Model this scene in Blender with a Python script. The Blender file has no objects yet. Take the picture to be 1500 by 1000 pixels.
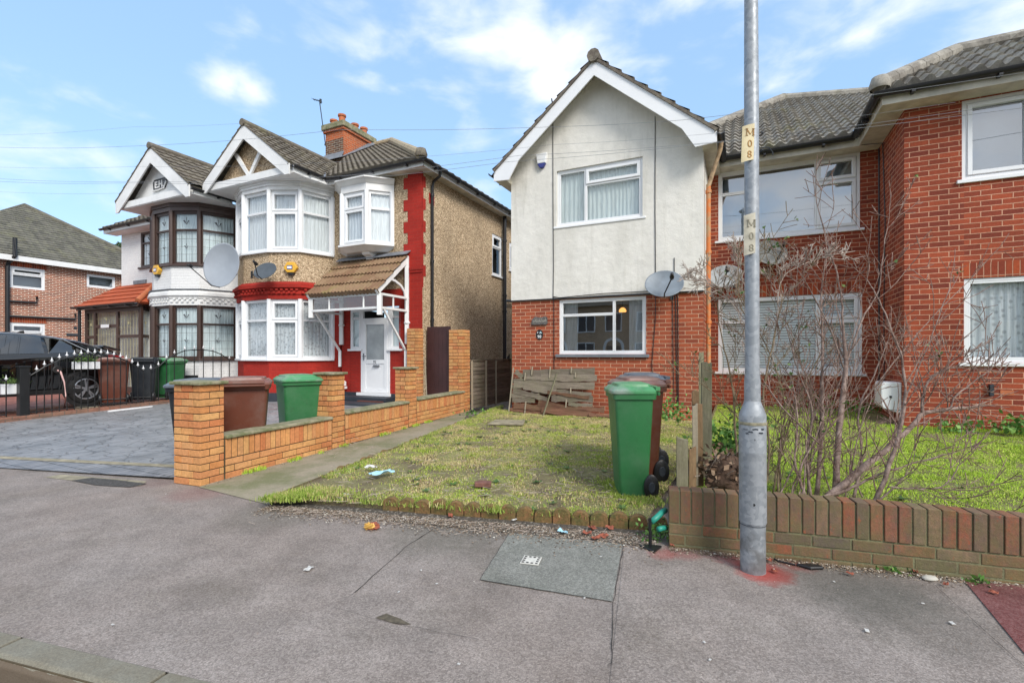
import bpy, bmesh, math, random
import numpy as np
from mathutils import Vector, Matrix, noise
random.seed(7)
SC = bpy.context.scene
COL = SC.collection
R = math.radians

# ---------------------------------------------------------------- camera, sky, sun, exposure
CAMH = 1.37
FPX = 700.0
cam = bpy.data.cameras.new('camera'); camo = bpy.data.objects.new('camera', cam); COL.objects.link(camo)
camo.location = (0, 0, CAMH); camo.rotation_euler = (R(90), 0, 0)
cam.sensor_width = 36; cam.sensor_fit = 'HORIZONTAL'; cam.lens = 36*FPX/1500
cam.shift_y = 19/1500; cam.clip_end = 2000; cam.clip_start = .05
SC.camera = camo
SUN_EL, SUN_AZ = 38, 150          # compass-like: direction the light comes from, 180 = from behind the camera
world = bpy.data.worlds.new('World'); SC.world = world; world.use_nodes = True
wn = world.node_tree.nodes; wl = world.node_tree.links; wn.clear()
def wnode(t, **k):
    n = wn.new(t)
    for a, b in k.items(): setattr(n, a, b)
    return n
wo = wnode('ShaderNodeOutputWorld'); wb = wnode('ShaderNodeBackground'); wb.inputs[1].default_value = .125
sky = wnode('ShaderNodeTexSky', sky_type='NISHITA', sun_disc=False); sky.sun_elevation = R(SUN_EL); sky.sun_rotation = R(SUN_AZ)
sky.air_density = 1.0; sky.dust_density = 1.2; sky.ozone_density = 1.6; sky.altitude = 50
tc = wnode('ShaderNodeTexCoord')
mp = wnode('ShaderNodeMapping'); mp.inputs['Scale'].default_value = (1, 1, 2.2)
wl.new(tc.outputs['Generated'], mp.inputs[0])
nz = wnode('ShaderNodeTexNoise'); nz.inputs['Scale'].default_value = 6.5; nz.inputs['Detail'].default_value = 7; nz.inputs['Roughness'].default_value = .52; nz.inputs['Distortion'].default_value = .25
wl.new(mp.outputs[0], nz.inputs['Vector'])
def wmath(op, a, b=None, c=None, clamp=False):
    n = wnode('ShaderNodeMath', operation=op, use_clamp=clamp)
    for i, v in enumerate((a, b, c)):
        if v is None: continue
        if isinstance(v, (int, float)): n.inputs[i].default_value = v
        else: wl.new(v, n.inputs[i])
    return n.outputs[0]
# the banks of cloud the day has: direction, angular size (tangent units), amount
def sdir(x, y): return Vector(((x-750)/FPX, 1, (519-y)/FPX)).normalized()
acc = None
for x, y, s, w in ((520, -20, .14, .62), (640, 15, .14, .62), (760, 40, .16, .9), (850, 60, .12, 1.0), (700, 110, .08, .8), (800, 105, .11, 1.0), (890, 100, .06, .7),
                   (330, 115, .05, .85), (370, 135, .055, .85), (170, 260, .09, .6), (60, 255, .12, .6), (1180, -10, .14, .75), (1340, -5, .15, .75), (1480, -20, .14, .8),
                   (1310, 105, .055, .8), (1265, 130, .06, .6), (1010, -15, .09, .6), (715, 280, .06, .5), (30, 60, .06, .45)):
    d = sdir(x, y)
    vn = wnode('ShaderNodeVectorMath', operation='DISTANCE'); wl.new(tc.outputs['Generated'], vn.inputs[0]); vn.inputs[1].default_value = d
    m = wmath('MULTIPLY', wmath('SUBTRACT', 1.0, wmath('DIVIDE', vn.outputs['Value'], s*2.0), clamp=True), w)
    acc = m if acc is None else wmath('MAXIMUM', acc, m)
sepz = wnode('ShaderNodeSeparateXYZ'); wl.new(tc.outputs['Generated'], sepz.inputs[0])
behind = wmath('MULTIPLY', wmath('LESS_THAN', sepz.outputs[1], 0.25), .8)
acc = wmath('MAXIMUM', acc, behind)
dens = wmath('ADD', wmath('MULTIPLY', acc, .58), nz.outputs['Fac'])
mr = wnode('ShaderNodeMapRange', interpolation_type='SMOOTHSTEP'); wl.new(dens, mr.inputs[0]); mr.inputs[1].default_value = .71; mr.inputs[2].default_value = 1.12; mr.inputs[4].default_value = .86
mix = wnode('ShaderNodeMixRGB'); wl.new(mr.outputs[0], mix.inputs[0]); mix.inputs[2].default_value = (6.9, 7.0, 7.3, 1)
tint = wnode('ShaderNodeMixRGB', blend_type='MIX'); tint.inputs[0].default_value = .42; wl.new(sky.outputs[0], tint.inputs[1]); tint.inputs[2].default_value = (3.9, 6.3, 9.4, 1)
wl.new(tint.outputs[0], mix.inputs[1]); wl.new(mix.outputs[0], wb.inputs[0]); wl.new(wb.outputs[0], wo.inputs[0])
sl = bpy.data.lights.new('sun', 'SUN'); sl.energy = 2.35; sl.angle = R(20); sl.color = (1, .95, .87)
so = bpy.data.objects.new('sun', sl); COL.objects.link(so)
_sd = Vector((math.sin(R(SUN_AZ))*math.cos(R(SUN_EL)), math.cos(R(SUN_AZ))*math.cos(R(SUN_EL)), math.sin(R(SUN_EL))))
so.rotation_euler = _sd.to_track_quat('Z', 'Y').to_euler(); so.location = (0, -5, 20)
SC.view_settings.view_transform = 'Standard'; SC.view_settings.look = 'None'; SC.view_settings.exposure = .53; SC.view_settings.gamma = 1

# ---------------------------------------------------------------- helpers: frames
TH = R(25.58); CH, SH = math.cos(TH), math.sin(TH)
def H(a, b, z=0): return Vector((CH*a+SH*b, -SH*a+CH*b, z))            # house grid
def Hinv(p): return (CH*p.x-SH*p.y, SH*p.x+CH*p.y)
TS = R(20.2); CS, SS = math.cos(TS), math.sin(TS)
ES = Vector((CS, -SS, 0)); NS = Vector((SS, CS, 0))                    # along the street, into the plots
def A(x, b):
    u = (x-750)/FPX
    return b*(CH*u-SH)/(SH*u+CH)
def B(x, a):
    u = (x-750)/FPX
    return a*(SH*u+CH)/(CH*u-SH)
def Zb(x, y, b):
    u = (x-750)/FPX
    return CAMH+(519-y)/FPX*b/(SH*u+CH)
def Zab(y, a, b): return CAMH+(519-y)/FPX*(-SH*a+CH*b)
def gp(x, y, z=0):
    Z = (CAMH-z)*FPX/(y-519)
    return Vector(((x-750)/FPX*Z, Z, z))
def pz(x, y, Z): return Vector(((x-750)/FPX*Z, Z, CAMH+(519-y)/FPX*Z))
class Fr:
    def __init__(s, o, e):
        s.o = Vector((o.x, o.y, 0)); s.e = Vector((e.x, e.y, 0)).normalized(); s.n = Vector((s.e.y, -s.e.x, 0))
    def P(s, u, d, z): 
        v = s.o+s.e*u+s.n*d
        return Vector((v.x, v.y, s.o.z+z))
def HF(b): return Fr(H(0, b), H(1, 0))
def HR(a): return Fr(H(a, 0), H(0, 1))
def HL(a): return Fr(H(a, 0), H(0, -1))
def facet(p, q):
    f = Fr(p, q-p); f.L = (Vector((q.x, q.y, 0))-Vector((p.x, p.y, 0))).length
    return f

# ---------------------------------------------------------------- helpers: objects
ORG = {}
def empty(name, loc, label=None, cat=None, group=None):
    o = bpy.data.objects.new(name, None); COL.objects.link(o); o.location = loc; o.empty_display_size = .2
    ORG[o.name] = Vector(loc)
    tag(o, label, cat, group); return o
def tag(o, label=None, cat=None, group=None, kind=None):
    if label: o['label'] = label
    if cat: o['category'] = cat
    if group: o['group'] = group
    if kind: o['kind'] = kind
    return o
def copy_tree(o, parent=None):
    c = o.copy(); COL.objects.link(c); c.parent = parent
    ORG[c.name] = Vector(ORG.get(o.name, (0, 0, 0)))
    for ch in list(o.children): copy_tree(ch, c)
    return c
class MB:
    def __init__(s): s.v = []; s.f = []; s.uv = {}; s.m = []; s.cm = 0
    def face(s, pts, uv=None):
        i = len(s.v); s.v += [Vector(p) for p in pts]; s.f.append(list(range(i, i+len(pts)))); s.m.append(s.cm)
        if uv: s.uv[len(s.f)-1] = uv
    def hexa(s, p):
        i = len(s.v); s.v += [Vector(q) for q in p]
        for q in ((3, 2, 1, 0), (4, 5, 6, 7), (0, 1, 5, 4), (1, 2, 6, 5), (2, 3, 7, 6), (3, 0, 4, 7)):
            s.f.append([i+k for k in q]); s.m.append(s.cm)
    def box(s, fr, u0, u1, d0, d1, z0, z1):
        P = fr.P
        s.hexa([P(u0, d1, z0), P(u1, d1, z0), P(u1, d0, z0), P(u0, d0, z0), P(u0, d1, z1), P(u1, d1, z1), P(u1, d0, z1), P(u0, d0, z1)])
    def bar(s, p, q, w, h=None, up=Vector((0, 0, 1))):
        p = Vector(p); q = Vector(q); h = h or w
        d = (q-p).normalized(); x = d.cross(up)
        if x.length < 1e-4: x = Vector((1, 0, 0))
        x.normalize(); y = x.cross(d).normalized(); x = x*w/2; y = y*h/2
        s.hexa([p-x-y, p+x-y, p+x+y, p-x+y, q-x-y, q+x-y, q+x+y, q-x+y])
    def tube(s, pts, rad, n=8, cap=True):
        pts = [Vector(p) for p in pts]
        if not hasattr(rad, '__len__'): rad = [rad]*len(pts)
        rings = []; ref = Vector((.13, .21, .97))
        for k, p in enumerate(pts):
            t = (pts[min(k+1, len(pts)-1)]-pts[max(k-1, 0)])
            if t.length < 1e-6: t = Vector((0, 0, 1))
            t.normalize()
            x = t.cross(ref)
            if x.length < .05: x = t.cross(Vector((1, 0, 0)))
            x.normalize(); y = t.cross(x)
            i = len(s.v)
            for j in range(n):
                an = 2*math.pi*j/n
                s.v.append(p+x*math.cos(an)*rad[k]+y*math.sin(an)*rad[k])
            rings.append(i)
        for r0, r1 in zip(rings, rings[1:]):
            for j in range(n):
                s.f.append([r0+j, r1+j, r1+(j+1) % n, r0+(j+1) % n]); s.m.append(s.cm)
        if cap:
            s.f.append([rings[0]+j for j in range(n)]); s.m.append(s.cm)
            s.f.append([rings[-1]+j for j in reversed(range(n))]); s.m.append(s.cm)
    def lathe(s, c, prof, n=24, axis=None):
        c = Vector(c); ax = (axis or Vector((0, 0, 1))).normalized()
        x = ax.orthogonal().normalized(); y = ax.cross(x); rings = []
        for r, h in prof:
            i = len(s.v)
            for j in range(n):
                an = 2*math.pi*j/n
                s.v.append(c+ax*h+(x*math.cos(an)+y*math.sin(an))*max(r, 1e-4))
            rings.append(i)
        for r0, r1 in zip(rings, rings[1:]):
            for j in range(n):
                s.f.append([r0+j, r0+(j+1) % n, r1+(j+1) % n, r1+j]); s.m.append(s.cm)
    def prism(s, poly, off):                      # poly: list of points; off: vector
        n = len(poly); i = len(s.v); off = Vector(off)
        s.v += [Vector(p) for p in poly]+[Vector(p)+off for p in poly]
        s.f.append([i+k for k in reversed(range(n))]); s.m.append(s.cm)
        s.f.append([i+n+k for k in range(n)]); s.m.append(s.cm)
        for k in range(n):
            s.f.append([i+k, i+(k+1) % n, i+n+(k+1) % n, i+n+k]); s.m.append(s.cm)
    def grid(s, fn, nu, nv):
        i = len(s.v)
        for a in range(nu+1):
            for b in range(nv+1): s.v.append(Vector(fn(a/nu, b/nv)))
        for a in range(nu):
            for b in range(nv):
                k = i+a*(nv+1)+b; s.f.append([k, k+nv+1, k+nv+2, k+1]); s.m.append(s.cm)
    def build(s, name, mat, parent=None, smooth=False, clips=(), org=None, bevel=0, merge=False, fixn=True, auto=None):
        me = bpy.data.meshes.new(name)
        o0 = Vector(org) if org is not None else (ORG[parent.name] if parent else Vector((0, 0, 0)))
        bm = bmesh.new(); vs = [bm.verts.new(p-o0) for p in s.v]
        for fi, f in enumerate(s.f):
            try: F = bm.faces.new([vs[k] for k in f]); F.material_index = s.m[fi]; F.index = fi
            except ValueError: pass
        if merge: bmesh.ops.remove_doubles(bm, verts=bm.verts, dist=1e-4)
        for co, no in clips:
            bmesh.ops.bisect_plane(bm, geom=bm.verts[:]+bm.edges[:]+bm.faces[:], plane_co=Vector(co)-o0, plane_no=no, clear_outer=True)
        if fixn: bmesh.ops.recalc_face_normals(bm, faces=bm.faces)
        uvl = bm.loops.layers.uv.new('UVMap'); bm.normal_update()
        for F in bm.faces:
            n = F.normal
            if abs(n.z) > .75: t = Vector((CH, -SH, 0)); w = Vector((SH, CH, 0))
            else:
                t = Vector((0, 0, 1)).cross(n)
                if t.length < 1e-6: t = Vector((1, 0, 0))
                t.normalize(); w = Vector((0, 0, 1))
            for l in F.loops:
                p = l.vert.co+o0; l[uvl].uv = (p.dot(t), p.dot(w))
            if smooth: F.smooth = True
        bm.to_mesh(me); bm.free()
        for m in (mat if isinstance(mat, (list, tuple)) else [mat]): me.materials.append(m)
        ob = bpy.data.objects.new(name, me); COL.objects.link(ob)
        if parent: ob.parent = parent
        else: ob.location = o0
        ORG[ob.name] = o0
        if bevel:
            md = ob.modifiers.new('bevel', 'BEVEL'); md.width = bevel; md.segments = 2; md.limit_method = 'ANGLE'; md.angle_limit = R(40); md.use_clamp_overlap = True
        if auto:
            for p in me.polygons: p.use_smooth = True
            try: me.set_sharp_from_angle(angle=R(auto))
            except Exception: pass
        return ob
def text_mesh(name, s, size, mat, parent, fr, u, d, z, depth=.004, align='CENTER', bold=0):
    c = bpy.data.curves.new(name, 'FONT'); c.body = s; c.size = size; c.extrude = depth; c.align_x = align; c.offset = bold
    o = bpy.data.objects.new(name, c); COL.objects.link(o); bpy.context.view_layer.update()
    me = bpy.data.meshes.new_from_object(o.evaluated_get(bpy.context.evaluated_depsgraph_get()))
    COL.objects.unlink(o); bpy.data.objects.remove(o)
    M = Matrix((( fr.e.x, 0, fr.n.x, 0), (fr.e.y, 0, fr.n.y, 0), (0, 1, 0, 0), (0, 0, 0, 1)))
    me.transform(M); p = fr.P(u, d, z)
    o0 = ORG[parent.name]; me.transform(Matrix.Translation(p-o0)); me.materials.clear(); me.materials.append(mat)
    ob = bpy.data.objects.new(name, me); COL.objects.link(ob); ob.parent = parent; ORG[ob.name] = o0
    return ob

# ---------------------------------------------------------------- materials
def L(r, g=None, b=None):
    if g is None: g = b = r
    return (r, g, b, 1)
def S(r, g, b):      # sRGB 0-255 -> linear
    return tuple((c/255/12.92 if c/255 <= .04045 else ((c/255+.055)/1.055)**2.4) for c in (r, g, b))+(1,)
MATS = {}
class NM:
    def __init__(s, name):
        s.m = bpy.data.materials.new(name); s.m.use_nodes = True; s.t = s.m.node_tree; s.t.nodes.clear()
        s.out = s.n('ShaderNodeOutputMaterial'); s.b = s.n('ShaderNodeBsdfPrincipled'); s.l(s.b.outputs[0], s.out.inputs[0])
        s.g = s.n('ShaderNodeNewGeometry'); s.tc = s.n('ShaderNodeTexCoord'); MATS[name] = s.m
    def n(s, t, **k):
        n = s.t.nodes.new(t)
        for a, b in k.items(): setattr(n, a, b)
        return n
    def l(s, a, b): s.t.links.new(a, b)
    def set(s, i, v):
        if hasattr(v, 'is_linked') or hasattr(v, 'links'): s.l(v, i)
        else: i.default_value = v
    def noise(s, sc, det=4, rough=.55, vec=None, dist=0, col=False):
        n = s.n('ShaderNodeTexNoise'); n.inputs['Scale'].default_value = sc; n.inputs['Detail'].default_value = det; n.inputs['Roughness'].default_value = rough; n.inputs['Distortion'].default_value = dist
        s.l(vec or s.g.outputs['Position'], n.inputs['Vector']); return n.outputs['Color' if col else 'Fac']
    def map(s, sc=(1, 1, 1), vec=None, loc=(0, 0, 0), rot=(0, 0, 0)):
        n = s.n('ShaderNodeMapping'); n.inputs['Scale'].default_value = sc; n.inputs['Location'].default_value = loc; n.inputs['Rotation'].default_value = rot
        s.l(vec or s.g.outputs['Position'], n.inputs[0]); return n.outputs[0]
    def vor(s, sc, vec=None, out='Distance', feat='F1'):
        n = s.n('ShaderNodeTexVoronoi', feature=feat); n.inputs['Scale'].default_value = sc; s.l(vec or s.g.outputs['Position'], n.inputs['Vector']); return n.outputs[out]
    def ramp(s, f, st):
        n = s.n('ShaderNodeValToRGB'); e = n.color_ramp.elements
        while len(e) < len(st): e.new(.5)
        for k, (p, c) in enumerate(st): e[k].position = p; e[k].color = c if hasattr(c, '__len__') else L(c)
        s.l(f, n.inputs[0]); return n.outputs[0]
    def mix(s, f, a, b, t='MIX'):
        n = s.n('ShaderNodeMixRGB', blend_type=t); s.set(n.inputs[0], f); s.set(n.inputs[1], a); s.set(n.inputs[2], b); return n.outputs[0]
    def math(s, op, a, b=None, clamp=False):
        n = s.n('ShaderNodeMath', operation=op, use_clamp=clamp); s.set(n.inputs[0], a)
        if b is not None: s.set(n.inputs[1], b)
        return n.outputs[0]
    def bump(s, h, st=.5, d=.01, nrm=None):
        n = s.n('ShaderNodeBump'); n.inputs['Strength'].default_value = st; n.inputs['Distance'].default_value = d; s.l(h, n.inputs['Height'])
        if nrm is not None: s.l(nrm, n.inputs['Normal'])
        s.l(n.outputs[0], s.b.inputs['Normal']); return n.outputs[0]
    def fin(s, col, rough=.8, metal=0, spec=None):
        s.set(s.b.inputs['Base Color'], col); s.set(s.b.inputs['Roughness'], rough); s.b.inputs['Metallic'].default_value = metal
        if spec is not None: s.b.inputs['Specular IOR Level'].default_value = spec
        return s.m
def plain(name, col, rough=.6, metal=0, var=.12, sc=6, bump=0, spec=None, bsc=60, coat=0):
    m = NM(name); f = m.noise(sc, 5)
    c = m.mix(1, col, m.ramp(f, ((.3, 1-var), (.7, 1+var*.3))), 'MULTIPLY')
    if bump: m.bump(m.noise(bsc, 4), bump, .01)
    m.fin(c, rough, metal, spec)
    if coat: m.b.inputs['Coat Weight'].default_value = coat; m.b.inputs['Coat Roughness'].default_value = .03
    return m.m
def brickmat(name, c1, c2, mortar, bw=.225, rh=.075, ms=.010, dark=None, off=.5, stain=.18, depth=.012, moss=0, soot=0):
    m = NM(name); uv = m.tc.outputs['UV']
    b = m.n('ShaderNodeTexBrick'); b.offset = off; b.inputs['Scale'].default_value = 1; b.inputs['Brick Width'].default_value = bw; b.inputs['Row Height'].default_value = rh
    b.inputs['Mortar Size'].default_value = ms*.5; b.inputs['Mortar Smooth'].default_value = .25; b.inputs['Bias'].default_value = -.1
    dv = m.n('ShaderNodeVectorMath', operation='ADD'); sc_ = m.n('ShaderNodeVectorMath', operation='SCALE'); sc_.inputs['Scale'].default_value = .006
    m.l(m.noise(9, 2, col=True), sc_.inputs[0]); m.l(uv, dv.inputs[0]); m.l(sc_.outputs[0], dv.inputs[1]); m.l(dv.outputs[0], b.inputs['Vector'])
    b.inputs['Color1'].default_value = c1; b.inputs['Color2'].default_value = c2; b.inputs['Mortar'].default_value = mortar
    b2 = m.n('ShaderNodeTexBrick'); b2.offset = off   # second draw of the same bond: the odd burnt or pale brick
    for k, v in (('Scale', 1), ('Brick Width', bw), ('Row Height', rh), ('Mortar Size', 0.0001), ('Bias', -.82)): b2.inputs[k].default_value = v
    b2.inputs['Color1'].default_value = L(1); b2.inputs['Color2'].default_value = dark or L(.45, .42, .45); b2.inputs['Mortar'].default_value = L(1)
    m.l(m.map(loc=(bw*40, rh*60, 0), vec=dv.outputs[0]), b2.inputs['Vector'])
    c = m.mix(m.math('SUBTRACT', 1.0, b.outputs['Fac']), b.outputs['Color'], b2.outputs['Color'], 'MULTIPLY')
    c = m.mix(.8, c, m.ramp(m.noise(38, 5, .7), ((.25, .72), (.75, 1.18))), 'MULTIPLY')
    c = m.mix(stain*2, c, m.ramp(m.noise(1.1, 5, .6), ((.3, .62), (.65, 1.1))), 'MULTIPLY')
    if moss: c = m.mix(m.math('MULTIPLY', m.ramp(m.noise(3, 6, .7), ((.45, 0), (.7, 1))), moss), c, L(.10, .11, .03))
    h = m.math('ADD', m.math('MULTIPLY', m.math('SUBTRACT', 1.0, b.outputs['Fac']), 1), m.math('MULTIPLY', m.noise(90, 3), .35))
    m.bump(h, .9, depth); return m.fin(c, .88, spec=.25)
WALLRED = brickmat('red_brick', L(.43, .105, .048), L(.26, .066, .038), L(.63, .37, .24), ms=.014, dark=L(.55, .5, .5))
WALLBLK = brickmat('deep_red_brick', L(.37, .078, .036), L(.18, .038, .025), L(.60, .32, .21), ms=.0135, dark=L(.5, .45, .5), stain=.26)
WALLFAR = brickmat('far_brick', L(.42, .14, .08), L(.2, .07, .05), L(.72, .60, .48), ms=.022)
SOLD = brickmat('soldier_brick', L(.40, .08, .03), L(.2, .04, .025), L(.52, .28, .18), bw=.075, rh=.225, ms=.012, off=0)
CHIMB = brickmat('chimney_brick_red', L(.50, .12, .04), L(.36, .1, .045), L(.5, .33, .22), ms=.014)
CHIMD = brickmat('chimney_brick_dark', L(.10, .055, .04), L(.2, .09, .05), L(.42, .38, .3), ms=.018)
PAINTRED = brickmat('red_painted_brick', L(.42, .03, .02), L(.36, .026, .018), L(.40, .05, .035), ms=.010, dark=L(.85, .85, .85), stain=.28, depth=.007)
def facebrick(name, cols, mossy=0, soot=False):
    m = NM(name); ri = m.g.outputs['Random Per Island']
    n = len(cols); c = m.ramp(ri, tuple((k/(n-1), cc) for k, cc in enumerate(cols)))
    c = m.mix(.75, c, m.ramp(m.noise(30, 5, .7), ((.25, .62), (.7, 1.2))), 'MULTIPLY')
    c = m.mix(.5, c, m.ramp(m.noise(2.3, 5, .6), ((.3, .6), (.65, 1.1))), 'MULTIPLY')
    if mossy:
        st_ = m.ramp(m.noise(16, 6, .8, vec=m.map((1, 1, .35))), ((.35, 0), (.62, 1)))
        c = m.mix(m.math('MULTIPLY', st_, .65), c, L(.12, .095, .075))
        c = m.mix(m.math('MULTIPLY', m.ramp(m.noise(21, 5, .8, vec=m.map((1, 1, .5))), ((.60, 0), (.70, 1))), .7), c, L(.42, .09, .035))
        z_ = m.n('ShaderNodeSeparateXYZ'); m.l(m.g.outputs['Position'], z_.inputs[0]); low = m.math('MULTIPLY', m.math('SUBTRACT', .20, z_.outputs[2], True), .55)
        mo = m.math('MULTIPLY', m.ramp(m.math('ADD', m.noise(6, 7, .8), low), ((.42, 0), (.62, 1))), mossy)
        c = m.mix(mo, c, m.mix(m.noise(50, 3), L(.075, .08, .028), L(.19, .18, .075)))
        c = m.mix(m.ramp(m.noise(70, 4, .8), ((.66, 0), (.74, .5))), c, L(.45, .42, .34))
    if soot:
        c = m.mix(m.math('MULTIPLY', m.ramp(m.noise(9, 4), ((.55, 0), (.7, 1))), .15), c, L(.06, .05, .04))
    m.bump(m.noise(80, 4, .7), .6, .006); return m.fin(c, .9, spec=.2)
YBRICK = facebrick('orange_facing_brick', [L(.62, .31, .12), L(.70, .38, .15), L(.60, .25, .09), L(.64, .33, .14), L(.56, .19, .075), L(.68, .35, .15)], soot=True)
MBRICK = facebrick('old_mossy_brick', [L(.27, .09, .05), L(.30, .16, .09), L(.17, .12, .085), L(.30, .09, .05), L(.22, .14, .09), L(.33, .10, .05), L(.15, .12, .09), L(.30, .20, .12), L(.20, .07, .05)], mossy=.55)
MORTAR = plain('mortar', L(.10, .075, .04), .95, var=.4, bump=.5)
MORTARM = plain('mossy_mortar', L(.19, .185, .10), .95, var=.5, bump=.6)
def m_pebble(name='pebbledash', base=(.41, .295, .185)):
    m = NM(name); v = m.vor(55, out='Color'); hs = m.n('ShaderNodeSeparateColor'); m.l(v, hs.inputs[0])
    c = m.ramp(hs.outputs[0], ((.0, L(base[0]*.35, base[1]*.33, base[2]*.3)), (.3, L(*base)), (.62, L(base[0]*1.2, base[1]*1.25, base[2]*1.3)), (.9, L(base[0]*1.9, base[1]*2.1, base[2]*2.3))))
    c = m.mix(.7, c, m.ramp(m.noise(1.0, 6, .65, vec=m.map((1, 1, .45))), ((.3, .72), (.68, 1.12))), 'MULTIPLY')
    m.bump(m.vor(55), .8, .012); return m.fin(c, .95, spec=.15)
PEBBLE = m_pebble()
def m_render(name, col, dirt=(.38, .36, .30), amt=.5):
    m = NM(name)
    f = m.ramp(m.noise(1.6, 7, .65, vec=m.map((1, 1, .3))), ((.42, 0), (.75, 1)))
    c = m.mix(m.math('MULTIPLY', f, amt), col, L(*dirt))
    c = m.mix(.5, c, m.ramp(m.noise(9, 6, .7), ((.3, .86), (.7, 1.05))), 'MULTIPLY')
    c = m.mix(m.math('MULTIPLY', m.ramp(m.noise(5.5, 6, .7, vec=m.map((1, 1, .10))), ((.55, 0), (.72, 1))), .30), c, L(*dirt))
    h = m.math('ADD', m.noise(5, 4), m.math('MULTIPLY', m.noise(70, 4), .35)); m.bump(m.math('ADD', h, m.math('MULTIPLY', m.noise(1.7, 4), 1.5)), .55, .025)
    return m.fin(c, .9, spec=.2)
RENDER = m_render('cream_render', L(.77, .745, .685), amt=.32)
WHITEPAINT = brickmat('white_painted_brick', L(.78, .78, .77), L(.74, .74, .74), L(.70, .70, .69), ms=.01, dark=L(.97, .97, .97), stain=.08, depth=.004)
UPVC = plain('white_upvc', L(.80, .81, .82), .35, var=.05, sc=2, spec=.5)
WPAINT = plain('white_paint', L(.78, .78, .77), .5, var=.12, sc=3)
CREAM = plain('cream_fascia', L(.62, .58, .48), .6, var=.35, sc=4)
BROWNF = plain('brown_window_frame', L(.06, .032, .024), .4, var=.2, sc=5)
BLACKP = plain('black_plastic', L(.014, .014, .016), .4, var=.2)
BLACKM = plain('black_painted_metal', L(.012, .013, .014), .35, var=.3, sc=9)
PLINTH = plain('dark_blue_grey_plinth', L(.028, .036, .048), .6, var=.3)
LEAD = plain('lead_flashing', L(.20, .215, .24), .5, var=.35, sc=4)
CONC = plain('weathered_concrete', L(.33, .29, .20), .9, var=.5, sc=9, bump=.5)
CONCM = NM('lichen_stone'); _c = CONCM.mix(CONCM.ramp(CONCM.noise(8, 6, .7), ((.4, 0), (.62, 1))), L(.30, .27, .18), L(.14, .15, .07)); CONCM.bump(CONCM.noise(50, 4), .5, .01); CONCM = CONCM.fin(_c, .95)
EDGE = NM('edging_concrete'); _c = EDGE.mix(EDGE.ramp(EDGE.noise(12, 6, .7), ((.35, 0), (.65, 1))), L(.24, .12, .05), L(.10, .10, .03)); _c = EDGE.mix(.8, _c, EDGE.ramp(EDGE.noise(60, 3), ((.3, .6), (.7, 1.2))), 'MULTIPLY'); EDGE.bump(EDGE.noise(70, 4), .6, .01); EDGE = EDGE.fin(_c, .95)
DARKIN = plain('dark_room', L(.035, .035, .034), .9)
BACKIN = plain('dim_room', L(.26, .22, .17), .9)
ALARMY = plain('yellow_plastic', L(.72, .40, .04), .4, var=.1)
BLUEP = plain('dark_blue_plastic', L(.03, .04, .22), .4)
TERRA = plain('terracotta', L(.50, .15, .06), .8, var=.3)
RUST = NM('orange_painted_pipe'); _c = RUST.mix(RUST.ramp(RUST.noise(7, 6, .7), ((.45, 0), (.6, 1))), L(.62, .17, .035), L(.42, .28, .15)); RUST = RUST.fin(_c, .7)
SOFFP = plain('peeling_cream_pipe', L(.52, .36, .22), .8, var=.5, sc=14)
def m_galv():
    m = NM('galvanised_steel'); f = m.vor(38, out='Color'); s = m.n('ShaderNodeSeparateColor'); m.l(f, s.inputs[0])
    c = m.mix(.55, m.ramp(m.noise(5, 6, .7), ((.3, L(.22, .245, .27)), (.7, L(.36, .38, .40)))), m.ramp(s.outputs[0], ((0, L(.22, .24, .26)), (1, L(.42, .44, .46)))))
    c = m.mix(m.ramp(m.noise(14, 6, .75, vec=m.map((1, 1, .25))), ((.6, 0), (.72, .55))), c, L(.5, .51, .52))
    sp = m.n('ShaderNodeSeparateXYZ'); m.l(m.g.outputs['Position'], sp.inputs[0])
    lo = m.math('MULTIPLY', m.ramp(sp.outputs[2], ((.25, 1), (.30, 0))), m.ramp(m.noise(9, 5), ((.42, 0), (.6, .55))))
    c = m.mix(lo, c, L(.10, .095, .085))
    m.bump(m.noise(25, 4), .15, .004); return m.fin(c, m.ramp(m.noise(20, 4), ((.3, .42), (.7, .65))), .35)
GALV = m_galv()
DISHG = plain('grey_dish_metal', L(.20, .235, .27), .5, var=.3, sc=4)
DISHL = plain('pale_dish_metal', L(.42, .44, .45), .5, var=.3, sc=9)
DISHR = plain('rusty_dish_metal', L(.36, .35, .31), .6, var=.55, sc=12)
DISHB = plain('big_dish_metal', L(.30, .33, .37), .4, var=.12, sc=3)
def m_tile(name, c1, c2, lichen, la=.5, cw=.3, lc=(.30, .29, .2)):
    m = NM(name); w = m.vor(3.2, out='Color'); s = m.n('ShaderNodeSeparateColor'); m.l(w, s.inputs[0])
    c = m.mix(s.outputs[0], c1, c2)
    c = m.mix(.7, c, m.ramp(m.noise(24, 6, .75), ((.3, .6), (.7, 1.3))), 'MULTIPLY')
    c = m.mix(m.math('MULTIPLY', m.ramp(m.noise(5, 7, .75), ((.48, 0), (.66, 1))), la), c, L(*lc))
    c = m.mix(m.math('MULTIPLY', m.ramp(m.noise(1.3, 6, .7), ((.56, 0), (.68, 1))), lichen), c, L(.20, .19, .05))
    m.bump(m.noise(60, 4), .5, .006); return m.fin(c, .9, spec=.2)
TILEBLK = m_tile('grey_roman_tile', L(.20, .18, .155), L(.31, .29, .25), .4, .6, lc=(.46, .43, .37))
TILE96 = m_tile('brown_grey_tile', L(.11, .095, .078), L(.17, .145, .115), .22, .6, lc=(.27, .245, .18))
TILE98 = m_tile('weathered_grey_brown_tile', L(.12, .10, .085), L(.17, .14, .11), .2, .7, lc=(.28, .26, .2))
TILECAN = m_tile('canopy_brown_tile', L(.20, .115, .07), L(.27, .18, .11), .5, .3, lc=(.2, .18, .07))
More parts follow.
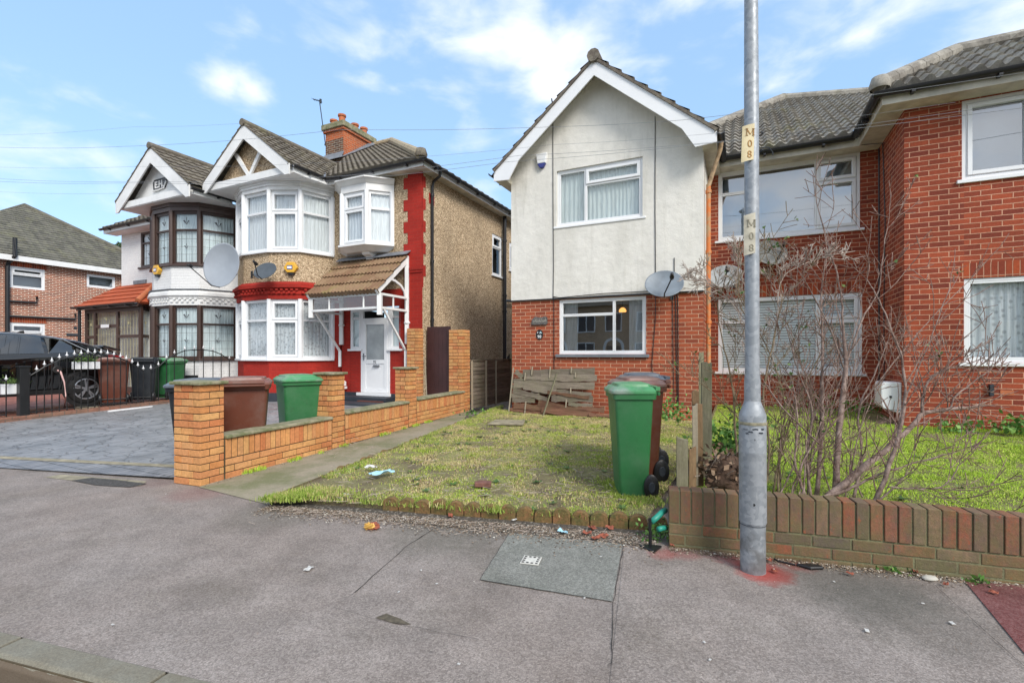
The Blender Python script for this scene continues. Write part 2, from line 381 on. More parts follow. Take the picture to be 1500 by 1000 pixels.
TILEFAR = m_tile('far_grey_tile', L(.10, .095, .08), L(.16, .15, .125), .2, .6, lc=(.21, .21, .14))
TILERED = m_tile('terracotta_tile', L(.45, .10, .04), L(.36, .08, .035), .0, .2, lc=(.4, .18, .1))
TILESTR = plain('buff_ridge_tile', L(.42, .34, .22), .9, var=.4, sc=9, bump=.4)
def m_glass(name='window_glass', refl=.62, tintc=L(.93, .96, .97), base=.13, rough=.0):
    m = NM(name); t = m.n('ShaderNodeBsdfTransparent'); t.inputs[0].default_value = tintc
    g = m.n('ShaderNodeBsdfGlossy'); g.inputs['Roughness'].default_value = rough; g.inputs[0].default_value = L(.95)
    lw = m.n('ShaderNodeFresnel'); lw.inputs[0].default_value = 1.5
    f = m.math('ADD', m.math('MULTIPLY', lw.outputs[0], refl), base, clamp=True)
    mx = m.n('ShaderNodeMixShader'); m.l(f, mx.inputs[0]); m.l(t.outputs[0], mx.inputs[1]); m.l(g.outputs[0], mx.inputs[2])
    bp = m.n('ShaderNodeBump'); bp.inputs['Strength'].default_value = .04; bp.inputs['Distance'].default_value = .02; m.l(m.noise(1.3, 2), bp.inputs['Height']); m.l(bp.outputs[0], g.inputs['Normal'])
    m.l(mx.outputs[0], m.out.inputs[0]); return m.m
GLASS = m_glass(base=.06, refl=.5)
GLASSR = m_glass('reflective_glass', .9, base=.26)
CARGLASS = m_glass('car_glass', 1.0, L(.30, .34, .33), .10)
POLYC = m_glass('clear_polycarbonate', .6, L(.72, .73, .74), .12)
FROST = plain('frosted_glass', L(.33, .36, .37), .18, var=.3, sc=3, spec=.8)
def m_net(name='net_curtain', c=L(.86, .88, .89), lace=0):
    m = NM(name); v = m.vor(16, vec=m.tc.outputs['UV'])
    cc = m.mix(.6, c, m.ramp(m.noise(12, 4, vec=m.map((7, 7, .25))), ((.3, .55), (.7, 1.15))), 'MULTIPLY')
    if lace: cc = m.mix(m.math('MULTIPLY', m.ramp(m.vor(14), ((.2, 1), (.45, 0))), lace), cc, L(.22, .23, .25))
    return m.fin(cc, .95)
NET = m_net(); LACE = m_net('lace_curtain', L(.80, .82, .83), .5); NETD = m_net('grey_net_curtain', L(.80, .88, .88))
LINING = m_net('pale_curtain', L(.80, .86, .83))
BLINDM = NM('slatted_blind'); _w = BLINDM.n('ShaderNodeTexWave', wave_type='BANDS', bands_direction='Z'); _w.inputs['Scale'].default_value = 6.2; BLINDM.l(BLINDM.g.outputs['Position'], _w.inputs[0]); _c = BLINDM.ramp(_w.outputs['Fac'], ((.12, L(.35)), (.35, L(.88, .9, .9)), (1, L(.93, .95, .94)))); BLINDM = BLINDM.fin(_c, .7)
ROLLER = plain('pale_roller_blind', L(.66, .72, .75), .8, var=.12, sc=1)
# ---------------------------------------------------------------- builders for house parts
def wall_panel(mb, fr, u0, u1, z0, z1, holes=(), reveal=.12, d=0.0):
    us = sorted({u0, u1, *[h[0] for h in holes], *[h[1] for h in holes]}); zs = sorted({z0, z1, *[h[2] for h in holes], *[h[3] for h in holes]})
    for a, b in zip(us, us[1:]):
        for c, e in zip(zs, zs[1:]):
            cu, cz = (a+b)/2, (c+e)/2
            if any(h[0] < cu < h[1] and h[2] < cz < h[3] for h in holes): continue
            mb.face([fr.P(a, d, c), fr.P(b, d, c), fr.P(b, d, e), fr.P(a, d, e)])
    for a, b, c, e in holes:
        P = fr.P
        for q in (((a, c), (b, c)), ((b, c), (b, e)), ((b, e), (a, e)), ((a, e), (a, c))):
            (x0, y0), (x1, y1) = q
            mb.face([P(x0, d, y0), P(x0, d-reveal, y0), P(x1, d-reveal, y1), P(x1, d, y1)])
def window(root, fr, u0, u1, z0, z1, cells, mat, d=-.03, fw=.055, curtain=None, glass=None, sill=None, room=True, name='window', cd=.12, label=None, hood=False, lead=None, roomm=None):
    mb = MB(); gl = MB(); t = .07
    def ring(a, b, c, e, w, d0, d1):
        mb.box(fr, a, a+w, d0, d1, c, e); mb.box(fr, b-w, b, d0, d1, c, e)
        mb.box(fr, a+w, b-w, d0, d1, c, c+w); mb.box(fr, a+w, b-w, d0, d1, e-w, e)
    ring(u0, u1, z0, z1, fw*.8, d-t, d)
    ia, ib, ic, ie = u0+fw*.8, u1-fw*.8, z0+fw*.8, z1-fw*.8
    for (fa, fb, fc, fe, op) in cells:
        a = ia+(ib-ia)*fa; b = ia+(ib-ia)*fb; c = ic+(ie-ic)*fc; e = ic+(ie-ic)*fe
        g = .0015; w = fw*.45
        ring(a+g, b-g, c+g, e-g, w, d-t+.005, d-.004)
        k = w
        if op:
            ring(a+w-.012, b-w+.012, c+w-.012, e-w+.012, .052, d-t+.02, d+.016); k = w+.038
        gl.face([fr.P(a+k-.01, d-.035, c+k-.01), fr.P(b-k+.01, d-.035, c+k-.01), fr.P(b-k+.01, d-.035, e-k+.01), fr.P(a+k-.01, d-.035, e-k+.01)])
    w = mb.build(name, mat, root, bevel=.004)
    if label: w['label'] = label
    gl.build('pane', glass or GLASS, w, fixn=False)
    if lead:
        lm = MB()
        for (fa, fb, fc, fe, op) in cells:
            a = ia+(ib-ia)*fa+.03; b = ia+(ib-ia)*fb-.03; c = ic+(ie-ic)*fc+.03; e = ic+(ie-ic)*fe-.03
            if (e-c) > lead[0]:
                n = max(1, round((b-a)/.16)); mth = max(1, round((e-c)/.22))
                for k in range(1, n): x = a+(b-a)*k/n; lm.box(fr, x-.003, x+.003, d-.034, d-.028, c, e)
                for k in range(1, mth): x = c+(e-c)*k/mth; lm.box(fr, a, b, d-.034, d-.028, x-.003, x+.003)
            cx, cz = (a+b)/2, (c+e)/2+(0 if (e-c) < .6 else (e-c)*.0)
            q = .10 if (e-c) < .6 else .07      # the little stained tulip in the fanlight
            for s_, dx, dz in ((1, -q, .3*q), (1, q, .3*q), (1, 0, q)):
                lm.prism([fr.P(cx, d-.033, cz-q*.8), fr.P(cx+dx*.9-.012, d-.033, cz+dz), fr.P(cx+dx*.45, d-.033, cz+dz*1.3)], fr.n*.006)
        lm.build('leading', lead[1], w)
    if sill:
        sm = MB(); sm.box(fr, u0-.06, u1+.06, d-.05, d+.03+sill[1], z0-sill[0], z0-.001); sm.build('sill', sill[2], w, bevel=.005)
    if curtain:
        cm, kind = curtain[0], curtain[1]
        W = u1-u0; spans = [(u0+.02, u1-.02)] if kind != 'pair' else [(u0+.02, u0+W*.2), (u1-W*.2, u1-.02)]
        ph = random.random()*6
        for a, b in spans:
            cb = MB()
            n = int((b-a)/.012)+2; amp = 0 if kind == 'flat' else .013
            cb.grid(lambda s, q: fr.P(a+(b-a)*s, d-cd+amp*math.sin((a+(b-a)*s)*75+ph+1.5*math.sin(9*(a+(b-a)*s)))*(1 if q < 1 else .6), z0+.03+(z1-z0-.06)*q), 2 if kind == 'flat' else n, 1)
            cb.build('curtain' if kind != 'flat' else 'blind', cm, w, fixn=False, smooth=(kind != 'flat'))
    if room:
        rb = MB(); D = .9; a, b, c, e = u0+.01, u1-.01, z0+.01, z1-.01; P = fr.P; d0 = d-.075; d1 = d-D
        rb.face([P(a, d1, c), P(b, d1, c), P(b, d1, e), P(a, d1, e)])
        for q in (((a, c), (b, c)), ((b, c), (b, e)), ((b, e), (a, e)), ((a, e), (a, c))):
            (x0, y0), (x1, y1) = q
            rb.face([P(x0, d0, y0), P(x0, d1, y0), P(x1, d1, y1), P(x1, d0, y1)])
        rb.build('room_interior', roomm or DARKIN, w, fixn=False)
    return w
def cells(cols):           # cols: [(weight, [(weight, open), ... bottom to top])]
    T = sum(c[0] for c in cols); u = 0; out = []
    for w, rows in cols:
        r = 0; RT = sum(q[0] for q in rows)
        for h, op in rows: out.append((u/T, (u+w)/T, r/RT, (r+h)/RT, op)); r += h
        u += w
    return out
def tiles(root, name, O, U, V, mat, course=.3, wl=.2, amp=.02, th=.022, clips=(), prof='wave', seg=6, label=None, jit=.004):
    O = Vector(O); U = Vector(U); V = Vector(V); N = U.cross(V).normalized(); 
    if N.z < 0: N = -N
    lu, lv = U.length, V.length; nu = max(4, int(lu/wl*seg)); nc = max(1, round(lv/course)); mb = MB()
    rnd = random.Random(int(lu*1000))
    def h(u):
        x = u*lu/wl
        if prof == 'wave': return amp*math.sin(2*math.pi*x)
        if prof == 'roman': f = x % 1; return amp*max(0, math.sin(math.pi*min(1, f/.42)))**.7 if f < .42 else 0
        if prof == 'flat': return amp*(.5 if (x % 1) > .12 else 0)
        return 0
    hs = [h(k/nu) for k in range(nu+1)]
    ids = []
    for j in range(nc):
        ra = []
        jj = [rnd.uniform(-jit, jit) for _ in range(int(lu/wl)+3)]
        for (v, dh) in ((j/nc, th), ((j+1)/nc, 0.0)):
            row = []
            for k in range(nu+1):
                q = jj[int(k/seg)] if v == j/nc else 0
                mb.v.append(O+U*(k/nu)+V*(v+q/lv)+N*(dh+hs[k]+q*.5)); row.append(len(mb.v)-1)
            ra.append(row)
        ids.append(ra)
    for j in range(nc):
        a, b = ids[j]
        for k in range(nu): mb.f.append([a[k], a[k+1], b[k+1], b[k]]); mb.m.append(0)
        if j+1 < nc:
            c = ids[j+1][0]
            for k in range(nu): mb.f.append([b[k], b[k+1], c[k+1], c[k]]); mb.m.append(0)
    a = ids[0][0]; i = len(mb.v)          # thickness of the first course
    for k in range(nu+1): mb.v.append(mb.v[a[k]]-N*(th+amp+.05))
    for k in range(nu): mb.f.append([i+k, i+k+1, a[k+1], a[k]]); mb.m.append(0)
    o = mb.build(name, mat, root, clips=clips, fixn=False)
    if label: o['label'] = label
    return o
def vclip(p, q, keep):     # vertical plane through p,q (world xy) keeping the side of point keep
    d = Vector((q.x-p.x, q.y-p.y, 0)); n = Vector((d.y, -d.x, 0)).normalized()
    if n.dot(Vector((keep.x-p.x, keep.y-p.y, 0))) > 0: n = -n
    return (Vector((p.x, p.y, 0)), n)
def ridge(root, p, q, mat, r=.11, n=10, seg=.35, name='ridge_tiles', lift=.0):
    p = Vector(p); q = Vector(q); mb = MB(); Ln = (q-p).length; k = max(1, round(Ln/seg))
    for i in range(k):
        a = p+(q-p)*(i/k); b = p+(q-p)*((i+1)/k+.01)
        mb.tube([a+Vector((0, 0, lift)), a+(b-a)*.93+Vector((0, 0, lift)), a+(b-a)*.94+Vector((0, 0, lift)), b+Vector((0, 0, lift))], [r*1.0, r*.98, r*.88, r*.88], n)
    return mb.build(name, mat, root, auto=35)
def gutter(root, p, q, mat=None, r=.06, name='gutter', brackets=True, bdir=None):
    mb = MB(); p = Vector(p); q = Vector(q); d = (q-p).normalized(); s = Vector((0, 0, 1)).cross(d).normalized()
    n = 8
    pr = [(math.cos(math.pi+math.pi*k/n)*r, math.sin(math.pi+math.pi*k/n)*r) for k in range(n+1)]
    pi = [(x*.86, y*.86+.004) for x, y in reversed(pr)]
    sec = pr+pi
    mb.prism([p+s*x+Vector((0, 0, y)) for x, y in sec], q-p)
    if brackets:
        Ln = (q-p).length; k = int(Ln/.9)
        for i in range(k):
            c = p+d*((i+.5)*Ln/k); mb.bar(c-d*.02-Vector((0, 0, r+.012)), c+d*.02-Vector((0, 0, r+.012)), .1, .03)
    return mb.build(name, mat or BLACKP, root, auto=40)
def pipe(root, pts, mat=None, r=.035, name='downpipe', collars=()):
    mb = MB(); mb.tube(pts, r, 12)
    for c in collars: mb.tube([Vector(c)-Vector((0, 0, .03)), Vector(c)+Vector((0, 0, .03))], r*1.3, 12)
    return mb.build(name, mat or BLACKP, root, auto=40)
def offpoly(P, off):       # offset a polyline of (a,b) outward (towards the camera side)
    out = []; n = len(P)
    nr = []
    for p, q in zip(P, P[1:]):
        dx, dy = q[0]-p[0], q[1]-p[1]; l = math.hypot(dx, dy); nr.append((dy/l, -dx/l))
    for i, p in enumerate(P):
        if i == 0: nx, ny = nr[0]; k = 1
        elif i == n-1: nx, ny = nr[-1]; k = 1
        else:
            nx, ny = nr[i-1][0]+nr[i][0], nr[i-1][1]+nr[i][1]; l = math.hypot(nx, ny); nx /= l; ny /= l; k = 1/max(.4, nx*nr[i][0]+ny*nr[i][1])
        out.append((p[0]+nx*off*k, p[1]+ny*off*k))
    return out
def bay_band(mb, P, bw, z0, z1, off=0.0, off1=None):
    lo = offpoly(P, off); hi = offpoly(P, off if off1 is None else off1)
    lo = [(lo[0][0], bw)]+lo[0:]+[(lo[-1][0], bw)] if False else lo
    n = len(lo); i = len(mb.v)
    mb.v += [H(a, b, z0) for a, b in lo]+[H(a, b, z1) for a, b in hi]
    for k in range(n-1): mb.f.append([i+k, i+k+1, i+n+k+1, i+n+k]); mb.m.append(mb.cm)
    c0, c1 = H(P[0][0], bw, z0), H(P[-1][0], bw, z0)
    j = len(mb.v); mb.v += [c0, c1, H(P[0][0], bw, z1), H(P[-1][0], bw, z1)]
    mb.f.append([i+k for k in range(n)]+[j+1, j]); mb.m.append(mb.cm)
    mb.f.append([i+n+k for k in reversed(range(n))]+[j+2, j+3]); mb.m.append(mb.cm)

# ---------------------------------------------------------------- house with the cream render (between the two brick ones)
def build_98():
    D, a0, a1 = 9.1, -4.356, -.601; ac = (a0+a1)/2; fr = HF(D)
    root = empty('rendered_house', H(ac, D, 0), 'narrow gabled house with stained cream render above red brick', 'house')
    zr = 2.505; w1 = (-3.35, -1.65, 3.94, 5.06); w2 = (-3.303, -1.591, 1.375, 2.466)
    m = MB(); wall_panel(m, fr, a0, a1, -.2, zr, [w2]); m.face([H(a1, D, -.2), H(a1, D+8, -.2), H(a1, D+8, zr), H(a1, D, zr)]); m.face([H(a0, D, -.2), H(a0, D+8, -.2), H(a0, D+8, zr), H(a0, D, zr)]); m.build('brick_wall', WALLRED, root)
    ez = 5.15; ap = 6.72; p = .02
    m = MB(); wall_panel(m, fr, a0-.01, a1+.01, zr, ez, [w1], d=p, reveal=.14)
    m.face([fr.P(a0-.01, p, ez), fr.P(a1+.01, p, ez), fr.P(a1+.01, p, ez+.10), fr.P(ac, p, ap+.11), fr.P(a0-.01, p, ez+.10)])
    m.face([fr.P(a0-.01, p, zr), fr.P(a1+.01, p, zr), fr.P(a1+.01, -.02, zr), fr.P(a0-.01, -.02, zr)])
    m.face([H(a1+.01, D-p, zr), H(a1+.01, D+8, zr), H(a1+.01, D+8, ez), H(a1+.01, D-p, ez)]); m.face([H(a0-.01, D-p, zr), H(a0-.01, D+8, zr), H(a0-.01, D+8, ez), H(a0-.01, D-p, ez)])
    m.build('rendered_wall', RENDER, root)
    m = MB(); m.box(fr, a0-.015, a1+.015, p-.01, p+.018, zr-.028, zr-.004); m.build('drip_strip', BLACKP, root)
    up = window(root, fr, *w1, cells([(.34, [(1, 0)]), (.66, [(.70, 0), (.30, 1)])]), UPVC, d=-.02, curtain=(LINING, 'net'), cd=.1, sill=(.04, .03, UPVC), label='upstairs white window with drawn pale curtains')
    lo = window(root, fr, *w2, cells([(.655, [(.73, 0), (.27, 0)]), (.345, [(1, 0)])]), UPVC, d=-.02, curtain=(NET, 'pair'), cd=.14, glass=GLASSR, sill=(.06, .05, LEAD), roomm=BACKIN, label='ground floor white window with dim room behind')
    # roof
    ov = .24; bf = D-.34; sl = (ap-ez)/(a1-ac); rz = ap+.20; ea = a1+ov; ez2 = rz-sl*(ea-ac)
    for s, nm in ((1, 0), (-1, 1)):
        O = H(ac+s*(ea-ac), bf-.06, ez2); U = H(0, 8.4)-H(0, 0); V = H(ac, bf-.06, rz)-O
        tiles(root, 'tiled_roof', O, U, V, TILE98, course=.32, wl=.3, amp=.02, prof='roman', th=.045, jit=.01)
    ridge(root, H(ac, bf-.1, rz+.02), H(ac, D+8, rz+.02), TILE98, r=.12)
    # verge boards and boxed feet
    fb = HF(bf); m = MB(); bw = .27
    for s in (1, -1):
        e = ac+s*(ea-ac); t = ez2-.03
        m.prism([fb.P(ac, 0, rz-.035), fb.P(e, 0, t), fb.P(e, 0, t-.18), fb.P(e-s*.34, 0, t-.20), fb.P(e-s*.56, 0, t+.56*sl-.31), fb.P(ac, 0, rz-.035-bw-.02)], fb.n*.03)
    m.build('bargeboard', UPVC, root)
    m = MB()
    for s in (1, -1):
        e = ac+s*(ea-ac-.01); wv = ac+s*(a1-ac+.0)
        m.hexa([H(wv, bf+.0, ez2-.20), H(e, bf+.0, ez2-.20), H(e, D+8, ez2-.20), H(wv, D+8, ez2-.20), H(wv, bf, ez2-.05), H(e, bf, ez2-.05), H(e, D+8, ez2-.05), H(wv, D+8, ez2-.05)])
        q = fb.P
        m.prism([q(ac, -.005, rz-.05), q(ac+s*(ea-ac-.02), -.005, ez2-.04), q(ac+s*(ea-ac-.02), -.005, ez2-.07), q(ac, -.005, rz-.085)], fb.n*-.33)
    m.build('soffit', CREAM, root)
    m = MB()
    for s in (1, -1): m.bar(fb.P(ac, .035, rz-.01), fb.P(ac+s*(ea-ac), .035, ez2-.008), .045, .05)
    m.build('verge_undercloak', TILE98, root)
    for s in (1, -1): gutter(root, H(ac+s*(ea-ac+.06), bf-.05, ez2-.04), H(ac+s*(ea-ac+.06), D+7.5, ez2-.04))
    # orange downpipe on the right return with a peeling swan neck
    g = H(a1+.30, D+.12, ez2-.1)
    pipe(root, [H(a1+.30, D-.05, ez2-.08), H(a1+.28, D+.0, ez2-.2), H(a1+.13, D+.12, ez2-.62), H(a1+.08, D+.14, ez2-.78)], SOFFP, .036, 'swan_neck')
    pipe(root, [H(a1+.08, D+.14, ez2-.74), H(a1+.08, D+.14, .9)], RUST, .04, 'downpipe', [H(a1+.08, D+.14, z) for z in (4.28, 3.2, 1.95)])
    # wall cables
    m = MB()
    def cab(pts, r=.007): m.tube([fr.P(u, d, z) for u, d, z in pts], r, 5)
    ua = A(811, D); ub = A(960, D)
    cab([(ua-.005, .03, Zb(811, 178, D)), (ua, .03, 4.2), (ua+.01, .03, 3.2), (ua+.0, .03, zr+.02), (ua+.01, .012, zr-.1), (ua+.01, .012, 1.3), (ua+.03, .015, .6)])
    cab([(ub, .03, Zb(960, 172, D)), (ub, .03, 4.), (ub+.005, .03, 3.3), (ub+.01, .03, zr), (ub+.0, .012, 2.0), (ub-.06, .015, 1.2), (ub-.03, .015, .7)])
    uc = A(988, D); cab([(uc, .03, Zb(988, 378, D)), (uc, .03, 2.7), (uc+.02, .012, 2.4), (uc+.03, .012, 1.5), (uc+.05, .012, .4)], .007)
    cab([(uc+.03, .03, 2.6), (uc+.06, .012, 2.4), (uc+.07, .012, .4)]); cab([(uc-.02, .03, 2.6), (uc-.03, .012, 2.3), (uc-.02, .015, 1.2), (uc+.0, .02, .45)])
    cab([(ua, .035, zr+.03), (-3.28, .04, zr-.0), (-2.4, .045, zr+.035), (ub-.1, .04, zr+.03)], .009)
    m.tube([fr.P(ua, .03, Zb(811, 178, D)), fr.P(ua+.02, .05, Zb(811, 178, D)+.2), fr.P(ua+.05, .25, Zb(811, 178, D)+.33)], .012, 6)
    m.build('cable', BLACKP, root)
    return root
build_98()
# ---------------------------------------------------------------- deep red brick block on the right: recessed middle and projecting wing
def build_block():
    DM, DW = 10.39, 8.9; aL = -1.4; aI = A(1286, DM); aW = A(1325, DW); aR = 9.0
    aI = aW = (aI+aW)/2
    fm, fw = HF(DM), HF(DW)
    root = empty('brick_block', H(2.2, DW, 0), 'deep red brick block with recessed middle and projecting right wing', 'house')
    ez = 5.08
    mu = (A(1052, DM), A(1260, DM), Zb(1157, 343.5, DM), Zb(1157, 238, DM)); ml = (A(1052, DM), A(1263, DM), Zb(1264, 547, DM), Zb(1157, 433, DM))
    wu = (A(1409, DW), A(1409, DW)+2.0, Zb(1410, 264, DW), Zb(1449, 141, DW)); wo = (A(1412, DW), A(1412, DW)+2.0, Zb(1450, 531, DW), Zb(1455, 406, DW))
    m = MB(); wall_panel(m, fm, aL, aI, -.2, ez+.1, [mu, ml]); wall_panel(m, fw, aW, aR, -.2, ez+.1, [wu, wo])
    m.face([H(aI, DM, -.2), H(aI, DW, -.2), H(aI, DW, ez+.1), H(aI, DM, ez+.1)])
    m.build('wall', WALLBLK, root)
    # flat arches of bricks on end
    h = .215
    m = MB(); m.box(fm, ml[0]-.02, ml[1]+.02, -.02, .004, ml[3], ml[3]+h); m.build('soldier_course', SOLD, root); m = MB(); m.box(fw, wo[0]-.03, wo[1]+.03, -.02, .004, wo[3], wo[3]+h)
    m.build('soldier_course', SOLD, root)
    m = MB(); m.box(fw, aW+.02, aR, -.05, .012, .27, .305); m.build('damp_course', BLACKP, root)
    zz = lambda z0, z1: (z1-z0)
    window(root, fm, *mu, cells([(.235, [(.69, 0), (.31, 0)]), (.49, [(1, 0)]), (.275, [(.69, 1), (.31, 1)])]), UPVC, d=-.015, curtain=(ROLLER, 'flat'), cd=.35, glass=GLASSR, sill=(.045, .02, UPVC), fw=.06, label='wide upstairs white window reflecting the sky')
    window(root, fm, *ml, cells([(.235, [(.69, 0), (.31, 0)]), (.49, [(1, 0)]), (.275, [(.69, 1), (.31, 1)])]), UPVC, d=-.015, curtain=(BLINDM, 'flat'), cd=.1, sill=(.045, .02, UPVC), fw=.06, label='wide ground floor white window with slatted blind')
    window(root, fw, *wu, cells([(.36, [(1, 1)]), (.64, [(.72, 0), (.28, 1)])]), UPVC, d=-.015, curtain=(ROLLER, 'flat'), cd=.3, glass=GLASSR, sill=(.05, .02, UPVC), fw=.06, label='upstairs white window with plain pale blind')
    window(root, fw, *wo, cells([(.36, [(1, 0)]), (.64, [(.72, 0), (.28, 1)])]), UPVC, d=-.015, curtain=(LACE, 'net'), cd=.1, sill=(.05, .02, UPVC), fw=.06, label='ground floor white window with lace curtain')
    # eaves: fascia + soffit + gutter
    ov = .34; ft = 5.13; fbz = ft-.155
    m = MB(); f1 = HF(DM-ov); f2 = HF(DW-ov); f3 = Fr(H(aI-ov, 0), -(H(0, 1)))
    m.box(f1, aL, aI-ov+.0, -.02, 0, fbz, ft); m.box(f2, aW-ov, aR, -.02, 0, fbz, ft)
    m.hexa([H(aI-ov, DW-ov+.02, fbz), H(aI-ov+.02, DW-ov+.02, fbz), H(aI-ov+.02, DM-ov+.02, fbz), H(aI-ov, DM-ov+.02, fbz), H(aI-ov, DW-ov+.02, ft), H(aI-ov+.02, DW-ov+.02, ft), H(aI-ov+.02, DM-ov+.02, ft), H(aI-ov, DM-ov+.02, ft)])
    m.build('fascia', CREAM, root)
    m = MB(); z0, z1 = fbz+.012, fbz+.03
    def slab(a, b, c, e): m.hexa([H(a, c, z0), H(b, c, z0), H(b, e, z0), H(a, e, z0), H(a, c, z1), H(b, c, z1), H(b, e, z1), H(a, e, z1)])
    slab(aL, aI-ov+.0, DM-ov+.02, DM+.02); slab(aW-ov+.02, aR, DW-ov+.02, DW+.02); slab(aI-ov+.02, aI+.02, DW+.02, DM+.02); slab(aI-ov, aI-ov+.02, DM-ov+.02, DM+.02)
    m.build('soffit', CREAM, root)
    gz = ft+.0; g = .07
    gutter(root, H(aL+.42, DM-ov-g, gz), H(aI-ov-g, DM-ov-g, gz), r=.065); gutter(root, H(aI-ov-g, DM-ov-g-.03, gz+.002), H(aI-ov-g, DW-ov-g, gz+.002), r=.065); gutter(root, H(aI-ov-g-.05, DW-ov-g, gz+.004), H(aR, DW-ov-g, gz+.004), r=.065)
    # main roof
    e0 = H(aL-.3, DM-ov-.08, ft+.05); rb = 14.1; rz = 7.9
    aK = A(1147, rb); zK = Zb(1147, 146, rb); aR2 = A(1400, rb); pit = (zK-ft-.05)/(rb-DM+ov+.08)
    O = H(-3.2, DM-ov-.08, ft+.05); U = H(10.5, 0)-H(0, 0); V = H(-3.2, rb, zK)-O
    hipL = vclip(H(aK-(rb-DM+ov)*1.0, DM-ov-.08), H(aK, rb), H(aK+3, 11))
    val = vclip(H(aI-ov, DM-ov), H(aI-ov+3, DM-ov+3), H(aI-3, 12))
    # the ridge sags towards the wing: drop it with a slightly turned slope
    zS = Zb(1290, 140, rb); 
    V2 = H(7.3, rb, 0)
    mbz = (zS-zK)/(A(1290, rb)-aK)
    def sagged(o):
        for v in o.data.vertices:
            w = v.co+ORG[o.name]; a, b = Hinv(w); t = max(0, min(1.3, (b-(DM-ov))/(rb-DM+ov))); v.co.z += mbz*.8*max(0, a-aK)*t
    t = tiles(root, 'tiled_roof', O, U, V, TILEBLK, course=.30, wl=.19, amp=.034, clips=[hipL, val], th=.040, label='wavy grey main roof with yellow lichen'); sagged(t)
    zS2 = zK+mbz*.8*(A(1320, rb)-aK)
    ridge(root, H(aK, rb, zK+.02), H(A(1320, rb), rb, zS2+.02), TILEBLK, r=.12)
    ridge(root, H(aK-(rb-DM+ov), DM-ov-.02, ft+.08), H(aK, rb, zK+.03), TILEBLK, r=.12)
    # left hip slope
    O2 = H(aK-(rb-DM+ov), DM-ov-.08+9, ft+.05); U2 = H(0, -9)-H(0, 0); Vv = H(aK, 0, zK)-H(aK-(rb-DM+ov), 0, ft+.05)
    tiles(root, 'tiled_roof', O2, U2, Vv, TILEBLK, course=.29, wl=.205, amp=.024, clips=[vclip(H(aK-(rb-DM+ov), DM-ov-.08), H(aK, rb), H(aK-3, 13))], seg=4)
    # wing roof
    ac = aW-ov-.05; s = 1.24; zc = ft+.06; az = zc+.87; O = H(ac, DW-ov-.08, zc); dd = DW-ov-.08
    V = H(0, s, az-zc)-H(0, 0, 0); U = H(8, 0)-H(0, 0); 
    tiles(root, 'tiled_roof', O-V*0, U, V, TILEBLK, course=.27, wl=.175, amp=.036, clips=[vclip(H(ac, dd), H(ac+s, dd+s), H(ac+4, dd+.5))], th=.034, label='wavy grey roof of the projecting wing')
    O = H(ac, dd+2.6, zc); U = H(0, -2.6)-H(0, 0); V = H(s, 0, az-zc)-H(0, 0, 0)
    tiles(root, 'tiled_roof', O, U, V, TILEBLK, course=.29, wl=.205, amp=.024, clips=[vclip(H(ac, dd), H(ac+s, dd+s), H(ac-1, dd+2))], th=.03)
    ridge(root, H(ac-.02, dd-.02, zc+.04), H(ac+s, dd+s, az+.04), TILEBLK, r=.11); ridge(root, H(ac+s, dd+s, az+.04), H(aR, dd+s, az+.04), TILEBLK, r=.11)
    m = MB(); m.lathe(H(ac+.01, dd+.01, zc+.02), [(0, .16), (.1, .14), (.135, .02), (.12, -.03)], 14); m.build('hip_end_stop', TILEBLK, root, smooth=True)
    # cables down the return and tap cover
    m = MB(); uu = DM-1.0
    m.tube([H(aI-.012, DM-.35, 4.95), H(aI-.012, DM-.5, 3.6), H(aI-.012, DM-.42, 2.2), H(aI-.012, DM-.45, .5)], .008, 5); m.tube([H(aI-.015, DM-.12, 4.95), H(aI-.015, DM-.12, .5)], .012, 5)
    m.tube([H(aI-.5, DM-.3, 5.02), H(aI-.25, DM-.34, 4.98), H(aI-.015, DM-.5, 4.9)], .008, 5)
    m.build('cable', BLACKP, root)
    m = MB(); u = A(1451, DW); z = Zb(1451, 571, DW); m.box(fw, u-.02, u+.02, 0, .05, z-.08, z+.08); m.build('wall_bracket', PLINTH, root)
    # air brick
    m = MB(); u = A(1475, DW); z = Zb(1475, 575, DW); m.box(fw, u-.07, u+.07, 0, .006, z-.035, z+.035); m.build('patched_brick', TERRA, root)
    # meter box is its own thing
    q = H(aI, DM)
    mb_ = empty('meter_box', H(aI-.12, 9.2, .38), 'white plastic meter box low in the corner of the red brick block', 'meter box')
    zb0, zb1 = .47, .95; u0, u1 = aI-.25, aI-.002
    m = MB(); pr = [(0, zb0), (.22, zb0+.08), (.25, zb0+.12), (.25, zb1-.04), (.22, zb1), (0, zb1)]
    m.prism([H(aI-q_, 9.02, z_) for q_, z_ in pr], H(0, .42)-H(0, 0)); m.build('casing', UPVC, mb_, bevel=.012)
    m = MB(); f = HF(9.02); m.box(f, u0+.1, u0+.13, 0, .006, (zb0+zb1)/2+.0, (zb0+zb1)/2+.035); m.box(f, u0+.03, u1-.02, 0, .003, zb0+.06, zb0+.066); m.build('lock', BLACKP, mb_)
build_block()

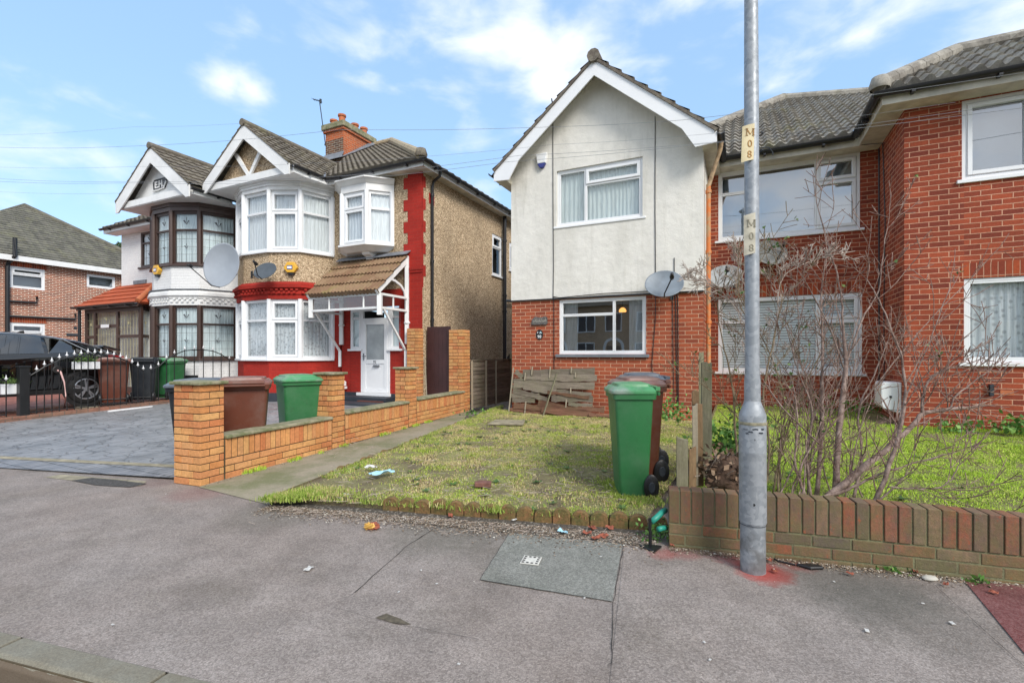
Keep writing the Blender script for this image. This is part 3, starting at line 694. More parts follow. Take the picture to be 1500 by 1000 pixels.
# ---------------------------------------------------------------- the semi with white window frames and red quoins
P96 = [(-12.495, 9.2), (-12.21, 8.415), (-11.503, 8.086), (-10.552, 8.086), (-9.846, 8.415), (-9.56, 9.2)]
P94 = [(-16.0, 8.95), (-15.64, 8.12), (-14.93, 7.79), (-14.095, 7.79), (-13.39, 8.12), (-13.0, 8.95)]
def bay_windows(root, P, z0, z1, mat, post, rows, cur, lead=None, sillm=None, glass=None, opens=(1, 3)):
    for k in range(5):
        (a, b), (c, e) = P[k], P[k+1]
        f = facet(H(a, b), H(c, e)); Lf = f.L
        if k in (0,): continue
        rr = [(h, 1 if (k in opens) else 0) for h in rows]
        window(root, f, .02, Lf-.02, z0, z1, cells([(1, rr)]), mat, d=-.02, fw=.055, curtain=(cur, 'net'), cd=.10, room=False, lead=lead, glass=glass)
    for (a, b) in P: posts = MB(); posts.tube([H(a, b, z0), H(a, b, z1)], post, 8); posts.build('bay_post', mat, root)
    m = MB(); bay_band(m, offpoly(P, -.35), P[0][1]+.01, z0+.01, z1-.01, 0); m.build('bay_interior', DARKIN, root)
    if sillm:
        m = MB(); bay_band(m, P, P[0][1], z0-.05, z0, .07); m.build('bay_sill', sillm, root, bevel=.006)
def gable(root, ac, half, ze, rise, bf, bback, tilem, eaveov, field, x=0, foot=.25, leftclip=None, rightclip=None, boardw=.3, skip=()):
    fb = HF(bf); rz = ze+rise
    for s in (1, -1):
        O = H(ac+s*half, bf-.05, ze); U = H(0, bback-bf)-H(0, 0); V = H(ac, bf-.05, rz)-O
        cl = [c for c in ((rightclip if s == 1 else leftclip) or [])]
        tiles(root, 'gable_roof', O, U, V, tilem, course=.27, wl=.24, amp=.016, prof='roman', th=.03, clips=cl, seg=8)
    ridge(root, H(ac, bf-.08, rz+.02), H(ac, bback-.2, rz+.02), tilem, r=.09)
    m = MB()
    for s in (1, -1):
        e = ac+s*half; t = ze-.02; sl = rise/half
        m.prism([fb.P(ac, .0, rz-.03), fb.P(e, 0, t), fb.P(e, 0, t-foot), fb.P(e-s*.14, 0, t-foot), fb.P(ac, 0, rz-.03-boardw-.05)], fb.n*.035)
    m.build('bargeboard', WPAINT, root)
    m = MB()
    for s in (1, -1): m.bar(fb.P(ac, .035, rz-.0), fb.P(ac+s*half, .035, ze+.0), .03, .028)
    m.build('verge_tile_edge', tilem, root)
    m = MB(); bp = bf+.22; fp = HF(bp); m.face([fp.P(ac-half+.1, 0, ze-.2), fp.P(ac+half-.1, 0, ze-.2), fp.P(ac, 0, rz-.1)]); m.build('gable_field', field, root, fixn=False)
    m = MB(); m.box(fb, ac-half+.12, ac+half-.12, -.18, -.03, ze-.2, ze-.03); m.build('gable_beam', WPAINT, root)
    return fp, rz
def build_96():
    D = 9.2; aR = -6.75; aL = -12.75; fr = HF(D); fs = HR(aR)
    root = empty('pebbledash_semi', H(-9.5, D, 0), 'brown pebbledash semi with white bay windows, red painted quoins and a chimney', 'house')
    zg = .15; ze = 5.72; zsplit = 2.95
    od = (-9.33, -7.42, .2, 2.55)
    # front wall
    m = MB(); wall_panel(m, fr, aL, aR, -.2, zsplit, [od]); m.build('painted_brick_wall', PAINTRED, root)
    m = MB(); wall_panel(m, fr, aL, aR, zsplit, ze, d=.0); b1 = B(721, aR), B(735.5, aR); wz = (3.78, 5.02); b2 = (B(739, aR)+.35, B(739, aR)+1.1)
    hs = [(b1[0], b1[1], *wz), (b2[0], b2[1], 4.1, 5.0)]
    wall_panel(m, fs, D, D+9, -.2, ze, hs); m.build('pebbledash_wall', PEBBLE, root)
    window(root, fs, *hs[0], cells([(1, [(.7, 0), (.3, 1)])]), UPVC, d=-.02, sill=(.05, .04, UPVC), label='slim upstairs window in the side wall')
    window(root, fs, *hs[1], cells([(1, [(1, 1)])]), UPVC, d=-.02, sill=(.05, .04, UPVC))
    # quoins
    m = MB(); z = zsplit; k = 0; ch = .262
    m.box(fr, aR-.42, aR+.012, -.01, .014, .2, zsplit)
    while z < ze-.1:
        w = .52 if k % 2 else .40
        m.box(fr, aR-w, aR+.012, -.01, .014+.001*(k % 2), z, min(z+ch, ze)); m.box(fs, D-.013, D+(.14 if k % 2 else .05), -.01, .011+.001*(k % 2), z, min(z+ch, ze)); z += ch; k += 1
    m.box(fr, aR-.44, aR+.05, 0, .05, 3.36, 3.42); m.box(fr, aR-.42, aR+.03, 0, .035, 3.30, 3.36); m.box(fs, B(632.5, aR)-.12, B(632.5, aR)+.1, 0, .004, 5.0, 5.25)
    m.build('quoins', PAINTRED, root)
    m = MB(); m.box(fr, A(490, D), aR+.02, 0, .03, .0, .42); bay_band(m, P96, D, -.1, .42, .03); m.build('plinth', PLINTH, root)
    # bay
    m = MB(); bay_band(m, P96, D, .42, 1.21); m.build('bay_brick_base', PAINTRED, root)
    bay_windows(root, P96, 1.26, 2.74, UPVC, .055, (.66, .34), LACE, sillm=UPVC)
    m = MB(); bay_band(m, P96, D, 2.74, 2.86, .03); bay_band(m, P96, D, 2.86, 2.94, .06); bay_band(m, P96, D, 2.94, 3.02, .02, .09); bay_band(m, P96, D, 3.02, 3.10, .12); bay_band(m, P96, D, 3.10, 3.17, .11, .04)
    Pq = offpoly(P96, .06)
    for k in range(5):          # dentils
        f = facet(H(*Pq[k]), H(*Pq[k+1])); n = int(f.L/.13)
        for r_, zz in ((0, 2.875), (1, 2.945)):
            for i in range(n): m.box(f, (i+.2+.5*r_)*f.L/(n+.5), (i+.65+.5*r_)*f.L/(n+.5), -.01, .035, zz, zz+.05)
    m.build('red_cornice', PAINTRED, root)
    m = MB(); bay_band(m, P96, D, 3.17, 3.89); m.build('bay_pebbledash_band', PEBBLE, root)
    bay_windows(root, P96, 3.94, 5.44, UPVC, .055, (.66, .34), NET, sillm=UPVC)
    m = MB(); bay_band(m, P96, D, 5.44, 5.53, .04); bay_band(m, P96, D, 5.53, 5.59, .07); bay_band(m, P96, D, 5.59, 5.64, .1); m.build('white_entablature', WPAINT, root)
    m = MB(); z0 = 5.64; q = [H(-12.7, 7.9, z0), H(-9.5, 7.9, z0), H(-9.35, D, z0), H(-12.7, D, z0)]; m.prism(q, Vector((0, 0, .05))); m.build('boarded_soffit', WPAINT, root)
    # fascia along the bay return
    m = MB(); m.bar(H(-9.48, 7.9, 5.73), H(-9.48, D-.3, 5.73), .03, .16); m.box(HF(D-.32), -9.48, aR+.28, -.02, 0, ze-.08, ze+.05); m.box(Fr(H(aR+.28, 0), H(0, 1)), D-.32, D+9, -.02, 0, ze-.08, ze+.05); m.build('fascia', WPAINT, root)
    m = MB(); z1 = ze-.06
    for q in ((-9.48, aR+.27, D-.31, D+.02), (aR-.02, aR+.27, D+.02, D+9)):
        m.hexa([H(q[0], q[2], z1), H(q[1], q[2], z1), H(q[1], q[3], z1), H(q[0], q[3], z1), H(q[0], q[2], z1+.02), H(q[1], q[2], z1+.02), H(q[1], q[3], z1+.02), H(q[0], q[3], z1+.02)])
    m.build('soffit', CREAM, root)
    # gable over the bay
    mp_ = .655; be = D-.36
    vr = vclip(H(-9.5, be), H(-11.14, be+1.25/mp_+.1), H(-10.5, 8)); 
    fp, rz = gable(root, -11.14, 1.62, 5.86, 1.24, 7.85, 11.2, TILE96, .1, PEBBLE, rightclip=[vr], leftclip=[vclip(H(-12.76, 7), H(-12.76, 12), H(-11, 9))])
    fz = HF(7.85+.16); m = MB()
    for s in (1, -1): m.prism([fz.P(-11.14+s*.0-.05, 0, 5.84), fz.P(-11.14+.05, 0, 5.84), fz.P(-11.14+s*.52+.06, 0, 6.5), fz.P(-11.14+s*.52-.08, 0, 6.5)], fz.n*.05)
    m.build('gable_strut', WPAINT, root)
    # main roof
    ec = aR+.3; eb = be-.05; zg2 = ze+.1; S5 = 5.0; rz = zg2+S5*mp_
    O = H(ec-9, eb, zg2); U = H(9, 0)-H(0, 0); V = H(0, S5, S5*mp_)-H(0, 0, 0)
    hip = vclip(H(ec, eb), H(ec-S5, eb+S5), H(ec-8, eb+1))
    tiles(root, 'main_roof', O, U, V, TILE96, course=.20, wl=.17, amp=.014, clips=[hip, vclip(H(-9.44, be), H(-11.14, be+1.25/mp_+.2), H(-9, 13)), vclip(H(-12.75, 5), H(-12.75, 20), H(-9, 10))] , th=.028, seg=5, prof='wave')
    O = H(ec, eb, zg2); U = H(0, 12)-H(0, 0); V = H(-S5, 0, S5*mp_)-H(0, 0, 0)
    tiles(root, 'main_roof', O, U, V, TILE96, course=.3, wl=.3, amp=.016, clips=[vclip(H(ec, eb), H(ec-S5, eb+S5), H(ec, eb+5))], th=.028, seg=4)
    m = ridge(root, H(ec-.05, eb+.0, zg2+.05), H(ec-S5, eb+S5, rz+.04), TILESTR, r=.12, name='hip_tiles', seg=.42)
    ridge(root, H(ec-S5, eb+S5, rz+.04), H(-12.9, eb+S5, rz+.04), TILESTR, r=.11)
    m = MB(); m.lathe(H(ec-.06, eb+.05, zg2+.04), [(0, .16), (.11, .14), (.15, .02), (.13, -.04)], 14); m.build('hip_end_stop', TILE96, root, smooth=True)
    m = MB(); m.bar(H(-9.47, be-.02, zg2+.02), H(-10.0, be+.45, zg2+.38), .10, .03); m.build('valley_lead', LEAD, root)
    gutter(root, H(-9.42, D-.38, ze+.04), H(aR+.35, D-.38, ze+.04), r=.055); gutter(root, H(aR+.35, D-.42, ze+.04), H(aR+.35, D+8.5, ze+.04), r=.055)
    gutter(root, H(-9.42, 7.85, 5.80), H(-9.42, D-.42, 5.80), r=.055)
    pipe(root, [H(aR+.33, D+.28, ze-.0), H(aR+.30, D+.3, ze-.12), H(aR+.10, D+.34, ze-.2), H(aR+.06, D+.34, ze-.32), H(aR+.06, D+.34, .2)], collars=[H(aR+.06, D+.34, z) for z in (5.2, 3.6, 2.2)])
    pb = B(738.5, aR+.1); pipe(root, [H(aR+.33, pb+.3, ze+.2), H(aR+.33, pb+.3, ze+.62)], r=.05, name='soil_vent'); pipe(root, [H(aR+.12, pb, ze), H(aR+.12, pb, .2)], r=.055, name='soil_pipe', collars=[H(aR+.12, pb, z) for z in (4.9, 3.2, 2.7)])
    m = MB(); m.tube([H(aR+.12, pb, 3.05), H(aR+.12, pb+.8, 3.1)], .04, 8); m.build('waste_pipe', BLACKP, root)
    # oriel
    Q = [(-9.25, 9.2), (-8.80, 8.75), (-8.02, 8.75), (-7.573, 9.2)]; z0, z1 = 4.02, 5.28
    for k, rows in ((1, [(.68, 1), (.32, 1)]), (2, [(.68, 0), (.32, 0)])):
        f = facet(H(*Q[k]), H(*Q[k+1])); window(root, f, .03, f.L-.03, z0, z1, cells([(1, rows)]), UPVC, d=-.01, fw=.055, curtain=(NET, 'net'), cd=.08, room=False)
    for q in Q[1:3]+[(-7.6, 9.17)]: m = MB(); m.tube([H(q[0], q[1], z0), H(q[0], q[1], z1)], .055, 8); m.build('bay_post', UPVC, root)
    m = MB(); bay_band(m, offpoly(Q, -.3), D, z0, z1); m.build('oriel_interior', DARKIN, root)
    m = MB(); bay_band(m, Q, D, z1, z1+.17, .03); bay_band(m, Q, D, z1+.17, z1+.26, .05, .14); bay_band(m, Q, D, z1+.26, z1+.285, .17); m.build('oriel_cornice', WPAINT, root)
    m = MB(); bay_band(m, Q, D, z0-.05, z0, .09); bay_band(m, Q, D, z0-.16, z0-.05, -.12, .05); m.build('oriel_base', WPAINT, root)
    m = MB(); uc = A(541, D-.15); m.prism([H(uc-.11, D, z0-.16), H(uc-.11, D-.3, z0-.16), H(uc-.11, D-.26, z0-.22), H(uc-.11, D-.16, z0-.26), H(uc-.11, D-.14, z0-.32), H(uc-.11, D, z0-.34)], H(.22, 0)-H(0, 0)); m.build('corbel', WPAINT, root)
    # entrance: door with sidelights
    dz0, dz1 = .40, 2.5; da, db = A(528.5, D), A(571, D); la = A(513.5, D); rb = A(587, D); sz = Zb(520, 511, D)
    m = MB()
    m.box(fr, da, da+.07, -.06, .0, dz0, dz1); m.box(fr, db-.07, db, -.06, .0, dz0, dz1); m.box(fr, da+.07, db-.07, -.06, .0, dz1-.30, dz1-.23); m.box(fr, da+.07, db-.07, -.06, .0, dz1-.05, dz1)
    m.box(fr, da-.06, db+.06, -.08, .10, dz0-.05, dz0+.02)
    fm_ = m.build('door_frame', UPVC, root, bevel=.006)
    l0, l1 = da+.07, db-.07; t0, t1 = dz0+.02, dz1-.30
    m = MB(); gz0 = t0+(t1-t0)*.46
    m.box(fr, l0, l0+.10, -.05, .012, t0, t1); m.box(fr, l1-.10, l1, -.05, .012, t0, t1); m.box(fr, l0+.1, l1-.1, -.05, .012, t1-.09, t1); m.box(fr, l0+.1, l1-.1, -.05, .012, gz0-.10, gz0); m.box(fr, l0+.1, l1-.1, -.05, .012, t0, t0+.10)
    m.box(fr, l0+.1, l1-.1, -.04, -.004, t0+.10, gz0-.10); dr = m.build('front_door', UPVC, root, bevel=.005)
    m = MB(); m.box(fr, l0+.098, l1-.098, -.035, -.02, gz0, t1-.09); m.build('door_pane', FROST, dr)
    m = MB(); m.box(fr, (l0+l1)/2-.05, (l0+l1)/2+.15, .013, .022, gz0-.17, gz0-.13); m.bar(fr.P((l0+l1)/2-.06, .035, gz0-.175), fr.P((l0+l1)/2+.15, .035, gz0-.16), .012); m.build('letter_box', LEAD, dr)
    m = MB(); m.box(fr, l0+.03, l0+.05, .013, .03, gz0-.02, gz0+.16); m.bar(fr.P(l0+.02, .05, gz0+.09), fr.P(l0+.14, .05, gz0+.09), .018); m.build('door_handle', LEAD, dr)
    text_mesh('door_number', '95', .10, PLINTH, dr, fr, (l0+l1)/2, .013, gz0-.085, .003)
    m = MB(); m.box(fr, l0+.05, l1-.03, -.20, -.19, t0, t1); m.build('hall_interior', DARKIN, dr)
    for x0, x1 in ((la, da-.005), (db+.005, rb)):
        window(root, fr, x0, x1, sz, dz1, cells([(1, [(.80, 0), (.20, 0)])]), UPVC, d=-.0, fw=.05, curtain=(NETD, 'flat'), cd=.08, sill=(.05, .02, UPVC), name='sidelight')
    for q in ((la-.02, da, .2, sz-.05), (db, rb+.06, .2, sz-.05), (la-.3, la-.0, .2, 2.6)): m = MB(); m.box(fr, q[0], q[1], -.06, -.01, q[2], q[3]); m.build('painted_brick_infill', PAINTRED, root)
    m = MB(); m.box(fr, la-.05, rb+.1, .03, .95, .1, .25); m.box(fr, da-.25, db+.2, .0, .4, .25, .345); m.build('doorstep', PLINTH, root, bevel=.01)
    # canopy
    c0, c1 = -9.22, -7.14; bf = 8.2; fc = HF(bf); zt = 3.72; zf = 2.76
    can = tiles(root, 'canopy_roof', H(c0-.06, bf-.12, zf+.0), H(c1-c0+.12, 0)-H(0, 0), H(0, 1.05, zt-zf)-H(0, 0, 0), TILECAN, course=.33, wl=.105, amp=.018, th=.04, seg=5, label='mossy brown tiled lean-to roof over the front door')
    ORG[can.name] = ORG[root.name]
    m = MB(); m.prism([H(c0-.06, D-.17, zt-.06+.06), H(c1+.08, D-.17, zt+.0), H(c1+.08, D-.01, zt+.10), H(c0-.06, D-.01, zt+.10)], Vector((0, 0, .02))); m.build('canopy_flashing', LEAD, root)
    m = MB(); B_ = m.bar; w = .07; zb_ = 2.40; zm = 2.70
    for b in (bf,):
        B_(H(c0, b, zm), H(c1, b, zm), w, .05); B_(H(c0, b, zb_), H(c1, b, zb_), w, .05)
        for t in (0, .28, .78, 1): a = c0+(c1-c0)*t; B_(H(a, b, zb_), H(a, b, zm), w if t in (0, 1) else .035)
    for a in (c0, c1):
        B_(H(a, bf, zm), H(a, D, zm), w, .05); B_(H(a, bf, zb_), H(a, D, zb_), w, .05)
        if a == c1: B_(H(a, (bf+D)/2-.05, zb_), H(a, (bf+D)/2-.05, zm), .035)
        B_(H(a, bf-.0, zb_-.16), H(a, bf-.0, zm+.02), .10); B_(H(a, D-.05, 1.62), H(a, D-.05, zt-.02), .09)
        B_(H(a, bf-.10, zf-.04), H(a, D-.03, zt-.1), .05, .10)
        B_(H(a, bf+.12, zb_-.02), H(a, D-.10, 1.45), .045); B_(H(a, D-.10, 1.46), H(a, D-.10, 1.06), .06)
        pts = [H(a, bf+.28+.62*math.sin(t_*math.pi/2), zm+.62*.62*(1-0)*math.cos(t_*math.pi/2)+.0) for t_ in (0, .25, .5, .75, 1)]
        for p_, q_ in zip(pts, pts[1:]): B_(p_+Vector((0, 0, 0)), q_, .03, .05)
        m.lathe(H(a, D-.05, 2.12), [(.05, -.04), (.075, -.01), (.075, .01), (.05, .04)], 10)
    m.build('canopy_frame', WPAINT, root)
    m = MB()
    m.face([H(c0, bf, zb_), H(c1, bf, zb_), H(c1, bf, zm), H(c0, bf, zm)]); m.face([H(c1, bf, zb_), H(c1, D, zb_), H(c1, D, zm), H(c1, bf, zm)]); m.face([H(c0, bf, zb_), H(c0, D, zb_), H(c0, D, zm), H(c0, bf, zm)])
    m.build('canopy_glazing', POLYC, root, fixn=False)
    # chimney
    ch_ = MB(); ca, cb_, cz0, cz1 = -13.14, -12.31, 7.2, 9.12; b0, b1_ = 12.3, 13.75
    m = MB(); m.face([H(cb_, b0, cz0), H(cb_, b1_, cz0), H(cb_, b1_, cz1), H(cb_, b0, cz1)]); m.face([H(ca, b1_, cz0), H(ca, b0, cz0), H(ca, b0, cz1), H(ca, b1_, cz1)]); m.face([H(cb_, b1_, cz0), H(ca, b1_, cz0), H(ca, b1_, cz1), H(cb_, b1_, cz1)])
    m.cm = 1; m.face([H(ca, b0, cz0), H(cb_, b0, cz0), H(cb_, b0, cz1-.3), H(ca, b0, cz1-.3)]); m.cm = 0; m.face([H(ca, b0, cz1-.3), H(cb_, b0, cz1-.3), H(cb_, b0, cz1), H(ca, b0, cz1)])
    st = m.build('chimney', [CHIMB, CHIMD], root)
    m = MB()
    def ringb(o, z0, z1, mm): mm.hexa([H(ca-o, b0-o, z0), H(cb_+o, b0-o, z0), H(cb_+o, b1_+o, z0), H(ca-o, b1_+o, z0), H(ca-o, b0-o, z1), H(cb_+o, b0-o, z1), H(cb_+o, b1_+o, z1), H(ca-o, b1_+o, z1)])
    ringb(.06, cz1-.02, cz1+.06, m); m.build('chimney_corbel', CHIMB, st)
    m = MB(); ringb(.11, cz1+.06, cz1+.26, m); m.build('chimney_cap', CONCM, st, bevel=.03)
    for x_, b_, h_ in ((-12.95, 12.5, .26), (-12.62, 12.55, .40), (-12.55, 13.1, .3), (-12.5, 13.5, .32), (-12.85, 13.3, .3)):
        m = MB(); m.lathe(H(x_, b_, cz1+.22), [(.10, 0), (.11, h_-.05), (.14, h_-.04), (.14, h_+.02), (.11, h_+.02), (.1, h_-.1)], 14); m.build('chimney_pot', TERRA, st, smooth=False)
    m = MB(); zq = lambda b: zg2+mp_*(b-eb)+.06
    m.prism([H(ca-.05, b0-.12, zq(b0-.12)), H(cb_+.04, b0-.12, zq(b0-.12)), H(cb_+.04, b0+.0, zq(b0)+.16), H(ca-.05, b0, zq(b0)+.16)], Vector((0, 0, .015)))
    m.prism([H(cb_+.02, b0-.12, zq(b0-.12)), H(cb_+.17, b0-.12, zq(b0-.12)-.0), H(cb_+.17, b1_, zq(b1_)), H(cb_+.02, b1_, zq(b1_)+.12)], Vector((0, 0, .02)))
    m.build('chimney_flashing', LEAD, root)
    # vents and light on the wall, mat
    m = MB(); u = A(508, D); m.box(fr, u-.08, u+.04, .03, .14, .50, .56); m.lathe(fr.P(u, .1, .58), [(.0, .14), (.06, .1), (.06, 0)], 10); m.build('tap_cover', UPVC, root)
    return root
build_96()
# ---------------------------------------------------------------- the white semi with brown window frames
LEADM = plain('window_lead', L(.10, .11, .12), .5)
GOLDL = plain('gold_leading', L(.50, .45, .25), .5)
def build_94():
    D = 8.95; aR = -12.76; aL = -19.05; fr = HF(D)
    root = empty('white_semi', H(-15.5, D, 0), 'white painted semi with brown bay windows and a tiled front porch', 'house')
    ze = 5.55
    w = (A(206, D), A(206, D)+.85, Zb(206, 392, D), Zb(206, 341, D))
    m = MB(); wall_panel(m, fr, aL, aR, -.2, ze+.1, [w]); m.face([H(aL, D+8, -.2), H(aL, D, -.2), H(aL, D, ze), H(aL, D+8, ze)]); m.build('white_wall', WHITEPAINT, root)
    window(root, fr, *w, cells([(1, [(.7, 0), (.3, 0)])]), BROWNF, d=-.01, curtain=(NET, 'net'), cd=.08, sill=(.06, .04, BROWNF), lead=(.6, LEADM))
    m = MB(); bay_band(m, P94, D, .0, 1.22); m.build('bay_wall', WHITEPAINT, root); m = MB(); bay_band(m, P94, D, 3.15, 3.80); m.build('bay_wall', WHITEPAINT, root)
    bay_windows(root, P94, 1.25, 2.72, BROWNF, .06, (.66, .34), NETD, sillm=BROWNF, lead=(.6, LEADM), opens=())
    m = MB(); bay_band(m, P94, D, 2.72, 2.90, .03); bay_band(m, P94, D, 2.90, 2.98, .05, .09); bay_band(m, P94, D, 2.98, 3.06, .11); bay_band(m, P94, D, 3.06, 3.15, .10, .03)
    Pq = offpoly(P94, .05)
    for k in range(1, 5):
        f = facet(H(*Pq[k]), H(*Pq[k+1])); n = int(f.L/.14)
        for r_, zz in ((0, 2.80), (1, 2.87)):
            for i in range(n): m.box(f, (i+.2+.5*r_)*f.L/(n+.5), (i+.6+.5*r_)*f.L/(n+.5), -.04, .02, zz, zz+.045)
    m.build('white_cornice', WPAINT, root)
    m = MB(); bay_band(m, P94, D, 3.15, 3.17, .1, .06); m.build('cornice_lead', LEAD, root)
    bay_windows(root, P94, 3.84, 5.30, BROWNF, .06, (.66, .34), NETD, sillm=BROWNF, lead=(.6, LEADM), opens=())
    m = MB(); bay_band(m, P94, D, 5.30, 5.42, .03); bay_band(m, P94, D, 5.42, 5.52, .06); m.build('brown_entablature', BROWNF, root)
    m = MB(); m.prism([H(-16.1, 7.55, 5.52), H(-12.8, 7.55, 5.52), H(-12.8, D, 5.52), H(-16.1, D, 5.52)], Vector((0, 0, .05))); m.build('boarded_soffit', WPAINT, root)
    ac, half, zg, rise, bf = -14.48, 1.73, 5.74, 1.28, 7.5
    fp, rz = gable(root, ac, half, zg, rise, bf, 11.4, TILE96, .1, WPAINT, foot=.30, boardw=.36,
                   rightclip=[vclip(H(-12.76, 7), H(-12.76, 12), H(-14, 9))], leftclip=[vclip(H(ac-half, D-.36), H(ac, 11.2), H(ac-.5, 8))])
    # carved plaque in the gable
    uc = ac+.03; zc = 6.06
    m = MB(); m.prism([fp.P(uc-.30, 0, zc-.13), fp.P(uc-.05, 0, zc-.16), fp.P(uc+.22, 0, zc-.13), fp.P(uc+.33, 0, zc+.02), fp.P(uc+.26, 0, zc+.16), fp.P(uc-.26, 0, zc+.15), fp.P(uc-.33, 0, zc+.08)], fp.n*.03); pl = m.build('date_plaque', BLACKM, root)
    text_mesh('plaque_letters', 'E.H.', .26, WPAINT, pl, fp, uc-.01, .034, zc-.09, .012, bold=.006)
    m = MB(); m.tube([fp.P(uc-.32, .035, zc-.15), fp.P(uc-.05, .035, zc-.15), fp.P(uc+.2, .035, zc-.13), fp.P(uc+.31, .035, zc+.04)], .02, 6); m.build('plaque_scroll', WPAINT, pl)
    # main roof slopes: right valley side is 96's; here the part left of the gable and behind
    eb = D-.38; m_ = .655; z0 = ze+.08
    O = H(aL-.35, eb, z0); U = H(aR-aL+.35, 0)-H(0, 0); V = H(0, 4.9, 4.9*m_)-H(0, 0, 0)
    tiles(root, 'main_roof', O, U, V, TILE96, course=.28, wl=.24, amp=.014, clips=[vclip(H(aL-.35, eb), H(aL-.35+4.9, eb+4.9), H(-14, 9)), vclip(H(ac-half, D-.5), H(ac, 11.1), H(-19, 9))], th=.028, seg=5)
    tiles(root, 'main_roof', O, U, V, TILE96, course=.28, wl=.24, amp=.014, clips=[vclip(H(ac+half, D-.5), H(ac, 11.1), H(-12.8, 11))], th=.028, seg=5)
    gutter(root, H(aL-.4, eb-.05, ze+.03), H(ac-half+.1, eb-.05, ze+.03), r=.055); gutter(root, H(-12.72, bf, 5.66), H(-12.72, D, 5.66), r=.055); 
    m = MB(); m.box(HF(eb), aL-.3, ac-half+.2, -.02, 0, ze-.12, ze+.02); m.hexa([H(aL-.3, eb, ze-.12), H(ac-half+.2, eb, ze-.12), H(ac-half+.2, D, ze-.12), H(aL-.3, D, ze-.12), H(aL-.3, eb, ze-.10), H(ac-half+.2, eb, ze-.10), H(ac-half+.2, D, ze-.10), H(aL-.3, D, ze-.10)]); m.build('fascia', WPAINT, root); m = MB(); m.bar(H(-12.79, 7.6, 5.60), H(-12.79, D-.3, 5.60), .03, .16); m.build('fascia', WPAINT, root)
    # porch
    bp = 7.9; u0, u1 = A(124, bp), A(206, bp); fpch = HF(bp); zt = Zb(200, 447, bp)-.02; zb = .28
    fs = Fr(H(u1, 0), H(0, 1))
    win_cols = cells([(.17, [(.66, 0), (.34, 0)]), (.43, [(.80, 0), (.20, 0)]), (.40, [(.66, 0), (.34, 0)])])
    window(root, fpch, u0, u1, zb, zt, win_cols, BROWNF, d=0, fw=.10, name='porch_glazing', room=False, lead=(.1, GOLDL), glass=GLASS)
    window(root, facet(H(u1, bp), H(A(221, bp+.45), bp+.5)), .02, facet(H(u1, bp), H(A(221, bp+.45), bp+.5)).L, zb, zt, cells([(1, [(.66, 0), (.34, 0)])]), BROWNF, d=0, fw=.10, name='porch_glazing', room=False, lead=(.1, GOLDL))
    m = MB(); l = (u1-u0); m.box(fpch, u0+l*.20, u0+l*.56, -.04, .01, zb, zb+.75); m.box(fpch, u0+l*.33, u0+l*.48, .01, .02, zt-.62, zt-.52); dr = m.build('porch_door', BROWNF, root)
    m = MB(); m.box(fpch, u0+l*.32, u0+l*.47, .012, .022, zt-.60, zt-.50); m.build('door_sign', UPVC, dr)
    m = MB(); m.face([H(u0, bp, zb), H(u0, D, zb), H(u0, D, zt), H(u0, bp, zt)]); m.face([H(u0+.05, bp+.35, zb), H(u1-.1, bp+.35, zb), H(u1-.1, bp+.35, zt), H(u0+.05, bp+.35, zt)]); m.build('porch_inner_wall', plain('porch_cream_wall', L(.72, .72, .66), .8, var=.4, sc=2), root, fixn=False)
    e = .16; ptop = Zb(212, 414, D-.1)
    O = H(u0-e-.1, bp-e, zt+.08); U = H(u1-u0+.1+e+.9, 0)-H(0, 0); V = H(0, D-bp+e, ptop-zt-.08)-H(0, 0, 0)
    hp = vclip(H(u1+e, bp-e), H(u1+e-.9, bp-e+1.1), H(u0, bp+.2))
    tiles(root, 'porch_roof', O, U, V, TILERED, course=.27, wl=1.2, amp=0, prof='none', th=.03, clips=[hp], label='red tiled hipped roof over the porch')
    O = H(u1+e, bp-e, zt+.08); U = H(0, 1.2)-H(0, 0); V = H(-.9, 0, ptop-zt-.08)-H(0, 0, 0)
    tiles(root, 'porch_roof', O, U, V, TILERED, course=.27, wl=1.2, amp=0, prof='none', th=.03, clips=[vclip(H(u1+e, bp-e), H(u1+e-.9, bp-e+1.1), H(u1+e, bp+.6))])
    ridge(root, H(u1+e, bp-e, zt+.12), H(u1+e-.85, bp-e+1.04, ptop+.02), TERRA, r=.07)
    gutter(root, H(u0-e-.15, bp-e-.05, zt+.07), H(u1+e, bp-e-.05, zt+.07), r=.05); m = MB(); m.box(HF(bp-e), u0-e, u1+e, -.02, 0, zt-.03, zt+.07); m.build('porch_fascia', BROWNF, root)
    pipe(root, [H(u0-.08, bp-.1, zt+.03), H(u0-.08, bp-.1, .2)], r=.045)
    m = MB(); m.box(HF(D), A(197, D), A(215, D), 0, .04, ptop, ptop+.12); m.build('porch_flashing', LEAD, root)
    m = MB(); f = facet(H(*P94[3]), H(*P94[4])); m.box(f, .25, .75, .01, .03, .45, .80); m.build('vent_grille', BLACKP, root)
build_94()

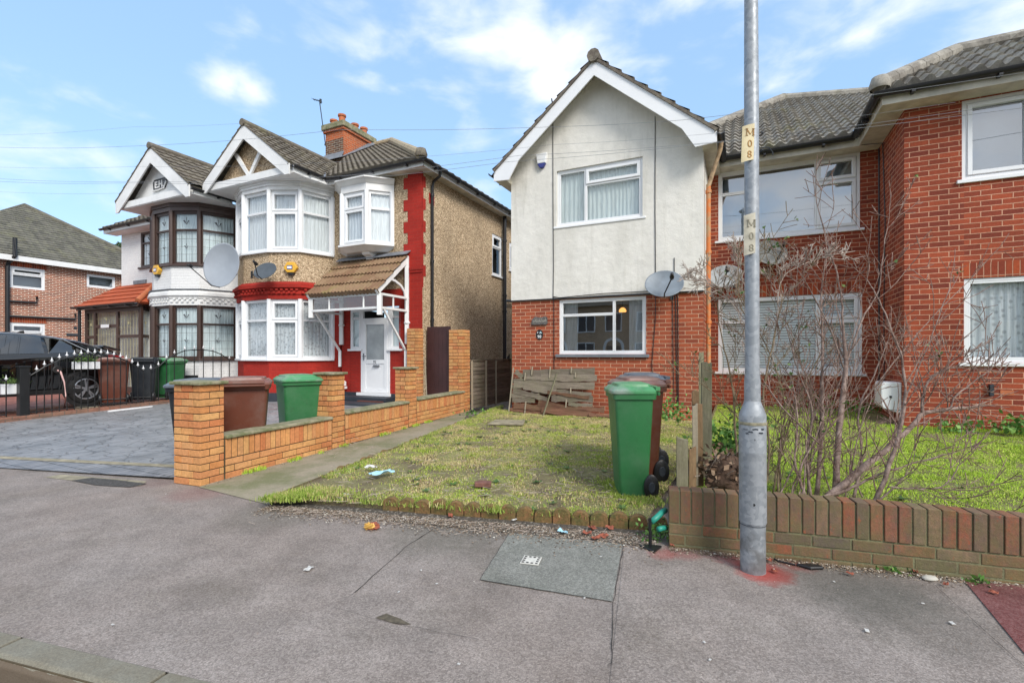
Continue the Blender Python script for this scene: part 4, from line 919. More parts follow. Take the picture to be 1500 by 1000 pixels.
# ---------------------------------------------------------------- far brick house beyond
def build_far():
    a = -27.0; b0, b1 = 5.0, 14.6; fs = HR(a); ze = Zab(372, a, B(0, a))-.02
    root = empty('far_brick_house', H(a, 9, 0), 'pale red brick house with grey hipped roof at the left edge', 'house')
    def wz(x0, x1, yt0, yb0): b = B(x0, a); return (b, B(x1, a), Zab(yb0, a, b), Zab(yt0, a, b))
    ws = [wz(14.5, 66, 389, 421), wz(127, 169, 401, 420), wz(13.5, 66, 472, 500)]
    m = MB(); wall_panel(m, fs, b0-3, b1, -.2, ze, ws); m.face([H(a, b0-3, -.2), H(a-9, b0-3, -.2), H(a-9, b0-3, ze), H(a, b0-3, ze)]); m.build('wall', WALLFAR, root)
    for w, c in zip(ws, (cells([(1, [(.68, 0), (.32, 1)])]), cells([(1, [(1, 0)])]), cells([(1, [(.5, 0), (.5, 1)])]))): window(root, fs, *w, c, UPVC, d=-.02, fw=.08, curtain=(ROLLER, 'flat'), cd=.3, glass=GLASSR)
    for w in (ws[0], ws[2]): m = MB(); m.box(fs, w[0]-.05, w[1]+.05, -.01, .006, w[3], w[3]+.225); m.build('soldier_course', SOLD, root)
    ov = .35; m = MB(); m.box(HR(a+ov), b0-3, b1+ov, -.03, 0, ze-.22, ze); m.build('fascia', WPAINT, root)
    ec = a+ov; zr = Zab(302, ec-4, B(37, ec-4)); bc = B(37, ec-4); s = 4.0; zz = ze+.02
    O = H(ec, bc-6, zz); U = H(0, 12)-H(0, 0); V = H(-s, 0, zr-zz)-H(0, 0, 0); br = b1+ov
    tiles(root, 'hipped_roof', O, U, V, TILEFAR, course=.22, wl=.3, amp=.012, prof='roman', th=.022, seg=6, clips=[vclip(H(ec, br), H(ec-s, bc), H(ec, bc)), vclip(H(ec, bc-5), H(ec-s, bc), H(ec, bc))])
    m = MB(); m.face([H(ec, bc-5, zz), H(ec-s, bc, zr), H(ec-14, bc, zr), H(ec-14, bc-5, zz)]); m.face([H(ec, br, zz), H(ec-s, bc, zr), H(ec-14, bc, zr), H(ec-14, br, zz)]); m.build('roof_slope', TILEFAR, root, fixn=False)
    ridge(root, H(ec-s, bc, zr), H(ec, br, zz+.06), TILEFAR, r=.12); ridge(root, H(ec-s, bc, zr), H(ec-s-8, bc, zr), TILEFAR, r=.13)
    bp = B(9.5, a); m = MB(); p = lambda z, b=0, o=.09: H(a+o, bp+b, z)
    m.tube([p(.1), p(ze-.45), p(ze-.25, .05), p(ze-.05, .12, .4), p(ze+.7, .12, .4)], .075, 10)
    for z, l in ((Zab(441, a, bp), .9), (Zab(463, a, bp), 2.2)): m.tube([p(z), p(z+.02, l), p(z+.28, l)], .045, 8)
    m.build('soil_pipe', BLACKP, root)
    m = MB(); z = Zab(489, a, bp); m.box(fs, B(97, a), B(116, a), 0, .05, z, z+.1); m.box(fs, B(108, a), B(112, a), 0, .03, Zab(478, a, bp), Zab(474, a, bp)); m.build('vent', PLINTH, root)
build_far()

# ---------------------------------------------------------------- fittings fixed to the walls
def dish(name, c, r, face, mat, label, wall, arm=.45, aspect=1.0, tilt=0, cat='satellite dish', lnbm=None, twist=0):
    root = empty(name, wall, label, cat, 'satellite dishes'); c = Vector(c); f = Vector(face).normalized()
    m = MB(); dep = r*.22
    ax = f; x = Vector((0, 0, 1)).cross(ax).normalized(); y = ax.cross(x)
    def P(rr, an): return c+(x*math.cos(an)*rr*aspect+y*math.sin(an)*rr)+ax*(dep*(rr/r)**2-dep)
    n = 40; rings = [0, .25, .5, .75, .95, 1.0]
    for (o, flip) in ((0, 0), (-.012, 1)):
        i = len(m.v)
        for q in rings:
            for j in range(n): m.v.append(P(max(q, 1e-3)*r, 2*math.pi*j/n)+ax*o)
        for k in range(len(rings)-1):
            for j in range(n): m.f.append([i+k*n+j, i+k*n+(j+1) % n, i+(k+1)*n+(j+1) % n, i+(k+1)*n+j]); m.m.append(0)
    for j in range(n): a = (len(rings)-1)*n; b = a+len(rings)*n; m.f.append([a+j, a+(j+1) % n, b+(j+1) % n, b+j]); m.m.append(0)
    m.build('reflector', mat, root, smooth=True)
    bot = P(r, -math.pi/2); lnb = c+ax*arm-y*r*.35+x*twist
    m = MB(); m.tube([bot-ax*.02, bot+ax*arm*.4-y*.03, lnb-y*.03], .012, 8); m.build('feed_arm', BLACKM, root)
    m = MB(); m.lathe(lnb, [(0, -.06), (.035, -.06), (.04, 0), (.028, .03), (.025, .08), (0, .08)], 12, axis=(ax*1+y*-.1)); m.build('receiver', lnbm or BLACKP, root, smooth=True)
    w = Vector(wall); m = MB(); m.tube([c-ax*(dep+.01), c-ax*(dep+.09), w+(c-ax*dep-w)*.3-Vector((0, 0, .02)), w], .018, 8); m.bar(w-Vector((0, 0, .09)), w+Vector((0, 0, .09)), .08, .02); m.build('wall_bracket', BLACKM, root)
    return root
def on(x, y, b, out=0): 
    a = A(x, b-out); return H(a, b-out, Zb(x, y, b-out))
nH = -(H(0, 1)-H(0, 0)); eH = H(1, 0)-H(0, 0); UP = Vector((0, 0, 1))
dish('satellite_dish', on(973, 415, 9.1, .35), .295, nH+UP*.62+eH*.15, DISHG, 'grey oval dish where render meets brick on the narrow house', on(985, 432, 9.1), aspect=1.12, arm=.30, twist=.12)
dish('satellite_dish', on(1129, 369, 10.39, .3), .29, nH+UP*.55+eH*.3, DISHR, 'stained dish just under the wide upstairs window, behind the lamp post', on(1140, 372, 10.39), aspect=1.0, arm=.30, twist=.1)
dish('satellite_dish', on(1062, 404, 10.39, .35), .27, nH+UP*.6-eH*.05, DISHL, 'pale dish behind bare twigs beside the orange downpipe', on(1075, 415, 10.39), aspect=1.15, arm=.30, twist=.06)
dish('satellite_dish', on(388, 396, 8.4, .66), .25, nH*.95+UP*.62+eH*.31, plain('dark_dish_metal', L(.07, .085, .10), .4, var=.25), 'small dark dish on pebbledash between the two white bay windows', on(370, 402, 8.09), aspect=1.12, arm=.35)
bigw = H(-12.95, 8.6, 3.1)
dish('satellite_dish', on(324, 388, 7.9, .25), .57, nH*.95+UP*.12+eH*.31, DISHB, 'big pale grey dish between the brown and white bay windows', on(345, 398, 8.2), aspect=.86, arm=.62, twist=-.30)
def alarm(x, y, b, w, h, mat, mat2, label, kind=0, fr=None):
    fr = fr or HF(b); u = A(x, b); z = Zb(x, y, b); root = empty('alarm_box', fr.P(u, 0, z), label, 'alarm box', None); m = MB()
    if kind == 0: pts = [(-.5, .5), (.5, .5), (.36, -.28), (-.36, -.28)]
    else: pts = [(-.5, 0), (-.25, .5), (.25, .5), (.5, 0), (.25, -.42), (-.25, -.42)]
    m.prism([fr.P(u+p*w, 0, z+q*h) for p, q in pts], fr.n*.09); m.build('casing', mat, root, bevel=.012)
    m = MB()
    if kind == 0: m.prism([fr.P(u-.36*w, .0, z-.285*h), fr.P(u+.36*w, 0, z-.285*h), fr.P(u+.15*w, 0, z-.62*h), fr.P(u-.15*w, 0, z-.62*h)], fr.n*.088)
    else: m.prism([fr.P(u-.25*w, .0, z-.43*h), fr.P(u+.25*w, 0, z-.43*h), fr.P(u+.1*w, 0, z-.66*h), fr.P(u-.1*w, 0, z-.66*h)], fr.n*.085)
    m.build('lamp_lens', mat2, root, bevel=.006)
    if kind: 
        m = MB(); m.box(fr, u-.22*w, u+.2*w, .091, .095, z-.16*h, z+.2*h); s = m.build('badge', BLUEP, root)
        m = MB(); m.box(fr, u-.19*w, u+.15*w, .0955, .099, z-.08*h, z+.14*h); m.build('badge_letter_panel', UPVC, s)
    return root
alarm(795, 236, 9.1, .24, .26, UPVC, BLUEP, 'white alarm box with dark blue base on the cream render')
f96 = facet(H(*P96[3]), H(*P96[4])); 
def alarm_f(P, k, t, z, label):
    f = facet(H(*P[k]), H(*P[k+1])); fr = f; u = f.L*t; root = empty('alarm_box', fr.P(u, 0, z), label, 'alarm box'); m = MB(); w, h = .34, .28
    m.prism([fr.P(u+p*w, 0, z+q*h) for p, q in [(-.5, 0), (-.25, .5), (.25, .5), (.5, 0), (.25, -.42), (-.25, -.42)]], fr.n*.1); m.build('casing', ALARMY, root, bevel=.012)
    m = MB(); m.prism([fr.P(u-.2*w, .0, z-.43*h), fr.P(u+.25*w, 0, z-.43*h), fr.P(u+.15*w, 0, z-.64*h), fr.P(u-.1*w, 0, z-.64*h)], fr.n*.085); m.build('lamp_lens', BLACKP, root)
    m = MB(); m.box(fr, u-.24*w, u+.16*w, .101, .105, z-.16*h, z+.2*h); s = m.build('badge', BLUEP, root)
    m = MB(); m.box(fr, u-.21*w, u+.11*w, .1055, .109, z-.08*h, z+.12*h); m.build('badge_panel', UPVC, s)
alarm_f(P96, 3, .74, Zab(393, -10.0, 8.35), 'yellow six sided alarm box on pebbledash below white bay window')
alarm_f(P94, 2, .32, Zab(397, -14.8, 7.79), 'yellow alarm box on white wall below the brown upstairs bay')
# name sign and number plate on the narrow house
fr98 = HF(9.1)
u, z = A(791, 9.1), Zb(791, 470, 9.1)
r_ = empty('house_name_sign', fr98.P(u, 0, z), 'rough grey slate name sign on red brick left of the window', 'sign')
m = MB(); m.prism([fr98.P(u-.185, 0, z-.08), fr98.P(u+.15, 0, z-.085), fr98.P(u+.17, 0, z-.05), fr98.P(u+.165, 0, z+.07), fr98.P(u+.12, 0, z+.09), fr98.P(u+.02, 0, z+.07), fr98.P(u-.10, 0, z+.09), fr98.P(u-.17, 0, z+.03)], fr98.n*.035); m.build('slate_board', plain('slate', L(.14, .13, .12), .8, var=.6, sc=25, bump=.8), r_, bevel=.006)
m = MB()
for k in range(9): m.tube([fr98.P(u-.13+.032*k, .038, z-.035), fr98.P(u-.12+.032*k, .038, z+.02+.015*(k % 3)), fr98.P(u-.105+.032*k, .038, z-.02)], .004, 5)
m.build('carved_lettering', plain('pale_lettering', L(.42, .40, .36), .8), r_)
u, z = A(790.5, 9.1), Zb(790.5, 490, 9.1)
r_ = empty('house_number_plate', fr98.P(u, 0, z), 'small black oval number plate below the slate name sign', 'number plate')
m = MB(); m.prism([fr98.P(u+.075*math.cos(t), 0, z+.105*math.sin(t)) for t in [2*math.pi*k/28 for k in range(28)]], fr98.n*.015); m.build('plate', BLACKP, r_)
text_mesh('number', '98', .085, UPVC, r_, fr98, u, .017, z-.07, .002, bold=.001)
m = MB(); m.prism([fr98.P(u-.045, .016, z+.02), fr98.P(u-.02, .016, z+.05), fr98.P(u-.045, .016, z+.06)], fr98.n*.004); m.build('emblem', UPVC, r_)
m = MB(); m.prism([fr98.P(u+.0, .016, z+.02), fr98.P(u+.06, .016, z+.025), fr98.P(u+.03, .016, z+.07), fr98.P(u+.01, .016, z+.05)], fr98.n*.004); m.build('emblem', plain('pale_blue', L(.45, .62, .66), .5), r_)
# lit pendant lamp seen through the ground floor window
LAMPM = bpy.data.materials.new('lit_lamp_shade'); LAMPM.use_nodes = True; _b = LAMPM.node_tree.nodes['Principled BSDF']; _b.inputs['Emission Color'].default_value = L(1, .42, .10); _b.inputs['Emission Strength'].default_value = 1.6; _b.inputs['Base Color'].default_value = L(.8, .5, .2)
c = H(A(912, 9.55), 9.55, Zb(912, 454, 9.55)); r_ = empty('pendant_lamp', c, 'lit amber pendant lamp seen through the ground floor window', 'lamp')
m = MB(); m.lathe(c, [(.015, .05), (.05, .03), (.075, -.015), (.07, -.04), (.0, -.045)], 16); m.build('lamp_shade', LAMPM, r_, smooth=True)
m = MB(); m.tube([c+UP*.07, c+UP*.2], .006, 6); m.build('flex', BLACKP, r_)
# roof aerial on the pebbledash semi
c = H(-13.25, 12.4, 8.6); ptop = pz(468, 148, 16.5); pb = H(-13.2, 12.35, 8.75); r_ = empty('tv_aerial', pb, 'thin television aerial mast strapped to the brick chimney', 'aerial')
m = MB(); m.tube([pb, ptop], .016, 6); m.bar(pb-eH*.02, pb+eH*.1, .06); m.build('mast', PLINTH, r_)
m = MB(); bdir = Vector((-.9, .3, .35)); q0 = ptop-bdir*.05; q1 = ptop+bdir*.28; m.tube([q0, q1], .012, 6)
for k in range(5): c_ = q0+(q1-q0)*(k/4); m.tube([c_-NS*.09+UP*-.0, c_+NS*.09], .007, 4)
m.bar(q0-UP*.07, q0+UP*.07, .06, .05); m.build('aerial_head', PLINTH, r_)
# ---------------------------------------------------------------- ground
def m_asphalt(name, c, c2, speck=.5, stains=False, moss=.3):
    m = NM(name); f = m.noise(150, 3, .8); v = m.vor(110, out='Color'); s = m.n('ShaderNodeSeparateColor'); m.l(v, s.inputs[0])
    col = m.mix(s.outputs[0], m.mix(.55, c, L(.02), 'MIX'), m.mix(.30, c, L(.72, .68, .64)))
    col = m.mix(speck, c, col); col = m.mix(.9, col, m.ramp(f, ((.25, .45), (.5, 1), (.78, 1.65))), 'MULTIPLY')
    col = m.mix(m.ramp(m.noise(.7, 6, .6), ((.35, 0), (.65, 1))), col, m.mix(1, col, c2, 'MULTIPLY'))
    col = m.mix(.8, col, m.ramp(m.noise(3.1, 6, .65), ((.3, .72), (.7, 1.16))), 'MULTIPLY')
    if stains:
        p = m.g.outputs['Position']
        def spot(pt, r, colr, amt, soft=.55, nsc=14):
            d = m.n('ShaderNodeVectorMath', operation='DISTANCE'); m.l(p, d.inputs[0]); d.inputs[1].default_value = pt
            q = m.math('ADD', m.math('DIVIDE', d.outputs['Value'], r), m.math('MULTIPLY', m.math('SUBTRACT', m.noise(nsc, 5, .7), .5), .9))
            return m.math('MULTIPLY', m.ramp(q, ((0, 1), (soft, .8), (1, 0))), amt)
        nonlocal_col = col
        for pt, r, cc, am in stains: nonlocal_col = m.mix(spot(pt, r, cc, am), nonlocal_col, cc)
        col = nonlocal_col
    col = m.mix(m.math('MULTIPLY', m.ramp(m.noise(26, 5, .75), ((.55, 0), (.72, 1))), .35), col, m.mix(1, col, L(.62, .60, .58), 'MULTIPLY'))
    col = m.mix(m.math('MULTIPLY', m.ramp(m.noise(1.35, 7, .7, vec=m.map(loc=(31, 7, 0))), ((.50, 0), (.66, 1))), .55), col, m.mix(1, col, L(.70, .70, .66), 'MULTIPLY'))
    col = m.mix(m.ramp(m.vor(4.2, out='Distance'), ((.030, .55), (.045, 0))), col, L(.10, .09, .085))
    m.bump(m.math('ADD', f, s.outputs[0]), .6, .005)
    return m.fin(col, .85, spec=.35)
lp = gp(1103, 835); RS = L(.42, .035, .025)
st = [(tuple(lp+Vector((.06, -.03, 0))), .20, RS, .85), (tuple(gp(1165, 826)), .14, RS, .55), (tuple(gp(1075, 812)), .22, RS, .5), (tuple(gp(1000, 808)), .16, L(.36, .05, .05), .35), (tuple(gp(1050, 800)), .25, L(.03, .03, .028), .5),
      (tuple(gp(970, 812)), .12, RS, .35), (tuple(gp(290, 722)), .35, L(.22, .09, .08), .4), (tuple(gp(230, 706)), .3, L(.22, .09, .08), .25),
      (tuple(gp(1240, 850)), .55, L(.05, .055, .045), .5), (tuple(gp(1330, 900)), .5, L(.06, .065, .05), .3), (tuple(gp(400, 752)), .5, L(.05, .055, .035), .35), (tuple(gp(640, 780)), .5, L(.07, .075, .05), .4), (tuple(gp(760, 800)), .6, L(.07, .075, .05), .3)]
PAVE = m_asphalt('pavement_asphalt', L(.285, .243, .217), L(.88, .84, .81), stains=st)
PATCH = m_asphalt('green_grey_patch', L(.215, .215, .19), L(.95, .98, .95))
PINK = m_asphalt('pinkish_strip', L(.24, .185, .178), L(1, .95, .95), stains=st[:4]+st[5:6])
REDA = m_asphalt('dark_red_asphalt', L(.16, .045, .042), L(1, .9, .9), speck=.3)
ROADM = m_asphalt('road_asphalt', L(.12, .11, .10), L(1, 1, .98))
def sheet(name, poly, zf, mat, step=.25, kind='structure', amp=0, extra=0, skirt=0):
    P = [Vector((p[0], p[1], 0)) for p in poly]; c = sum(P, Vector())/len(P)
    x0, x1 = min(p.x for p in P), max(p.x for p in P); y0, y1 = min(p.y for p in P), max(p.y for p in P)
    m = MB(); nu, nv = max(1, int((x1-x0)/step)), max(1, int((y1-y0)/step))
    def fn(s, t):
        x, y = x0+(x1-x0)*s, y0+(y1-y0)*t
        return (x, y, zf(x, y)+(amp*noise.noise(Vector((x*2.1, y*2.1, 3)))+amp*.6*noise.noise(Vector((x*7, y*7, 1))) if amp else 0))
    m.grid(fn, nu, nv); cl = []
    for p, q in zip(P, P[1:]+P[:1]): cl.append(vclip(p, q, c))
    o = m.build(name, mat, None, clips=cl, fixn=False, smooth=bool(amp))
    return tag(o, kind=kind)
k0, k1 = gp(0, 925), gp(300, 997); kd = (k1-k0).normalized(); kn = Vector((-kd.y, kd.x, 0))
sheet('ground', [(-300, -300), (300, -300), (300, 400), (-300, 400)], lambda x, y: -.14, plain('far_ground', L(.09, .10, .05), .95), 100)
kA, kB = k0-kd*30, k0+kd*30
sheet('road', [tuple(kA-kn*.15)[:2], tuple(kB-kn*.15)[:2], tuple(kB-kn*7)[:2], tuple(kA-kn*7)[:2]], lambda x, y: -.115, ROADM, 2)
sheet('pavement', [tuple(kA)[:2], tuple(kB)[:2], tuple(kB+kn*16)[:2], tuple(kA+kn*16)[:2]], lambda x, y: 0, PAVE, 4)
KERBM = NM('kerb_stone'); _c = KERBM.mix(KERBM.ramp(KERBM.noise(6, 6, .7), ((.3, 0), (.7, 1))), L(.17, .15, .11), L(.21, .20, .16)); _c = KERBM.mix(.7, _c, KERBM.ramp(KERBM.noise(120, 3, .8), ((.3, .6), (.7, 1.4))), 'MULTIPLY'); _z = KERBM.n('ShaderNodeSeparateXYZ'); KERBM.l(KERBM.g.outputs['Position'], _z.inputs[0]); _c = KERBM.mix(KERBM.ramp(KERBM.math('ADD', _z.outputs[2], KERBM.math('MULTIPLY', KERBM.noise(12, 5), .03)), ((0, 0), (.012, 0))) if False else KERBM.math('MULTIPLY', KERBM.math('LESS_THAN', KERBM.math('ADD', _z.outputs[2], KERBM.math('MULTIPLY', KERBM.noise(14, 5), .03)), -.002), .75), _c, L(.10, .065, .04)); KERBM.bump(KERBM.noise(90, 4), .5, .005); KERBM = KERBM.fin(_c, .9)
fk = Fr(k0, kd); m = MB(); uj = (gp(243, 986)-k0).dot(kd)
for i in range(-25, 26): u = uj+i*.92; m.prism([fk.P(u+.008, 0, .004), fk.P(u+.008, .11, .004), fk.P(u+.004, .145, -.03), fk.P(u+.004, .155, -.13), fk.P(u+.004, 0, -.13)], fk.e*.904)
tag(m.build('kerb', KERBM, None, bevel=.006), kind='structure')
m = MB(); m.box(fk, -25, 25, -.004, .13, -.14, -.01); tag(m.build('kerb_bedding', MORTAR, None), kind='structure')
# plots: garden wall line and others
C0 = Vector((-3.23, 4.95, 0))
def Wt(t, off=0): return C0+NS*t+ES*off
EL0, EL1 = Vector((-2.2, 4.34, 0)), Vector((-.20, 11.15, 0))
PATHM = NM('mossy_concrete_path'); _c = PATHM.mix(PATHM.ramp(PATHM.noise(1.6, 6, .7), ((.4, 0), (.62, 1))), L(.30, .26, .19), L(.17, .175, .09)); _c = PATHM.mix(.6, _c, PATHM.ramp(PATHM.noise(45, 5, .8), ((.3, .65), (.7, 1.3))), 'MULTIPLY'); PATHM.bump(PATHM.noise(50, 4), .5, .006); PATHM = PATHM.fin(_c, .95)
zpath = lambda x, y: .006+.012*max(0, (y-4.9))
sheet('garden_path', [tuple(Wt(-.02, .0))[:2], tuple(EL0)[:2], tuple(EL1)[:2], (.4, 14.5), (-.9, 14.5), tuple(Wt(6.6))[:2]], zpath, PATHM, .3)
SOILM = NM('lawn_soil'); _c = SOILM.mix(SOILM.ramp(SOILM.noise(2.2, 6, .7), ((.4, 0), (.6, 1))), L(.15, .115, .07), L(.25, .24, .095)); _c = SOILM.mix(.8, _c, SOILM.ramp(SOILM.noise(60, 5, .8), ((.3, .5), (.7, 1.5))), 'MULTIPLY'); SOILM.bump(SOILM.noise(40, 5, .8), .9, .02); SOILM = SOILM.fin(_c, 1)
def z98(x, y): b = SH*x+CH*y; return .075+.021*(b-3.8)
L98 = [(-2.17, 4.44), (1.06, 3.76), tuple(H(-.42, 9.14))[:2], tuple(H(-4.85, 9.14))[:2]]
sheet('front_lawn_soil', L98, z98, SOILM, .12, amp=.02)
m = MB(); pp = [Vector((-2.17, 4.44, 0)), Vector((1.06, 3.76, 0))]; m.face([pp[0]+UP*-.02, pp[1]+UP*-.02, pp[1]+UP*.09, pp[0]+UP*.09]); m.face([EL0+UP*-.02, EL1+UP*-.02, EL1+UP*.2, EL0+UP*.085]); tag(m.build('soil_bank', SOILM, None, fixn=False), kind='structure')
lw0, lw1 = gp(979, 801), gp(1500, 857); lwd = (lw1-lw0).normalized(); lwn = Vector((-lwd.y, lwd.x, 0))
def zR(x, y): b = SH*x+CH*y; return .10+.042*(b-4.0)
LR = [tuple(lw0+lwn*.12)[:2], tuple(lw0+lwd*8+lwn*.12)[:2], tuple(H(8, 8.9))[:2], tuple(H(1.9, 10.4))[:2], tuple(H(-.45, 10.4))[:2]]
sheet('neighbour_lawn_soil', LR, zR, SOILM, .15, amp=.015)
GRAV = NM('gritty_soil_edge'); _c = GRAV.mix(GRAV.ramp(GRAV.noise(28, 5, .8), ((.35, 0), (.7, 1))), L(.05, .042, .033), L(.15, .125, .10)); _v = GRAV.vor(60, out='Color'); _s = GRAV.n('ShaderNodeSeparateColor'); GRAV.l(_v, _s.inputs[0]); _c = GRAV.mix(GRAV.ramp(_s.outputs[1], ((.8, 0), (.9, .6))), _c, L(.4, .36, .3)); GRAV.bump(GRAV.noise(60, 5, .8), 1, .015); GRAV = GRAV.fin(_c, 1)
# asphalt patches and seams
zc = lambda z: (lambda x, y: z)
g2 = lambda *pts: [tuple(gp(*p))[:2] for p in pts]
sheet('pinkish_pavement_strip', g2((915, 797), (1062, 832), (1120, 1000), (1110, 1200), (885, 1200), (893, 1000)), zc(.003), PAVE, 3)
sheet('patched_asphalt', g2((703, 850), (752, 772), (912, 797), (897, 882)), zc(.006), PATCH, 3)
sheet('red_asphalt', g2((1350, 848), (1700, 872), (1700, 1200), (1560, 1030)), zc(.006), REDA, 3)
CRACK = plain('dark_crack', L(.03, .028, .025), 1)
def crack(name, pts, w, z=.005, wob=.006):
    m = MB(); P = []
    for (p, q) in zip(pts, pts[1:]):
        a, b = gp(*p), gp(*q); n = max(2, int((b-a).length/.05))
        for i in range(n): P.append(a+(b-a)*(i/n))
    P.append(gp(*pts[-1])); L_ = []
    for i, p in enumerate(P):
        t = (P[min(i+1, len(P)-1)]-P[max(0, i-1)]).normalized(); s_ = Vector((-t.y, t.x, 0)); o = noise.noise(p*9)*wob; ww = w*(.35+.9*abs(noise.noise(p*6+Vector((5, 0, 0)))))
        L_.append((p+s_*(o-ww)+UP*z, p+s_*(o+ww)+UP*z))
    for a, b in zip(L_, L_[1:]): m.face([a[0], b[0], b[1], a[1]])
    tag(m.build(name, CRACK, None, fixn=False), kind='structure')
crack('pavement_crack', [(640, 772), (596, 800), (520, 868)], .005)
crack('pavement_crack', [(520, 868), (488, 890), (560, 910), (640, 925), (700, 937)], .0014)
crack('pavement_joint', [(914, 797), (898, 885), (896, 972)], .003)
crack('pavement_joint', [(896, 972), (890, 975)], .002); crack('pavement_joint', [(752, 772), (703, 850), (897, 882)], .0018, .0075)
crack('pavement_joint', [(1362, 852), (1500, 977), (1560, 1030)], .002, .0078)
sheet('pothole', g2((550, 905), (566, 899), (585, 906), (602, 915), (580, 914)), zc(.004), plain('muddy_grit', L(.12, .10, .07), 1, var=.6, sc=30), 3)
sheet('broken_paving_edge', g2((65, 699), (90, 695), (215, 705), (205, 712), (150, 709)), zc(.004), CONC, 3); sheet('broken_paving_hole', g2((105, 704), (135, 700), (170, 703), (215, 709), (190, 714), (140, 711)), zc(.007), plain('dark_gravel', L(.09, .085, .08), 1, var=.7, sc=60, bump=1), 3)
sheet('grit_edge', [(-2.25, 4.36), (-2.0, 4.20), (-.9, 3.90), (.2, 3.60), (.98, 3.40), (1.12, 3.74), (-2.1, 4.42)], zc(.007), GRAV, .3)
# driveways
def m_blocks(name, c1, c2, mort, bw=.2, rh=.1):
    m = NM(name); b = m.n('ShaderNodeTexBrick'); b.offset = .5
    for k, v in (('Scale', 1), ('Brick Width', bw), ('Row Height', rh), ('Mortar Size', .006), ('Bias', 0)): b.inputs[k].default_value = v
    b.inputs['Color1'].default_value = c1; b.inputs['Color2'].default_value = c2; b.inputs['Mortar'].default_value = mort; m.l(m.tc.outputs['UV'], b.inputs['Vector'])
    c = m.mix(.8, b.outputs['Color'], m.ramp(m.noise(6, 6, .7), ((.3, .6), (.7, 1.25))), 'MULTIPLY')
    m.bump(m.math('ADD', m.math('SUBTRACT', 1.0, b.outputs['Fac']), m.math('MULTIPLY', m.noise(30, 4), .6)), .8, .008)
    return m.fin(c, m.ramp(m.noise(2.5, 5), ((.35, .38), (.65, .7))), spec=.5)
DRIVE = NM('imprinted_dark_paving'); _v = DRIVE.n('ShaderNodeTexVoronoi', feature='DISTANCE_TO_EDGE'); _v.inputs['Scale'].default_value = 3.6; _dv = DRIVE.n('ShaderNodeVectorMath', operation='ADD'); _sv = DRIVE.n('ShaderNodeVectorMath', operation='SCALE'); _sv.inputs['Scale'].default_value = .22; DRIVE.l(DRIVE.noise(5, 3, col=True), _sv.inputs[0]); DRIVE.l(_sv.outputs[0], _dv.inputs[0]); DRIVE.l(DRIVE.g.outputs['Position'], _dv.inputs[1]); DRIVE.l(_dv.outputs[0], _v.inputs['Vector'])
_c = DRIVE.mix(DRIVE.ramp(DRIVE.noise(1.8, 7, .7), ((.35, 0), (.65, 1))), L(.19, .195, .20), L(.31, .31, .315)); _c = DRIVE.mix(DRIVE.ramp(_v.outputs['Distance'], ((.0, .6), (.04, 0))), _c, L(.025, .026, .03)); DRIVE.bump(DRIVE.math('ADD', DRIVE.ramp(_v.outputs['Distance'], ((0, 0), (.08, 1))), DRIVE.noise(9, 5, .7)), .6, .02); DRIVE = DRIVE.fin(_c, DRIVE.ramp(DRIVE.noise(2.2, 5), ((.35, .28), (.65, .6))), spec=.5)
def zD(x, y): b = SH*x+CH*y; return .006+max(0, min(.2, .036*(b-2.6)))
df0, df1 = gp(254, 703), gp(0, 686); dd = (df1-df0).normalized(); dn = Vector((dd.y, -dd.x, 0)); dfL = df0+dd*7.6
if dn.y < 0: dn = -dn
wl_ = lambda t: Wt(t, -.2)
sheet('driveway', [tuple(df0)[:2], tuple(dfL)[:2], tuple(H(-12.85, 9.2))[:2], tuple(H(-6.2, 9.2))[:2], tuple(wl_(5.2))[:2], tuple(wl_(.2))[:2]], zD, DRIVE, .4)
zE = lambda x, y: zD(x, y)+.005
sheet('driveway_border', [tuple(df0)[:2], tuple(dfL)[:2], tuple(dfL+dn*.34)[:2], tuple(df0+dn*.34)[:2]], zE, m_blocks('dark_border_blocks', L(.20, .205, .22), L(.28, .28, .29), L(.06, .06, .06), bw=.1, rh=.24), .5)
sheet('driveway_joint', [tuple(df0+dn*.36)[:2], tuple(dfL+dn*.36)[:2], tuple(dfL+dn*.47)[:2], tuple(df0+dn*.47)[:2]], zE, CONC, .5)
sheet('neighbour_driveway', [tuple(H(-12.95, 1.5))[:2], tuple(H(-12.95, 9.0))[:2], tuple(H(-19, 9))[:2], tuple(H(-19, 1.5))[:2]], lambda x, y: zD(x, y)+.03, m_blocks('red_paving', L(.36, .11, .07), L(.28, .09, .06), L(.2, .12, .09)), .5)
m = MB(); m.hexa([H(-13.0, 1.5, .0), H(-12.82, 1.5, .0), H(-12.82, 8.3, .0), H(-13.0, 8.3, .0), H(-13.0, 1.5, .08), H(-12.82, 1.5, .08), H(-12.82, 8.3, .27), H(-13.0, 8.3, .27)]); tag(m.build('boundary_kerb', m_blocks('red_edging', L(.28, .12, .08), L(.2, .12, .08), L(.12, .1, .08)), None, bevel=.01), kind='structure')
p0, p1 = gp(158, 604, .1), gp(223, 597, .12); m = MB(); m.bar(p0+UP*.03, p1+UP*.03, .03, .03); tag(m.build('white_pipe', UPVC, None, org=p0), 'white plastic pipe lying on the dark driveway', 'pipe')
p0 = gp(122, 600, .12); m = MB(); m.prism([p0+Vector((-.22, .0, 0)), p0+Vector((.2, -.08, 0)), p0+Vector((.28, .1, 0)), p0+Vector((-.12, .2, 0))], UP*.07); tag(m.build('stone_block', CONC, None, org=p0, bevel=.02), 'pale flat stone lying at the foot of the black railings', 'stone')

